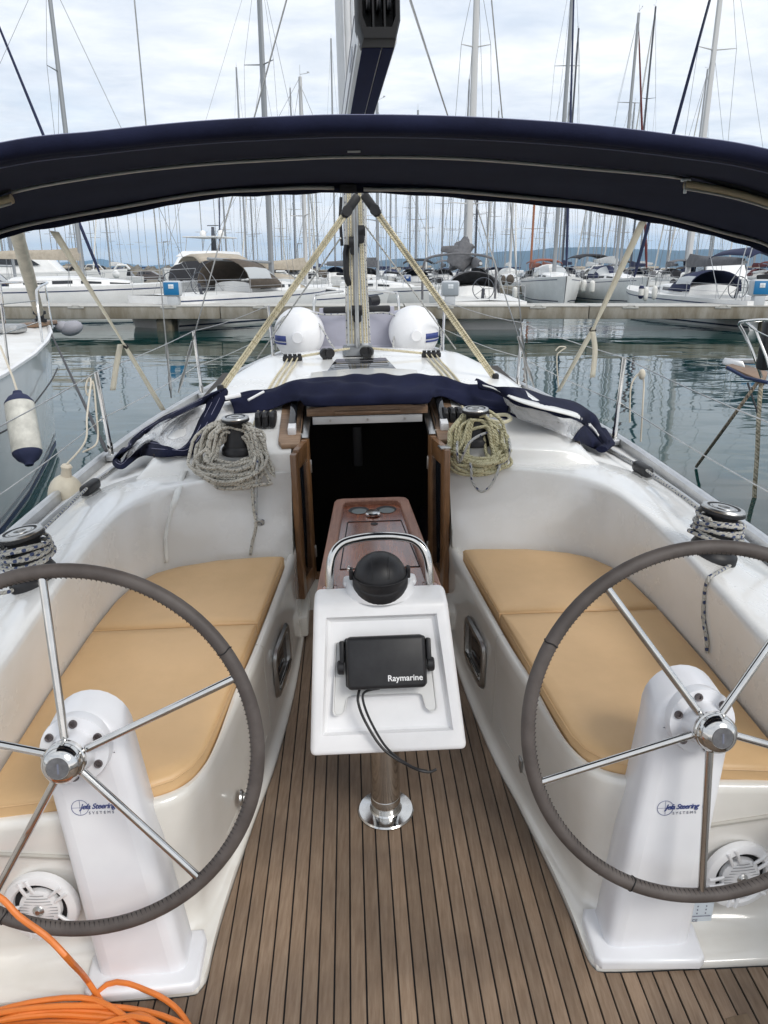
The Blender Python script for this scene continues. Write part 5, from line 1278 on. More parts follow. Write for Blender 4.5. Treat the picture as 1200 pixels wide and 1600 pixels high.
# ================================================================== harbour: water, hills, quay, pier
def wmat_water():
    m = bpy.data.materials.new('harbour_water'); m.use_nodes = True
    N, L = m.node_tree.nodes, m.node_tree.links; b = N['Principled BSDF']
    b.inputs['Base Color'].default_value = (0.006, 0.038, 0.036, 1); b.inputs['Roughness'].default_value = 0.035; b.inputs['IOR'].default_value = 1.36
    tc = N.new('ShaderNodeTexCoord'); h = None
    for sc_, st, amp, det in ((0.45, (1.0, 1.6, 1), 1.0, 1.5), (1.3, (1.0, 1.8, 1), 0.26, 1.0), (4.5, (1, 1.5, 1), 0.010, 1.0)):
        mp = N.new('ShaderNodeMapping'); mp.inputs['Scale'].default_value = st; mp.inputs['Rotation'].default_value = (0, 0, 0.25); L.new(tc.outputs['Object'], mp.inputs[0])
        n = N.new('ShaderNodeTexNoise'); n.inputs['Scale'].default_value = sc_; n.inputs['Detail'].default_value = det; n.inputs['Roughness'].default_value = 0.45; n.inputs['Distortion'].default_value = 0.4; L.new(mp.outputs[0], n.inputs['Vector'])
        mu = N.new('ShaderNodeMath'); mu.operation = 'MULTIPLY'; mu.inputs[1].default_value = amp; L.new(n.outputs['Fac'], mu.inputs[0])
        if h is None: h = mu.outputs[0]
        else:
            ad = N.new('ShaderNodeMath'); ad.operation = 'ADD'; L.new(h, ad.inputs[0]); L.new(mu.outputs[0], ad.inputs[1]); h = ad.outputs[0]
    bp = N.new('ShaderNodeBump'); bp.inputs['Strength'].default_value = 1.0; bp.inputs['Distance'].default_value = 0.021
    L.new(h, bp.inputs['Height']); L.new(bp.outputs[0], b.inputs['Normal'])
    return m
g = G(); g.sheet([[(-12000, -300, 0), (12000, -300, 0)], [(-12000, 15500, 0), (12000, 15500, 0)]])
o = g.build('water', wmat_water(), T=ident, base=(0, 0, 0)); tag(o, 'still blue-green harbour water with wavering mast reflections', kind='structure')
# hills across the bay
hill_m = mat('wooded_hill', (0.050, 0.058, 0.052), 0.9, var=0.4, vscale=0.004, detail=8)
def hills(name, Y, prof, depth, lab, seed):
    rnd = random.Random(seed); g = G(); xs = []; n = 120
    px0, px1 = prof[0][0], prof[-1][0]
    rows = [[], [], [], [], []]
    for i in range(n):
        px = px0 + (px1 - px0) * i / (n - 1); py = lerp_table(prof, px)
        t = PW(px, py, y=Y); z = max(2, t.z + 5 * sin(i * .9) + 7 * sin(i * .37 + 1))
        x = t.x
        for k, (f, dz) in enumerate(((-1.0, 0), (-.55, .34), (-.25, .72), (0, 1.0), (.5, .5))):
            rows[k].append((x * (1 + .0 * f), Y + f * depth + 60 * sin(i * .5 + k), z * dz * (1 + (.12 * sin(i * .83 + 2 * k) if 0 < k < 3 else 0)) - (3 if k == 0 else 0)))
    g.sheet(rows); tag(g.build(name, hill_m, T=ident), lab, kind='structure')
hills('hills', 8000, [(520, 420), (570, 409), (620, 404), (668, 401), (730, 399), (800, 392), (850, 388), (900, 386), (960, 388), (1020, 389), (1110, 391), (1200, 394), (1500, 402), (1900, 418)], 1300, 'long blue hills across the bay at right', 1)
hills('far_hills', 13500, [(-500, 405), (-200, 400), (0, 412), (90, 411), (130, 407), (155, 403), (185, 410), (230, 416), (262, 414), (290, 410), (330, 413), (420, 417), (520, 415), (640, 418), (760, 420)], 900, 'faint far mountains on the left', 2)

conc = mat('pier_concrete', (0.29, 0.272, 0.235), 0.85, var=0.35, vscale=2.2, vcol=(0.17, 0.145, 0.105), bump=0.3, bscale=14, stretch=(1, 1, 0.25))
conc_top = mat('pier_top', (0.47, 0.46, 0.43), 0.85, var=0.2, vscale=2.5, bump=0.2, bscale=20)
conc_wet = mat('wet_concrete', (0.10, 0.085, 0.055), 0.6, var=0.5, vscale=3.0, vcol=(0.03, 0.03, 0.022))
hullw = mat('far_white', (0.78, 0.78, 0.77), 0.3, var=0.08, vscale=1.5)
hullg = mat('far_grey_hull', (0.42, 0.45, 0.47), 0.3)
deckw = mat('far_deck', (0.74, 0.74, 0.72), 0.5, var=0.15, vscale=2)
navy_h = mat('navy_stripe', (0.02, 0.035, 0.10), 0.4)
anti = mat('antifoul_blue', (0.02, 0.03, 0.07), 0.6)
win = mat('tinted_window', (0.015, 0.018, 0.022), 0.08)
vin_win = mat('hood_window', (0.42, 0.44, 0.45), 0.15)
fend_w = mat('fender_white', (0.72, 0.71, 0.67), 0.45, var=0.15, vscale=6)
MCOL = {'alu': mat('mast_grey', (0.28, 0.295, 0.31), 0.45, 0.3), 'white': mat('mast_white', (0.55, 0.55, 0.55), 0.4), 'wood': mat('mast_wood', (0.30, 0.12, 0.06), 0.5), 'dark': mat('mast_dark', (0.05, 0.055, 0.07), 0.5)}
CCOL = {'navy': mat('cover_navy', (0.018, 0.024, 0.065), 0.85), 'brown': mat('cover_brown', (0.105, 0.085, 0.068), 0.9, var=.2, vscale=6), 'beige': mat('cover_beige', (0.42, 0.37, 0.30), 0.9, var=.2, vscale=6), 'grey': mat('cover_grey', (0.15, 0.15, 0.16), 0.9, var=.25, vscale=6),
        'white': mat('cover_white', (0.68, 0.68, 0.66), 0.8, var=.15, vscale=6), 'red': mat('cover_red', (0.10, 0.018, 0.018), 0.85), 'orange': mat('cover_orange', (0.26, 0.085, 0.05), 0.85), 'black': mat('cover_black', (0.022, 0.022, 0.026), 0.85), 'teal': mat('cover_teal', (.03, .10, .10), .85)}
rail_m = mat('far_rail', (0.45, 0.46, 0.47), 0.35, 0.6)
wire_m = mat('far_wire', (0.17, 0.18, 0.19), 0.5, 0.3)

class Far:
    """a frame for a moored boat: bow along +y of the boat, z up from the water"""
    def __init__(s, x, y, heading): s.o = Vector((x, y, 0)); s.R = Matrix.Rotation(heading, 3, 'Z')
    def __call__(s, p): return s.o + s.R @ Vector(p)
def hull_rows(L, B, F, bowF, n=16, m=7):
    rows = []
    for i in range(n + 1):
        t = i / n; y = -L / 2 + L * t
        w = B / 2 * (0.80 + 0.36 * t if t < .5 else 0.98 * (1 - ((t - .5) / .5) ** 2.3) + .0)
        w = max(w, 0.03); f = F + (bowF - F) * t * t
        rk = 0.10 * L * max(0, t - .9) / .1 * .3
        half = []
        for k in range(m):
            q = k / (m - 1); z = f * (1 - q) - .35 * q; ww = w * (1 - .30 * q ** 2.2 - (.25 * q if t > .8 else 0)); half.append((ww, y - rk * q * 1.3, z))
        rows.append(half)
    return rows
def sailboat(name, x, y, heading, label, L=11.5, B=3.7, F=1.15, bowF=1.45, mast=15.0, mast_y=0.06, mcol='alu', hullm=None, stripe=True, hood=None, bimini=None, cover=None, boom=True, jib=None, spreaders=2, cabin=True, windows=3, pulpit=True, arch=False, wheels=False, backstay=True, group=None, rake=0.0, mr=0.085, detail=True, hood_win=True, boot=True, hood_s=1.0):
    T = Far(x, y, heading)
    root = empty(name, (0, 0, 0), label, 'sailboat', group, T=T)
    rows = hull_rows(L, B, F, bowF)
    g = G(); R = [[(-a, b, c) for a, b, c in reversed(h)] + list(h) for h in rows]
    V = g.sheet(R); g.face(V[0]); g.build('hull', hullm or hullw, root, T=T, sharp=50)
    g = G(); g.sheet([[(-h[0][0] + .02, h[0][1], h[0][2] + .0), (0, h[0][1], h[0][2] + .05), (h[0][0] - .02, h[0][1], h[0][2] + .0)] for h in rows]); g.build('deck', deckw, root, T=T)
    for zq, zt, mm, nm in ((.10, .17, anti, 'boot_stripe'), (F - .22, F - .17, navy_h, 'cove_stripe'))[(0 if boot else 1):(2 if stripe else 1)]:
        for s_ in (-1, 1):
            g = G(); rr = []
            for i, h in enumerate(rows[:-1]):
                up = (bowF - F) * (i / (len(rows) - 1)) ** 2 if zq > .5 else 0
                def wz(z):
                    pts = h
                    for a, b in zip(pts, pts[1:]):
                        if b[2] <= z <= a[2]:
                            t = (a[2] - z) / (a[2] - b[2]); return a[0] + (b[0] - a[0]) * t, a[1] + (b[1] - a[1]) * t
                    return pts[0][0], pts[0][1]
                r_ = []
                for z in (zq + up, zt + up):
                    w, yy = wz(z); r_.append((s_ * (w + .012), yy, z))
                rr.append(r_)
            g.sheet(rr); g.build(nm, mm, root, T=T)
    Fd = F + .10
    if cabin:
        cw, y0, y1, h = B * .30, -L * .12, L * .26, .42
        g = G(); n = 8; rr = []
        for i in range(n + 1):
            t = i / n; yy = y0 + (y1 - y0) * t; w = cw * (1 - .5 * t * t); hh = h * (1 - .75 * max(0, t - .55) / .45) + .02; zb = F + (bowF - F) * ((yy + L / 2) / L) ** 2
            rr.append([(-w, yy, zb - .02), (-w * .94, yy, zb + hh * .8), (-w * .6, yy, zb + hh), (0, yy, zb + hh + .05), (w * .6, yy, zb + hh), (w * .94, yy, zb + hh * .8), (w, yy, zb - .02)])
        V = g.sheet(rr); g.face(V[0]); g.face(V[-1]); cb = g.build('cabin', hullw, root, T=T)
        if detail:
            for s_ in (-1, 1):
                for k in range(windows):
                    t0, t1 = .12 + .24 * k, .12 + .24 * k + .17
                    q = []
                    for t in (t0, t1):
                        yy = y0 + (y1 - y0) * t; w = cw * (1 - .5 * t * t); zb = F + (bowF - F) * ((yy + L / 2) / L) ** 2; hh = h * (1 - .75 * max(0, t - .55) / .45)
                        q.append([(s_ * (w * 1.0 - w * .06 * f + .012), yy, zb + hh * .8 * f) for f in (.38, .82)])
                    g = G(); g.poly([q[0][0], q[1][0], q[1][1], q[0][1]]); g.build('window', win, cb, T=T)
    # mast
    my = mast_y * L; zb = F + .4
    top = Vector((0, my - rake * mast, zb + mast))
    g = G(); g.tube([(0, my, zb - .5), (0, my - rake * mast * .5, zb + mast * .5), top], [mr, mr, mr * .8], 8, flat=1.3); mo = g.build('mast', MCOL[mcol], root, T=T)
    g = G(); g.tube([top, top + Vector((0, 0, .5))], .012, 4); g.tube([top + Vector((0, 0, .1)), top + Vector((0, .45, .22))], .012, 4); g.box(top + Vector((0, .45, .25)), (.03, .12, .06)); g.build('masthead', rail_m, mo, T=T)
    lev = [.36, .68] if spreaders == 2 else ([.5] if spreaders == 1 else [.28, .52, .76])
    tips = []
    for i, f in enumerate(lev):
        z = zb + mast * f; w = B * (.27 - .05 * i)
        g = G(); g.tube([(-w, my - .25 - rake * mast * f, z + .05), (0, my - rake * mast * f, z), (w, my - .25 - rake * mast * f, z + .05)], [.018, .035, .018], 5); g.build('spreader', MCOL['alu' if mcol == 'wood' else mcol], mo, T=T)
        tips.append((w, my - .25 - rake * mast * f, z + .05))
    g = G()
    for s_ in (-1, 1):
        pts = [(s_ * B * .42, my - .2, F)] + [(s_ * w, yy, z) for w, yy, z in tips] + [tuple(top - Vector((0, 0, .1)))]
        g.tube(pts, .010, 4); g.tube([(s_ * B * .40, my - .35, F), (0, my - rake * mast * lev[0], zb + mast * lev[0])], .009, 4)
        if len(tips) > 1: g.tube([(s_ * tips[0][0], tips[0][1], tips[0][2]), (0, my - rake * mast * lev[1], zb + mast * lev[1])], .009, 4)
    if backstay: g.tube([(0, -L * .5, F), top], .009, 4)
    fs0 = Vector((0, L * .475, bowF + .05)); ft_ = top - Vector((0, 0, .35))
    g.tube([fs0, ft_], .011, 4); g.build('rigging', wire_m, root, T=T)
    if jib:
        d = ft_ - fs0; g = G(); g.tube([fs0 + d * .03, fs0 + d * .08, fs0 + d * .5, fs0 + d * .9, fs0 + d * .95], [.05, .095, .085, .055, .02], 8); g.build('furled_jib', CCOL[jib], root, T=T)
    if boom:
        z = F + 1.35
        g = G(); g.tube([(0, my - .1, z), (0, my - L * .34, z + .12)], .065, 8); bo = g.build('boom', MCOL[mcol if mcol != 'wood' else 'wood'], root, T=T)
        if cover:
            g = G(); n = 10; rr = []
            for i in range(n + 1):
                t = i / n; yy = my + .06 - (L * .33) * t; hgt = (.52 - .34 * t) * (1 + .08 * sin(7 * t + x)); w = .13 * (1 - .4 * t); zz = z + .1 * t
                rr.append([(-w, yy, zz - .08), (-w * 1.1, yy, zz + hgt * .4), (-w * .35, yy, zz + hgt), (w * .35, yy, zz + hgt), (w * 1.1, yy, zz + hgt * .4), (w, yy, zz - .08)])
            V = g.sheet(rr, closed=True); g.face(V[0]); g.face(V[-1]); g.build('sail_cover', CCOL[cover], bo, T=T, sharp=70)
    if hood:
        y0, y1, w, h = -L * .13 * hood_s, L * .02, B * .31 * hood_s, 1.05 * hood_s; g = G(); rr = []
        for t, hh, ww in ((0, .98, 1.0), (.3, 1.0, 1.0), (.65, .93, .98), (.85, .68, .96), (1, .40, .94)):
            yy = y0 + (y1 - y0) * t; zz = F + .10
            rr.append([(w * ww * cos(a), yy, zz + .12 + (h * hh - .12) * max(0, sin(a)) ** .75) for a in [pi - pi * k / 14 for k in range(15)]])
        g.sheet(rr); hd = g.build('sprayhood', CCOL[hood], root, T=T, solid=.02, sharp=70)
        if hood_win:
            g = G()
            for k0, k1 in ((2, 6), (8, 12)):
                rw = [[Vector(rr[j][k]) + Vector((0, .03, .03)) for k in range(k0, k1 + 1)] for j in (2, 3, 4)]; g.sheet(rw)
            for k0, k1 in ((1, 3), (11, 13)):
                rw = [[Vector(rr[j][k]) * 1.0 + Vector((.03 * (1 if k > 7 else -1), 0, .02)) for k in range(k0, k1 + 1)] for j in (0, 1, 2)]; g.sheet(rw)
            g.each('hood_pane', vin_win, hd, T=T)
    if bimini:
        y0, y1, w = -L * .46, -L * .25, B * .36; g = G(); rr = []
        for t, hh in ((0, -.10), (.1, 0), (.5, .05), (.9, 0), (1, -.10)):
            yy = y0 + (y1 - y0) * t; rr.append([(w * u, yy, F + 2.0 + hh - .30 * abs(u) ** 3) for u in [-1 + k / 6 for k in range(13)]])
        g.sheet(rr); g.build('bimini', CCOL[bimini], root, T=T, solid=.03, sharp=70)
        g = G()
        for yy in (y0 + .1, y1 - .1):
            for s_ in (-1, 1): g.tube([(s_ * B * .40, (y0 + y1) / 2, F), (s_ * w, yy, F + 1.68)], .016, 5)
        g.each('bimini_frame', rail_m, root, T=T)
    if arch:
        g = G()
        for yy in (-L * .47, -L * .44): g.tube(catmull([(-B * .40, yy, F), (-B * .37, yy, F + 1.9), (-B * .25, yy, F + 2.45), (0, yy, F + 2.52), (B * .25, yy, F + 2.45), (B * .37, yy, F + 1.9), (B * .40, yy, F)], 30), .022, 6)
        g.build('stern_arch', rail_m, root, T=T)
        g = G(); g.box((0, -L * .455, F + 2.58), (1.6, .7, .05), bev=.01); g.build('solar_panel', mat('panel_grey', (0.5, 0.52, 0.53), 0.3), root, T=T)
    if pulpit:
        g = G()
        def rim(t):
            i = min(int(t * 16), 15); a, b = rows[i][0], rows[i + 1][0]; f = t * 16 - i; return Vector((a[0] + (b[0] - a[0]) * f, a[1] + (b[1] - a[1]) * f, a[2] + (b[2] - a[2]) * f))
        for s_ in (-1, 1):
            prev = None
            for t in (.02, .16, .32, .48, .64, .78, .88):
                p = rim(t); p = Vector((s_ * p.x * .96, p.y, p.z)); q = p + Vector((0, 0, .60)); g.tube([p, q], .014, 4)
                if prev is not None: g.tube([prev, q], .008, 4); g.tube([prev - Vector((0, 0, .3)), q - Vector((0, 0, .3))], .007, 4)
                prev = q
            tip = Vector((0, L * .485, bowF + .62)); g.tube([prev, tip], .016, 5); g.tube([tip, Vector((s_ * .15, L * .47, bowF))], .014, 4)
        g.build('guard_rail', rail_m, root, T=T)
    if wheels:
        for s_ in ((-1, 1) if wheels == 2 else (0,)):
            c = Vector((s_ * B * .22, -L * .36, F + .45)); g = G(); g.tube([c + Vector((.45 * cos(a), 0, .45 * sin(a))) for a in [2 * pi * k / 24 for k in range(24)]], .02, 5, closed=True)
            for k in range(5): g.tube([c, c + Vector((.44 * cos(1.2566 * k), 0, .44 * sin(1.2566 * k)))], .010, 4)
            g.tube([c, c + Vector((0, .2, -.7))], .07, 6); g.build('wheel', MCOL['dark'], root, T=T)
    return root, T
def X_of(px, Y, py=430): return PW(px, py, y=Y).x
def ztop(px, py, Y): return PW(px, py, y=Y).z
def fender_on(T, p, L_=.62, r=.12, cap=True, label='', col=None, group='fenders hung on the moored boats'):
    c = T(p); t = empty('fender', c, label, 'fender', group, T=ident)
    g = G(); g.lathe([(0, 0), (r * .5, .02), (r * .9, .10), (r, .18), (r, L_ - .18), (r * .9, L_ - .1), (r * .5, L_ - .02), (0, L_)], c - Vector((0, 0, L_)), (0, 0, 1), 14); g.build('fender_body', col or fend_w, t, T=ident)
    if cap:
        g = G(); g.lathe([(0, .01), (r * .52, .03), (r * .93, .10), (r * 1.02, .17)], c - Vector((0, 0, L_ + .006)), (0, 0, 1), 14); g.lathe([(r * 1.02, -.17), (r * .93, -.10), (r * .52, -.03), (0, -.01)], c + Vector((0, 0, .006)), (0, 0, 1), 14); g.each('fender_cap', CCOL['navy'], t, T=ident)
    g = G(); g.tube([c, c + Vector((0, 0, .35))], .01, 4); g.build('fender_rope', wire_m, t, T=ident)
    return t

# --- concrete pier on piles across the basin
PY, PZ, PT = 30.2, 0.95, 0.47
pier = empty('pier', (0, PY + 1.2, 0), 'long low concrete pier on piles crossing the harbour behind the yacht', 'pier', T=ident)
seg = 7.2
for k in range(-5, 6):
    g = G(); x0 = k * seg + .8; g.box((x0 + seg / 2, PY + 1.2, PZ - PT / 2), (seg - .03, 2.4, PT), bev=.03); sl = g.build('slab', conc, pier, T=ident)
    g = G(); g.box((x0 + seg / 2, PY + 1.2, PZ + .012), (seg - .05, 2.44, .035), bev=.01); g.build('slab_top', conc_top, sl, T=ident)
    for xx in (1.6, 5.2):
        g = G(); g.box((x0 + xx, PY - .012, PZ - .035), (.62, .03, .07), bev=.006); g.tube([(x0 + xx - .2, PY - .04, PZ - .01), (x0 + xx - .1, PY - .04, PZ + .06), (x0 + xx + .1, PY - .04, PZ + .06), (x0 + xx + .2, PY - .04, PZ - .01)], .012, 5); g.build('mooring_cleat', conc_top, sl, T=ident)
for px in (-180, 266, 699, 1185, 1600):
    xx = X_of(px, PY + 1.0, 510); g = G(); g.box((xx, PY + 1.1, PZ - PT - .9), (.62, 1.9, 1.8), bev=.05); g.build('pile', conc_wet, pier, T=ident)
# --- service pedestals on the pier
def service_post(px, col, label, Y=PY + .5, s=1.0, rot=0.0, z=PZ + .03):
    x = X_of(px, Y, 470); t = empty('service_post', (x, Y, z), label, 'service post', 'power and water posts on the piers', T=ident)
    R = Matrix.Rotation(rot, 3, 'Z'); T = lambda p: Vector((x, Y, z)) + R @ (Vector(p) * s)
    g = G(); g.box((0, 0, .17), (.40, .30, .34), bev=.03); g.build('post_base', mat('post_grey', (0.46, 0.48, 0.50), 0.5), t, T=T)
    g = G(); g.box((0, 0.02, .62), (.68, .40, .58), bev=.10, seg=4); g.build('post_head', MATS['post_grey'], t, T=T)
    g = G(); g.box((0, -.185, .62), (.58, .02, .47), bev=.008); pn = g.build('post_panel', col, t, T=T)
    g = G(); g.box((.0, -.20, .70), (.20, .012, .16), bev=.003); g.build('socket_plate', mat('socket_pale', (0.72, 0.75, 0.78), 0.4), pn, T=T)
    g = G(); g.box((0, -.21, .70), (.006, .006, .15)); g.box((0, -.21, .70), (.19, .006, .006)); g.build('plate_line', MATS['post_grey'], pn, T=T)
post_blue = mat('post_blue', (0.012, 0.16, 0.36), 0.4)
service_post(271, post_blue, 'blue-fronted service post on the pier at left, by the brown-hooded boat', s=1.02)
service_post(703, mat('post_front_grey', (0.30, 0.33, 0.36), 0.4), 'all-grey service post on the middle of the pier', s=1.02)
service_post(1184, post_blue, 'blue-fronted service post on the pier at the right edge', s=1.08)
# --- second pier and quay behind
P2Y = 66.0
g = G(); g.box((12, P2Y + 1.2, .62), (34, 2.4, .66), bev=.05); o = g.build('pier_behind', conc, T=ident); tag(o, 'second concrete pier farther back, seen in the gap beside the grey post', 'pier')
g = G()
for x in (1.0, 4.4, 8.5, 13): g.box((x, P2Y + .9, -.2), (.7, 1.6, 1.0), bev=.05)
g.build('pile', conc_wet, o, T=ident, kind='stuff')
service_post(636, mat('post_blue_far', (0.015, 0.06, 0.22), 0.4), 'small dark blue service post on the second pier', Y=P2Y + .4, s=1.0, z=.96)
QY = 112.0; QZ = PW(240, 440, y=QY + 3).z
quay = empty('quay', (-40, QY + 8, 0), 'grey stone quay on the far left with a parked car', 'quay', T=ident)
g = G(); g.box((-36, QY + 8, QZ / 2 - .5), (34, 16, QZ + 1.0), bev=.1); g.build('quay_wall', conc, quay, T=ident)
g = G(); g.box((-34, QY + 15.2, QZ + .8), (60, 1.2, 1.7), bev=.1); g.build('parapet', conc, quay, T=ident)
bw = mat('breakwater_stone', (0.20, 0.185, 0.16), 0.9, var=.4, vscale=1.0)
g = G(); rnd = random.Random(9)
for k in range(260):
    x = -75 + 62 * rnd.random(); g.box((x, 150 + rnd.uniform(-3, 3), rnd.uniform(.3, 2.1)), (rnd.uniform(1, 2.4), rnd.uniform(1, 2), rnd.uniform(.8, 1.6)), R=Euler((rnd.random(), rnd.random(), rnd.random() * 3)).to_matrix())
tag(g.build('breakwater', bw, T=ident), 'rubble stone breakwater behind the left quay', kind='stuff')
P3 = empty('jetty', (-17, 92, 0), 'short concrete jetty end behind the blue post at left', 'pier', T=ident)
xx = X_of(275, 60, 450)
g = G(); g.box((xx + 1.4, 61, .55), (5.5, 2.4, .7), bev=.05); g.build('jetty_slab', conc, P3, T=ident); g = G(); g.box((xx - .6, 61, -.2), (.8, 1.8, 1.2), bev=.05); g.build('pile', conc_wet, P3, T=ident)
# --- parked car on the quay
def car(px, Y, label, col, heading, z):
    x = X_of(px, Y, 435); T0 = Far(x, Y, heading); T = lambda p: T0(p) + Vector((0, 0, z))
    t = empty('parked_car', (0, 0, 0), label, 'car', T=T)
    prof = [(-2.2, .35), (-2.22, .75), (-2.0, 1.0), (-1.75, 1.38), (-1.3, 1.47), (.1, 1.46), (.85, 1.02), (1.9, .86), (2.2, .65), (2.22, .35)]
    g = G(); rows = []
    for xs, k in ((-.86, .94), (-.80, 1.0), (.80, 1.0), (.86, .94)): rows.append([(xs * (1 if zz < 1.05 else .84), yy, .35 + (zz - .35) * k) for yy, zz in prof])
    V = g.sheet(rows); g.face(V[0]); g.face(V[-1]); g.sheet([[(-.8, -2.2, .36), (.8, -2.2, .36)], [(-.8, 2.2, .36), (.8, 2.2, .36)]]); b = g.build('body', col, t, T=T)
    for s_ in (-1, 1):
        for q in ([(-1.72, 1.05), (-1.5, 1.36), (-.72, 1.38), (-.72, 1.05)], [(-.62, 1.05), (-.62, 1.38), (.08, 1.36), (.66, 1.05)]):
            g = G(); g.poly([(s_ * (.83 - .12 * (zz - 1.05) / .4), yy, zz) for yy, zz in q]); g.build('side_window', win, b, T=T)
        for yy in (-1.38, 1.36):
            g = G(); g.lathe([(0, -.1), (.33, -.1), (.33, .1), (0, .1)], (s_ * .80, yy, .33), (1, 0, 0), 18); wh = g.build('wheel', black_m, t, T=T)
            g = G(); g.lathe([(0, .015), (.20, .0)], (s_ * .80 + s_ * .1, yy, .33), (s_, 0, 0), 12); g.build('hubcap', alu, wh, T=T)
    g = G(); g.box((0.6, 2.2, .68), (.3, .04, .12)); g.build('headlight', glass_d, t, T=T); g = G(); g.box((-.6, 2.2, .68), (.3, .04, .12)); g.build('headlight', glass_d, t, T=T)
car(238, QY + 2.2, 'dark brown estate car parked on the far quay', mat('car_brown', (0.055, 0.04, 0.035), 0.3, coat=.5), -pi / 2, QZ)
car(186, QY + 6.0, 'dark car behind the white yacht bow at far left', mat('car_black', (0.02, 0.02, 0.022), 0.3, coat=.5), pi / 2, QZ)
# --- two people on the quay
def person(px, Y, z, label, top, leg, face_x):
    x = X_of(px, Y, 432); t = empty('person', (x, Y, z), label, 'person', 'people on the quay', T=ident)
    T = lambda p: Vector((x, Y, z)) + Vector(p)
    me = bpy.data.meshes.new('person_body'); vs = [(0, 0, .92), (0, 0, 1.15), (0, 0, 1.38), (0, 0, 1.50), (0, -.01, 1.62), (0, 0, 1.74), (.10, 0, .86), (.11, .03, .48), (.12, 0, .06), (.12, -.12, .03), (-.10, 0, .86), (-.13, -.06, .48), (-.14, .03, .06), (-.14, -.09, .03), (.20, 0, 1.38), (.26, .02, 1.10), (.24, -.12, .88), (-.20, 0, 1.38), (-.26, .02, 1.10), (-.22, -.14, .90)]
    es = [(0, 1), (1, 2), (2, 3), (3, 4), (4, 5), (0, 6), (6, 7), (7, 8), (8, 9), (0, 10), (10, 11), (11, 12), (12, 13), (2, 14), (14, 15), (15, 16), (2, 17), (17, 18), (18, 19)]
    rad = [.15, .14, .16, .06, .09, .08, .10, .07, .045, .04, .10, .07, .045, .04, .07, .05, .035, .07, .05, .035]
    me.from_pydata(vs, [], []); me = bpy.data.meshes.new('person_body'); me.from_pydata(vs, es, [])
    o = bpy.data.objects.new('body', me); COL.objects.link(o); o.parent = t; WLOC[o.name] = WLOC[t.name]
    o.modifiers.new('skin', 'SKIN'); sv = me.skin_vertices[0].data
    for v_, r in zip(sv, rad): v_.radius = (r, r * .8)
    sv[0].use_root = True; md = o.modifiers.new('sub', 'SUBSURF'); md.levels = md.render_levels = 1
    me.materials.append(top)
    g = G(); g.tube([(.10, 0, .90), (.11, .03, .48), (.12, 0, .08)], [.115, .085, .06], 8); g.tube([(-.10, 0, .90), (-.13, -.06, .48), (-.14, .03, .08)], [.115, .085, .06], 8); g.build('trousers', leg, t, T=T)
    g = G(); g.ellipsoid((0, -.01, 1.66), (.085, .10, .115), 10, 8); g.build('head', mat('skin_tone', (0.45, 0.27, 0.19), 0.6), t, T=T)
    g = G(); g.ellipsoid((0, .015, 1.70), (.092, .10, .095), 10, 8); g.build('hair', black_m, t, T=T)
person(266, QY - .2 + 1.6, QZ, 'person in a white top standing on the far quay', CCOL['white'], CCOL['grey'], 1)
person(274, QY + 1.9, QZ, 'person in dark and yellow clothing beside the one in white', CCOL['black'], mat('yellow_cloth', (0.45, 0.28, 0.03), .8), 1)
# --- lamp posts
for px, py, Y, lab in ((259, 378, QY + 9, 'thin street lamp rising from the far left quay'), (466, 381, 120, 'thin street lamp behind the grey sail cover boats')):
    zt_ = ztop(px, py, Y); x = X_of(px, Y, 420); t = empty('street_lamp', (x, Y, QZ), lab, 'street lamp', T=ident)
    g = G(); g.tube([(x, Y, 0), (x, Y, zt_)], [.09, .06], 6); g.build('lamp_pole', MCOL['alu'], t, T=ident); g = G(); g.box((x + .35, Y, zt_ + .02), (.8, .2, .12), bev=.03); g.build('lamp_head', MCOL['alu'], t, T=ident)

# ================================================================== moored boats
def B_(name, px, Y, heading, label, mast_px=None, mast_py=None, **k):
    """mast_py gives the height of the masthead in the photograph"""
    T = Far(0, 0, heading); my = k.get('mast_y', .06) * k.get('L', 11.5)
    off = T((0, my, 0))
    x = X_of(px, Y, 440)
    if mast_px is not None:
        ym = Y + off.y; xm = X_of(mast_px, ym, 420); x = xm - off.x
    if mast_py is not None:
        k['mast'] = ztop(mast_px or px, mast_py, Y + off.y) - k.get('F', 1.15) - .4
    return sailboat(name, x, Y, heading, label, **k)
D = radians
# left: big white yacht lying bow to the right
B_('moored_sailboat', 60, 38, D(-82), 'white yacht at far left, bow to the right, beige cover on its boom', 128, -60, L=14.0, B=4.1, F=1.45, bowF=1.75, mcol='alu', cover='beige', hood=None, mr=.11, windows=4, spreaders=2, stripe=True, mast_y=.10)
B_('moored_sailboat', 20, 47, D(-70), 'white sailboat with navy furled jib at the left edge behind the beige cover', 22, -90, L=12, mcol='alu', jib='navy', hood='navy', mr=.09)
# brown-hooded sailboat, stern quarter to the pier
B_('moored_sailboat', 385, 37.2, D(-32), 'white sailboat with brown sprayhood, stern to the pier at left', 424, -80, L=12.5, B=3.9, F=1.30, bowF=1.55, hood='brown', hood_s=1.32, boom=True, cover=None, mcol='alu', mr=.115, wheels=2, spreaders=2, mast_y=.10)
B_('moored_sailboat', 512, 40, D(-55), 'sailboat with beige bimini and red-brown deck edge, left of the mast', 478, 120, L=12, F=1.0, bowF=1.3, bimini='beige', hood='beige', cover='beige', mcol='white', mr=.10)
B_('moored_sailboat', 628, 47, D(-120), 'white sailboat with small cabin windows just right of the mast', 590, 160, L=11, F=1.15, cover='grey', mcol='alu', hood=None, windows=3)
B_('moored_sailboat', 716, 37.0, D(2), 'sailboat stern-on behind the grey post, under a dark arched frame', 731, -60, L=11.5, B=3.8, F=1.10, bowF=1.35, hood='grey', cover='grey', mcol='white', mr=.125, wheels=1, spreaders=3, stripe=False)
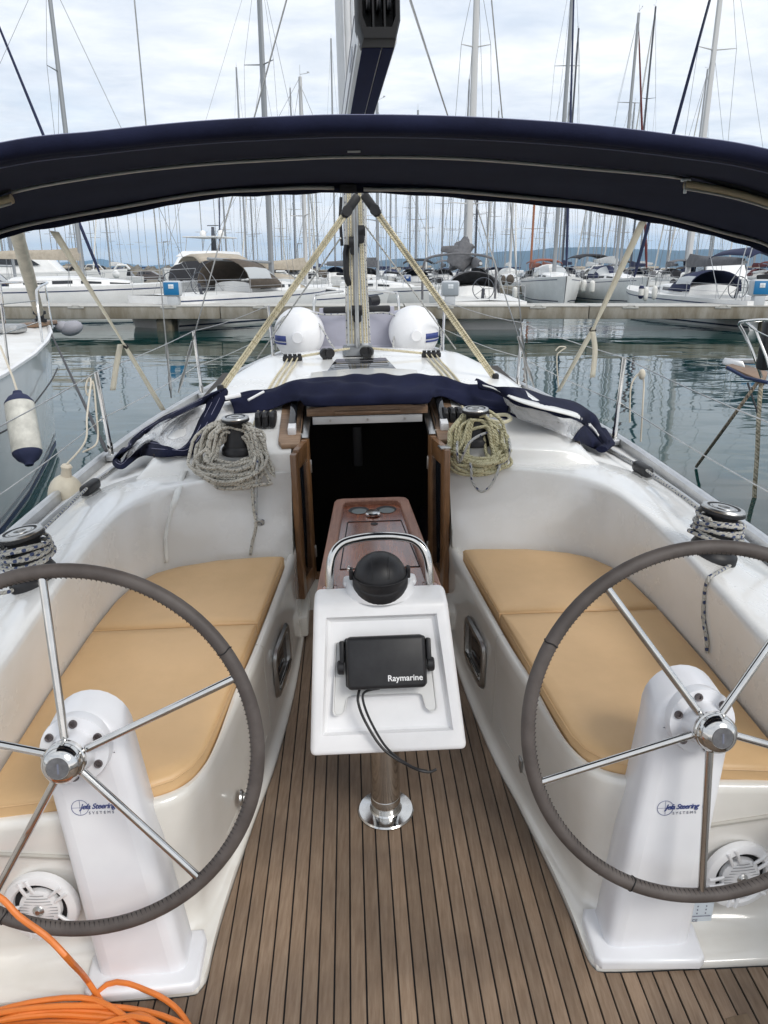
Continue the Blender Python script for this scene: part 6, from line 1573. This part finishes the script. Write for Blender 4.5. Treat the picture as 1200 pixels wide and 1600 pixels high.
B_('moored_sailboat', 850, 60.5, D(178), 'sailboat bow-on with pale canopy and a navy furled jib', 866, -70, L=11.5, B=4.0, F=1.55, bowF=1.85, hood='white', jib='navy', cover=None, boom=False, mcol='alu', mr=.12, spreaders=2)
B_('moored_sailboat', 950, 60.5, D(189), 'sailboat bow-on with a black-hemmed bimini and dark red furled jib', 962, 20, L=12, B=4.0, F=1.45, bowF=1.8, hood='navy', bimini='black', cover='white', jib='red', mcol='alu', mr=.10)
B_('moored_sailboat', 1086, 37.2, D(10), 'sailboat stern-on with navy bimini and steel arch at right', 1075, -120, L=13, B=4.2, F=1.15, bowF=1.45, hood='navy', bimini='navy', arch=True, wheels=2, cover='grey', mcol='white', mr=.11, jib='navy', hullm=hullw)
B_('moored_sailboat', 786, 74, D(4), 'sailboat with red-orange bimini stern-on at the second pier', 829, 215, L=11, bimini='orange', hood='black', mcol='wood', cover='orange')
B_('moored_sailboat', 628, 75, D(0), 'sailboat with black bimini behind the small blue post', 650, 172, L=11, bimini='black', hood='black', mcol='alu', cover='navy')
# the arched frame over the stern of the middle boat
xq = X_of(716, 33.6, 440); g = G()
g.tube(catmull([(xq - 1.55, 33.2, 1.1), (xq - 1.52, 33.2, 2.45), (xq - 1.2, 33.2, 2.82), (xq, 33.2, 2.95), (xq + 1.2, 33.2, 2.82), (xq + 1.52, 33.2, 2.45), (xq + 1.55, 33.2, 1.1)], 40), .05, 8); tag(g.build('awning_frame', CCOL['grey'], T=ident), 'dark rolled awning on an arched frame over the boat behind the grey post', 'awning')
g = G(); rnd = random.Random(3)
rows = []
for i in range(13):
    t = i / 12; z = 2.35 + 1.30 * t; xc = X_of(716, 36, 400) + .28 * t + .05 * sin(i * 1.7); r = .78 * (.34 + .34 * sin(pi * min(1, .15 + .9 * t))) * (1 if t < .8 else (1.25 - t) / .45)
    rows.append([(xc + r * (1 + .22 * sin(3 * q + i * .8) + .12 * sin(7 * q - i)) * cos(q), 36 + r * .7 * sin(q), z + .10 * sin(2 * q + i)) for q in [2 * pi * k / 18 for k in range(18)]])
V = g.sheet(rows, closed=True); g.face(V[0]); g.face(V[-1])
xq = X_of(704, 36, 400); g.hexa([(xq - .45, 35.8, 3.08), (xq + .5, 35.8, 2.95), (xq + .5, 36.2, 2.95), (xq - .45, 36.2, 3.08), (xq - .42, 35.8, 3.32), (xq + .5, 35.8, 3.38), (xq + .5, 36.2, 3.38), (xq - .42, 36.2, 3.32)], bev=.06)
tag(g.build('sail_bundle', CCOL['grey'], T=ident), 'grey bundled sail heaped above the arched frame', 'sail')
# motor yachts
def motor_yacht(px, Y, heading, label, L=16, B=4.6, F=1.9, fly=True, col=None, s=1.0):
    T0 = Far(X_of(px, Y, 430), Y, heading); T = lambda p: T0(Vector(p) * s)
    t = empty('motor_yacht', (0, 0, 0), label, 'motorboat', 'motorboats', T=T)
    rows = hull_rows(L, B, F, F * 1.25); g = G(); V = g.sheet([[(-a, b, c) for a, b, c in reversed(h)] + list(h) for h in rows]); g.face(V[0]); g.build('hull', col or hullw, t, T=T, sharp=50)
    g = G(); g.sheet([[(-h[0][0] + .02, h[0][1], h[0][2]), (h[0][0] - .02, h[0][1], h[0][2])] for h in rows]); g.build('deck', deckw, t, T=T)
    def house(y0, y1, w0, w1, z0, z1, lean, m, nm, par):
        g = G(); g.hexa([(-w0, y0, z0), (w0, y0, z0), (w0, y1, z0), (-w0, y1, z0), (-w1, y0 + .1, z1), (w1, y0 + .1, z1), (w1 * .9, y1 - lean, z1), (-w1 * .9, y1 - lean, z1)], bev=.12); return g.build(nm, m, par, T=T)
    hs = house(-L * .28, L * .20, B * .40, B * .37, F - .1, F + 1.75, 1.6, hullw, 'saloon', t)
    for s_ in (-1, 1):
        g = G(); g.poly([(s_ * B * .398, -L * .24, F + .75), (s_ * B * .398, L * .10, F + .75), (s_ * B * .382, L * .05, F + 1.35), (s_ * B * .382, -L * .24, F + 1.35)]); g.build('window', win, hs, T=T)
    g = G(); g.poly([(-B * .33, L * .20 - .72, F + .72), (B * .33, L * .20 - .72, F + .72), (B * .30, L * .20 - 1.40, F + 1.5), (-B * .30, L * .20 - 1.40, F + 1.5)]); g.build('windscreen', win, hs, T=T)
    g = G(); g.poly([(-B * .32, -L * .28 - .012, F + .2), (B * .32, -L * .28 - .012, F + .2), (B * .31, -L * .28 + .07, F + 1.5), (-B * .31, -L * .28 + .07, F + 1.5)]); g.build('window', win, hs, T=T)
    if fly:
        fl = house(-L * .30, L * .10, B * .41, B * .38, F + 1.78, F + 2.45, 1.0, hullw, 'flybridge', t)
        g = G()
        for x in (-B * .34, B * .34):
            for yy in (-L * .24, L * .0): g.tube([(x, yy, F + 2.4), (x * .9, yy - .2, F + 4.0)], .05, 6)
        g.each('hardtop_post', rail_m, t, T=T)
        g = G(); g.box((0, -L * .13, F + 4.05), (B * .74, L * .28, .14), bev=.05); ht = g.build('hardtop', hullw, t, T=T)
        g = G(); g.hexa([(-.18, -L * .20, F + 2.4), (.18, -L * .20, F + 2.4), (.18, -L * .15, F + 2.4), (-.18, -L * .15, F + 2.4), (-.1, -L * .19, F + 5.3), (.1, -L * .19, F + 5.3), (.1, -L * .165, F + 5.3), (-.1, -L * .165, F + 5.3)], bev=.03); g.build('radar_mast', MCOL['dark'], t, T=T)
        g = G(); g.box((0, -L * .18, F + 5.45), (1.5, .14, .10), bev=.03); g.build('radar_bar', MCOL['dark'], t, T=T)
        for x in (-1.2, 1.2):
            g = G(); g.ellipsoid((x, -L * .16, F + 4.5), (.40, .40, .42), 14, 10); g.build('radar_dome', hullw, t, T=T)
    return t
motor_yacht(318, 88, D(165), 'white flybridge motor yacht with two radar domes behind the brown-hooded boat', L=18, B=6.4, F=2.1, s=.93)
motor_yacht(40, 72, D(-78), 'long low white motor yacht at the left edge with tinted windows', L=18, B=5, F=1.9, fly=False)
motor_yacht(1128, 63, D(168), 'white motorboat cabin beyond the navy bimini at right', L=11, B=4.0, F=1.35, fly=False)
# black covered tender beneath the flybridge yacht
xq = X_of(312, 52, 430); g = G(); rows = []
for i in range(12):
    t = i / 11; x = xq - 1.9 + 3.8 * t; h = 1.5 + 1.45 * sin(pi * min(1, .12 + t * .80)) ** .6 + .05 * sin(i * 2.2); rows.append([(x, 51.2, .6), (x, 51.3, h * .75), (x, 51.8, h), (x, 52.8, h), (x, 53.2, .6)])
V = g.sheet(rows); g.face(V[0]); g.face(V[-1]); tag(g.build('covered_boat', CCOL['black'], T=ident), 'boat wholly wrapped in black covers, left of the brown hood', 'boat')
# --- distant masts: one sailboat each
FARS = [  # mast px, masthead py, distance, mast, hood, cover, heading, label
 (386, 105, 92, 'alu', 'grey', 'grey', 5, 'distant sailboat with a lone thin mast left of the tall grey one'),
 (397, 255, 110, 'alu', 'navy', None, 170, 'distant sailboat with the mast just left of the brown-hooded yacht'),
 (463, 137, 100, 'alu', 'beige', 'beige', 8, 'distant sailboat whose masthead shows just left of the boom, beige cover'),
 (485, 240, 84, 'white', 'white', 'beige', -4, 'distant sailboat with pale leaning mast close left of our mainsheet'),
 (497, 262, 118, 'alu', None, 'navy', 175, 'distant sailboat with thin mast between the mainsheet and our mast'),
 (524, 60, 96, 'alu', 'navy', 'navy', 4, 'distant sailboat with its rigging seen left of our boom'),
 (572, 240, 80, 'white', 'grey', 'white', 6, 'distant sailboat with white mast hidden closely behind our mast'),
 (610, 245, 104, 'alu', 'navy', None, 176, 'distant sailboat with thin mast just right of our mainsheet'),
 (640, 215, 98, 'alu', 'black', 'navy', 3, 'distant sailboat with one of the paired thin masts left of the black bimini'),
 (665, 225, 122, 'alu', None, None, 178, 'distant sailboat with faint mast right of the black bimini'),
 (690, 200, 88, 'alu', 'grey', 'grey', 2, 'distant sailboat with grey mast left of the bundled grey sail'),
 (724, 124, 100, 'alu', 'navy', 'navy', 5, 'distant sailboat with mast beside the triple-spreader white mast'),
 (742, 235, 78, 'dark', 'grey', 'grey', -3, 'distant sailboat with dark mast right of the bundled grey sail'),
 (760, 230, 112, 'alu', None, 'white', 174, 'distant sailboat with mast above the left end of the red-orange bimini'),
 (769, 173, 105, 'alu', 'navy', None, 5, 'distant sailboat whose masthead pokes above the awning right of centre'),
 (797, 225, 90, 'white', 'white', 'white', 178, 'distant sailboat with white mast above the red-orange bimini'),
 (848, 235, 102, 'alu', 'grey', 'orange', 3, 'distant sailboat with mast just left of the navy furled jib, orange cover'),
 (872, 160, 110, 'alu', 'navy', None, 176, 'distant sailboat whose short masthead shows beside the tall dark mast'),
 (878, 44, 84, 'dark', 'navy', 'navy', 2, 'distant sailboat with tall dark mast right of the bow-on pale canopy boat'),
 (917, 250, 96, 'alu', 'white', 'white', 4, 'distant sailboat with mast between the two bow-on sailboats'),
 (938, 245, 116, 'alu', None, 'grey', 175, 'distant sailboat with thin mast left of the white bundled sail'),
 (957, 238, 108, 'alu', 'black', 'white', 1, 'distant sailboat with mast behind the white bundled sail'),
 (968, 160, 100, 'alu', 'navy', None, 172, 'distant sailboat whose masthead shows left of the tallest right mast'),
 (985, 10, 82, 'dark', 'navy', 'navy', 4, 'distant sailboat with tall dark mast above the dark red furled jib'),
 (998, 235, 94, 'alu', 'white', 'white', 6, 'distant sailboat with mast right of the dark red furled jib'),
 (1041, 230, 90, 'alu', 'grey', 'grey', -2, 'distant sailboat with mast left of the navy bimini boat'),
 (1069, 108, 86, 'alu', 'navy', 'navy', 5, 'distant sailboat whose masthead shows left of the navy stay at right'),
 (1108, 240, 98, 'alu', None, 'white', 172, 'distant sailboat with mast above the white motorboat cabin'),
 (1138, 255, 110, 'white', 'navy', 'navy', 4, 'distant sailboat with mast right of the white motorboat cabin'),
 (1176, 250, 104, 'alu', 'red', 'red', 3, 'distant sailboat with dull red hood at the right edge'),
 (173, 245, 98, 'alu', 'navy', 'white', 174, 'distant sailboat with mast over the quay right of the beige cover'),
 (8, 215, 86, 'alu', 'navy', 'navy', 10, 'distant sailboat with navy hood at the left edge'),
 (441, 225, 112, 'alu', 'navy', 'grey', 2, 'distant sailboat with mast right of the brown-hooded yacht'),
 (355, 230, 120, 'alu', 'grey', None, 176, 'distant sailboat with mast behind the flybridge motor yacht'),
]
for (px, py, Y, mc, hd, cv_, hdg, lab) in FARS:
    B_('distant_sailboat', px, Y, D(hdg), lab, px, py, L=10.5 + (px * 7 % 20) / 10, B=3.5, F=1.2 + (px % 5) * .06, bowF=1.5, mcol=mc, hood=hd, cover=cv_, boom=cv_ is not None, bimini=hd if px % 3 == 0 else None, jib=(None, 'white', None, 'navy')[px % 4], mr=.085, spreaders=1 + px % 2, windows=2, stripe=px % 2 == 0, group='sailboats moored deep in the marina', hood_win=False)
# a boat-crowded far row reading as one mass
rnd = random.Random(21); g = G(); g2 = G(); g3 = G(); g4 = G()
for k in range(120):
    px = rnd.uniform(-40, 1240); Y = rnd.uniform(118, 170)
    if 150 < px < 300: Y += 60
    x = X_of(px, Y, 425); w = rnd.uniform(1.5, 1.9); h = rnd.uniform(1.1, 1.6); L_ = 10
    rows = [[(x - w * f, Y + L_ * t, .0), (x - w * f * 1.05, Y + L_ * t, h), (x, Y + L_ * t, h + .1), (x + w * f * 1.05, Y + L_ * t, h), (x + w * f, Y + L_ * t, .0)] for t, f in ((0, .15), (.2, .75), (.5, 1), (1, .8))]
    g.sheet(rows); g.box((x, Y + 5, h + .3), (w * 1.1, 4, .6), bev=.15)
    q = g2 if rnd.random() < .6 else g3; q.box((x, Y + rnd.uniform(5, 8), h + 1.1), (w * 1.2, 1.4, .35), bev=.12)
    if rnd.random() < .75: g4.tube([(x + .2, Y + 4, h), (x + .2, Y + 4, ztop(px, rnd.uniform(215, 300), Y))], .07, 5); g4.tube([(x - .8, Y + 4, h + 7), (x + 1.2, Y + 4, h + 7)], .03, 4)
g5, g6, g7 = G(), G(), G()
for k in range(230):
    px = rnd.uniform(-30, 1230); Y = rnd.uniform(70, 112)
    if 195 < px < 300 or 690 < px < 740: continue
    x = X_of(px, Y, 425); q = rnd.choice((g5, g5, g6, g7, g, g)); z = rnd.uniform(.9, 2.1)
    c = rnd.random()
    if c < .45: q.box((x, Y, z), (rnd.uniform(.4, 1.6), rnd.uniform(.3, 1.2), rnd.uniform(.2, .7)), R=Euler((0, rnd.uniform(-.2, .2), rnd.uniform(-.5, .5))).to_matrix(), bev=.08, seg=1)
    elif c < .75: q.tube([(x - .9, Y, z + .2), (x - .5, Y, z + .65), (x + .5, Y, z + .65), (x + .9, Y, z + .2)], rnd.uniform(.04, .16), 6)
    else: q.ellipsoid((x, Y, z), (rnd.uniform(.15, .4), .2, rnd.uniform(.25, .55)), 8, 6)
fm = tag(g.build('boat_mass', hullw, T=ident), 'crowd of white boats at the far side of the marina', kind='stuff')
for q, m_, nm in ((g2, CCOL['navy'], 'hood_mass'), (g3, CCOL['beige'], 'hood_mass'), (g4, MCOL['alu'], 'mast_mass'), (g5, CCOL['black'], 'deck_gear'), (g6, CCOL['brown'], 'deck_gear'), (g7, CCOL['grey'], 'deck_gear')): q.build(nm, m_, fm, T=ident, kind='stuff')

# fenders of the bow-on boats
for px, py, Y, lab in ((805, 458, 58, 'fat white fender on the left side of the pale-canopy sailboat'), (904, 446, 58, 'round white fender at the left bow of the dark red jib sailboat'), (913, 447, 57.5, 'white fender next right from the round one on the dark red jib boat'), (926, 448, 57, 'third white fender along the bow of the dark red jib boat')):
    p = PW(px, py - 10, y=Y); fender_on(Far(0, 0, 0), (p.x, p.y, p.z), .9, .20, False, lab)
for px, py, lab in ((1003, 455, 'navy-topped white fender between the navy bimini boat and its neighbour'), (1010, 458, 'white fender beside the navy-topped one at right'), (1024, 456, 'white fender with a rope coil on the navy bimini boat')):
    p = PW(px, py - 10, y=35); fender_on(Far(0, 0, 0), (p.x, p.y, p.z), .62, .12, px == 1003, lab)

# ================================================================== the two neighbours
# left: white hull with its bow by our foredeck
T = Far(-4.52, 4.15, D(0.5)); LB = empty('neighbour_yacht', (0, 0, 0), 'white neighbouring yacht at the left edge with a furled cream jib', 'sailboat', T=T)
tab = [(6.25, .04, 1.60), (5.9, .20, 1.59), (5.4, .42, 1.57), (4.6, .70, 1.54), (3.6, .98, 1.50), (2.4, 1.24, 1.46), (1.0, 1.48, 1.42), (-1, 1.72, 1.38), (-3, 1.80, 1.36), (-6, 1.7, 1.34)]
n_m = 10; g = G(); rows = []; rows_d = []
def lsec(y, w, f):
    out = []
    for k in range(n_m):
        q = k / (n_m - 1); z = f * (1 - q) - .45 * q; b = max(0, (y - 3) / 3.25); ww = w * (1 - .10 * q - (.20 + .35 * b) * q ** 2.0); out.append((max(.008, ww), y - .32 * q * (1 if y > 5 else max(0, (y - 2) / 3)), z))
    return out
secs = [lsec(*a) for a in tab]
g.sheet([[(-a, b, c) for a, b, c in reversed(h)] + list(h) for h in secs]); hl = mat('neighbour_hull', (0.79, 0.80, 0.81), 0.14, coat=.6); g.build('hull', hl, LB, T=T, sharp=60)
g = G(); g.sheet([[(-h[0][0] + .01, h[0][1], h[0][2] + .004), (0, h[0][1], h[0][2] + .05), (h[0][0] - .01, h[0][1], h[0][2] + .004)] for h in secs]); g.build('deck', nonskid, LB, T=T)
for s_ in (-1, 1):
    g = G(); g.tube([(s_ * h[0][0], h[0][1], h[0][2] + .02) for h in secs], .026, 6); g.build('toe_rail', plast_w, LB, T=T)
    for za, zb_, m_ in ((.02, .10, navy_h), (.15, .20, mat('stripe_silver', (.35, .38, .42), .4)), (-.3, .0, CCOL['teal'])):
        g = G(); rr = []
        for h in secs:
            def at_z(z):
                for a, b in zip(h, h[1:]):
                    if b[2] <= z <= a[2]:
                        t = (a[2] - z) / (a[2] - b[2]); return (s_ * (a[0] + (b[0] - a[0]) * t + .005), a[1] + (b[1] - a[1]) * t + .004, z)
            rr.append([at_z(za), at_z(zb_)])
        g.sheet(rr); g.build('waterline_stripe', m_, LB, T=T)
st0 = Vector((0, 6.0, 1.62)); 
g = G(); pA = PW(62, 492, y=st0.y + 4.15); pB = PW(27, 368, y=8.6); d = (pB - pA); g.tube([pA, pA + d * .03, pA + d * .08, pA + d * .6, pA + d * 6.5], [.03, .05, .062, .075, .05], 10); g.build('furled_jib', mat('jib_cream', (0.60, 0.54, 0.44), 0.85, var=.2, vscale=10), LB, T=ident)
g = G(); g.lathe([(.03, 0), (.08, .01), (.08, .05), (.05, .06), (.05, .10), (.08, .11), (.08, .15), (.03, .16)], pA - Vector((0, 0, .1)), (0, 0, 1), 16); g.build('furler_drum', black, LB, T=ident)
g = G()
for s_ in (-1, 1):
    g.tube(catmull([(s_ * .78, 4.3, 1.58), (s_ * .72, 4.45, 2.05), (s_ * .60, 4.8, 2.14), (s_ * .25, 5.9, 2.18), (s_ * .05, 6.05, 2.18)], 24), .014, 8); g.tube([(s_ * .30, 5.75, 1.62), (s_ * .28, 5.75, 2.17)], .013, 6)
g.build('pulpit', steel, LB, T=T)
g = G(); g.tube([(.78, 4.3, 2.02), (1.15, 2.7, 2.05), (1.45, 1.0, 2.03), (1.6, -.6, 2.02)], .005, 5); g.tube([(.78, 4.3, 1.80), (1.15, 2.7, 1.80), (1.45, 1.0, 1.78)], .005, 5); g.build('guard_wire', steel_dull, LB, T=T)
for y, x in ((2.7, 1.14), (1.0, 1.44)):
    g = G(); g.tube([(x, y, 1.46), (x + .02, y, 2.06)], .013, 6); g.build('stanchion', steel, LB, T=T)
g = G(); g.box((0, 6.05, 1.66), (.22, .7, .05), bev=.01); g.build('bow_roller', teak_trim, LB, T=T)
g = G(); g.box((.0, 5.2, 1.66), (.34, .30, .10), bev=.03); g.build('windlass', steel_dull, LB, T=T)
g = G(); rows = []
for i in range(9):
    t = i / 8; y = 3.3 - 1.5 * t; h = .34 * sin(pi * (.1 + .8 * t)) ** .5; rows.append([(-.2, y, 1.5), (-.15, y, 1.52 + h), (.25, y, 1.54 + h), (.62, y, 1.5 + h * .8), (.68, y, 1.5)])
V = g.sheet(rows); g.face(V[0]); g.face(V[-1]); tag(g.build('deck_bag', CCOL['white'], T=T), 'white covered bag lashed on the deck of the left neighbour', 'bag')
g = G(); g.box(T((.62, 4.6, 1.0)) + Vector((.0, 0, .02)), (.01, .20, .22)); g.build('hull_plate', mat('plate_grey', (.33, .36, .40), .4), LB, T=ident) if False else g.bm.free()
# anchor and grey bundle at its bow
an = empty('anchor', T((.10, 6.4, 1.58)), 'galvanised anchor on the bow roller of the left neighbour', 'anchor', T=ident)
g = G(); g.tube([(.0, 5.9, 1.70), (.10, 6.75, 1.60)], .028, 6); g.build('shank', MCOL['alu'], an, T=T)
g = G(); g.hexa([(-.1, 6.5, 1.58), (.25, 6.5, 1.60), (.25, 6.75, 1.66), (.10, 6.78, 1.65), (-.05, 6.55, 1.50), (.22, 6.55, 1.50), (.22, 6.73, 1.63), (.12, 6.75, 1.62)], bev=.01); g.build('fluke', MCOL['alu'], an, T=T)
g = G(); c_ = PW(112, 513, y=10.6); g.ellipsoid(c_, (.16, .12, .10), 14, 8, R=Euler((0, -.3, 0)).to_matrix()); g.ellipsoid(c_ + Vector((-.12, 0, .02)), (.10, .10, .08), 12, 8); tag(g.build('grey_buoy', mat('buoy_grey', (.30, .30, .33), .6), T=ident), 'grey cloth-covered buoy hanging under the anchor at left', 'buoy')
# blue and white fender on its side
pf_ = PW(35, 640, y=5.9); fq = empty('fender', pf_, 'worn white fender with navy ends hanging on the left neighbour', 'fender', T=ident)
ftop, fbot = PW(27, 612, y=6.05), PW(46, 727, y=5.75)
ax = (fbot - ftop); Lf = ax.length; ax.normalize(); r = .112
g = G(); g.lathe([(r, .17 * Lf), (r * 1.02, .3 * Lf), (r * 1.02, .7 * Lf), (r, .83 * Lf)], ftop, ax, 24); g.build('fender_body', mat('worn_fender', (0.62, 0.61, 0.55), 0.5, var=.3, vscale=9), fq, T=ident)
g = G(); g.lathe([(0, 0), (r * .30, .0), (r * .36, .04 * Lf), (r * .7, .08 * Lf), (r * .98, .15 * Lf), (r * 1.005, .175 * Lf)], ftop, ax, 24); g.build('fender_cap', CCOL['navy'], fq, T=ident)
g = G(); g.lathe([(r * 1.005, .825 * Lf), (r * .98, .85 * Lf), (r * .72, .92 * Lf), (r * .34, .97 * Lf), (r * .28, Lf), (0, Lf)], ftop, ax, 24); g.build('fender_cap', CCOL['navy'], fq, T=ident)
g = G(); g.tube([ftop, PW(20, 590, y=6.1), PW(0, 540, y=6.2)], .009, 5); g.build('fender_rope', MATS['beige_line'], fq, T=ident)
dl = mat('dark_line', (0.05, 0.05, 0.055), .8)
g = G(); g.tube([T((.05, 6.2, 1.62)), boat((-1.40, 3.95, .60))], .010, 6); tag(g.build('mooring_line', dl, T=ident), 'dark mooring line slanting down from the left neighbour bow to our rail', 'rope')
g = G(); g.tube(catmull([PW(-10, 682, y=6.0), PW(20, 665, y=6.6), PW(50, 635, y=7.4), PW(80, 595, y=8.4), PW(90, 575, y=9.2)], 20), .008, 5); tag(g.build('mooring_line', dl, T=ident), 'dark line lying along the left neighbour hull above the fender', 'rope')
# right: pulpit and bow of the other neighbour
T2 = Far(4.72, 1.9, D(1.0)); RB = empty('neighbour_yacht', (0, 0, 0), 'neighbouring yacht at the right edge, only its bow and pulpit showing', 'sailboat', T=T2)
secs2 = [lsec(*a) for a in [(a, b * .92, c * .92) for a, b, c in tab]]
g = G(); g.sheet([[(-a, b, c) for a, b, c in reversed(h)] + list(h) for h in secs2]); g.build('hull', mat('neighbour_hull_reflection_tint', (0.60, 0.63, 0.62), 0.2, coat=.4), RB, T=T2, sharp=60)  # green cast in the hull colour stands for water reflected on it
g = G(); g.sheet([[(-h[0][0] + .01, h[0][1], h[0][2] + .004), (0, h[0][1], h[0][2] + .05), (h[0][0] - .01, h[0][1], h[0][2] + .004)] for h in secs2]); g.build('deck', nonskid, RB, T=T2)
g = G()
def R2(px, py, y): return PW(px, py, y=y)
g.tube(catmull([R2(1250, 505, 7.2), R2(1200, 500, 7.6), R2(1165, 502, 8.0), R2(1155, 506, 8.15), R2(1162, 520, 8.1), R2(1175, 548, 8.0), R2(1190, 590, 7.95)], 30), .016, 8)
g.tube([R2(1165, 503, 8.0), R2(1180, 515, 7.9), R2(1198, 560, 7.8), R2(1207, 590, 7.7)], .016, 8); g.tube([R2(1172, 512, 8.0), R2(1240, 545, 7.2)], .006, 5); g.build('pulpit', steel, RB, T=ident)
g = G(); q = [R2(1134, 570, 8.35), R2(1152, 566, 8.6), R2(1200, 580, 8.3), R2(1195, 596, 7.95)]; g.prism(q, (0, 0, -.05), bev=.01); g.build('bow_platform', teak_trim, RB, T=ident)
g = G(); g.tube([R2(1136, 574, 8.3), R2(1165, 590, 8.1), R2(1200, 598, 7.9)], .02, 6); g.build('platform_edge', navy_h, RB, T=ident)
g = G(); g.box(R2(1200, 540, 7.9), (.14, .14, .5), bev=.03); g.build('deck_gear', black, RB, T=ident)
an2 = empty('anchor', R2(1150, 576, 8.4), 'anchor lying on the bow platform of the right neighbour', 'anchor', T=ident)
g = G(); a0 = R2(1145, 570, 8.5); g.hexa([a0 + Vector(v) for v in ((-.12, 0, 0), (.10, -.1, -.02), (.12, .1, -.02), (-.08, .12, 0), (-.10, 0, .07), (.08, -.06, .05), (.10, .06, .05), (-.06, .1, .07))], bev=.01); g.build('fluke', alu, an2, T=ident)
g = G(); g.tube([a0 + Vector((0, 0, .04)), a0 + Vector((.42, -.15, .06))], .028, 6); g.build('shank', alu, an2, T=ident)
thick = rope_mat('laid_rope', (0.50, 0.44, 0.33), (0.26, 0.22, 0.15), 12, .55, 3, 1.0)
dkrope = rope_mat('old_rope', (0.30, 0.24, 0.18), (0.10, 0.08, 0.06), 12, .55, 3, 1.0)
def mooring(pts, r, m_, lab, n=40):
    g = G(); g.tube(catmull(pts, n), r, 8); tag(g.build('mooring_line', m_, T=ident), lab, 'rope')
mooring([R2(1190, 592, 8.0), R2(1186, 640, 7.9), R2(1183, 710, 7.8), R2(1179, 770, 7.75), R2(1178, 832, 7.7) * 1.0], .024, thick, 'thick laid rope hanging straight down from the right neighbour bow')
w0 = PW(1088, 729, z=0.02)
mooring([R2(1186, 594, 8.0), R2(1140, 658, 8.1), w0], .019, dkrope, 'brown mooring rope slanting from the right neighbour bow into the water')
mooring([R2(1168, 598, 8.05), R2(1182, 640, 7.9), R2(1186, 660, 7.9)], .010, dl, 'thin dark line under the right neighbour bow platform')

# --- haze: the air of the bay
hm = bpy.data.materials.new('haze_air'); hm.use_nodes = True; hn, hl_ = hm.node_tree.nodes, hm.node_tree.links; hn.clear()
ho = hn.new('ShaderNodeOutputMaterial'); hv = hn.new('ShaderNodeVolumePrincipled'); hv.inputs['Color'].default_value = (0.45, 0.72, 1.0, 1); hv.inputs['Density'].default_value = 0.9e-4; hv.inputs['Anisotropy'].default_value = 0.6
hl_.new(hv.outputs[0], ho.inputs['Volume'])
g = G(); g.box((0, 7700, 239), (26000, 16400, 482)); hz_o = g.build('haze', hm, T=ident, base=(0, 7700, -2)); tag(hz_o, 'pale blue haze over the bay', kind='stuff')
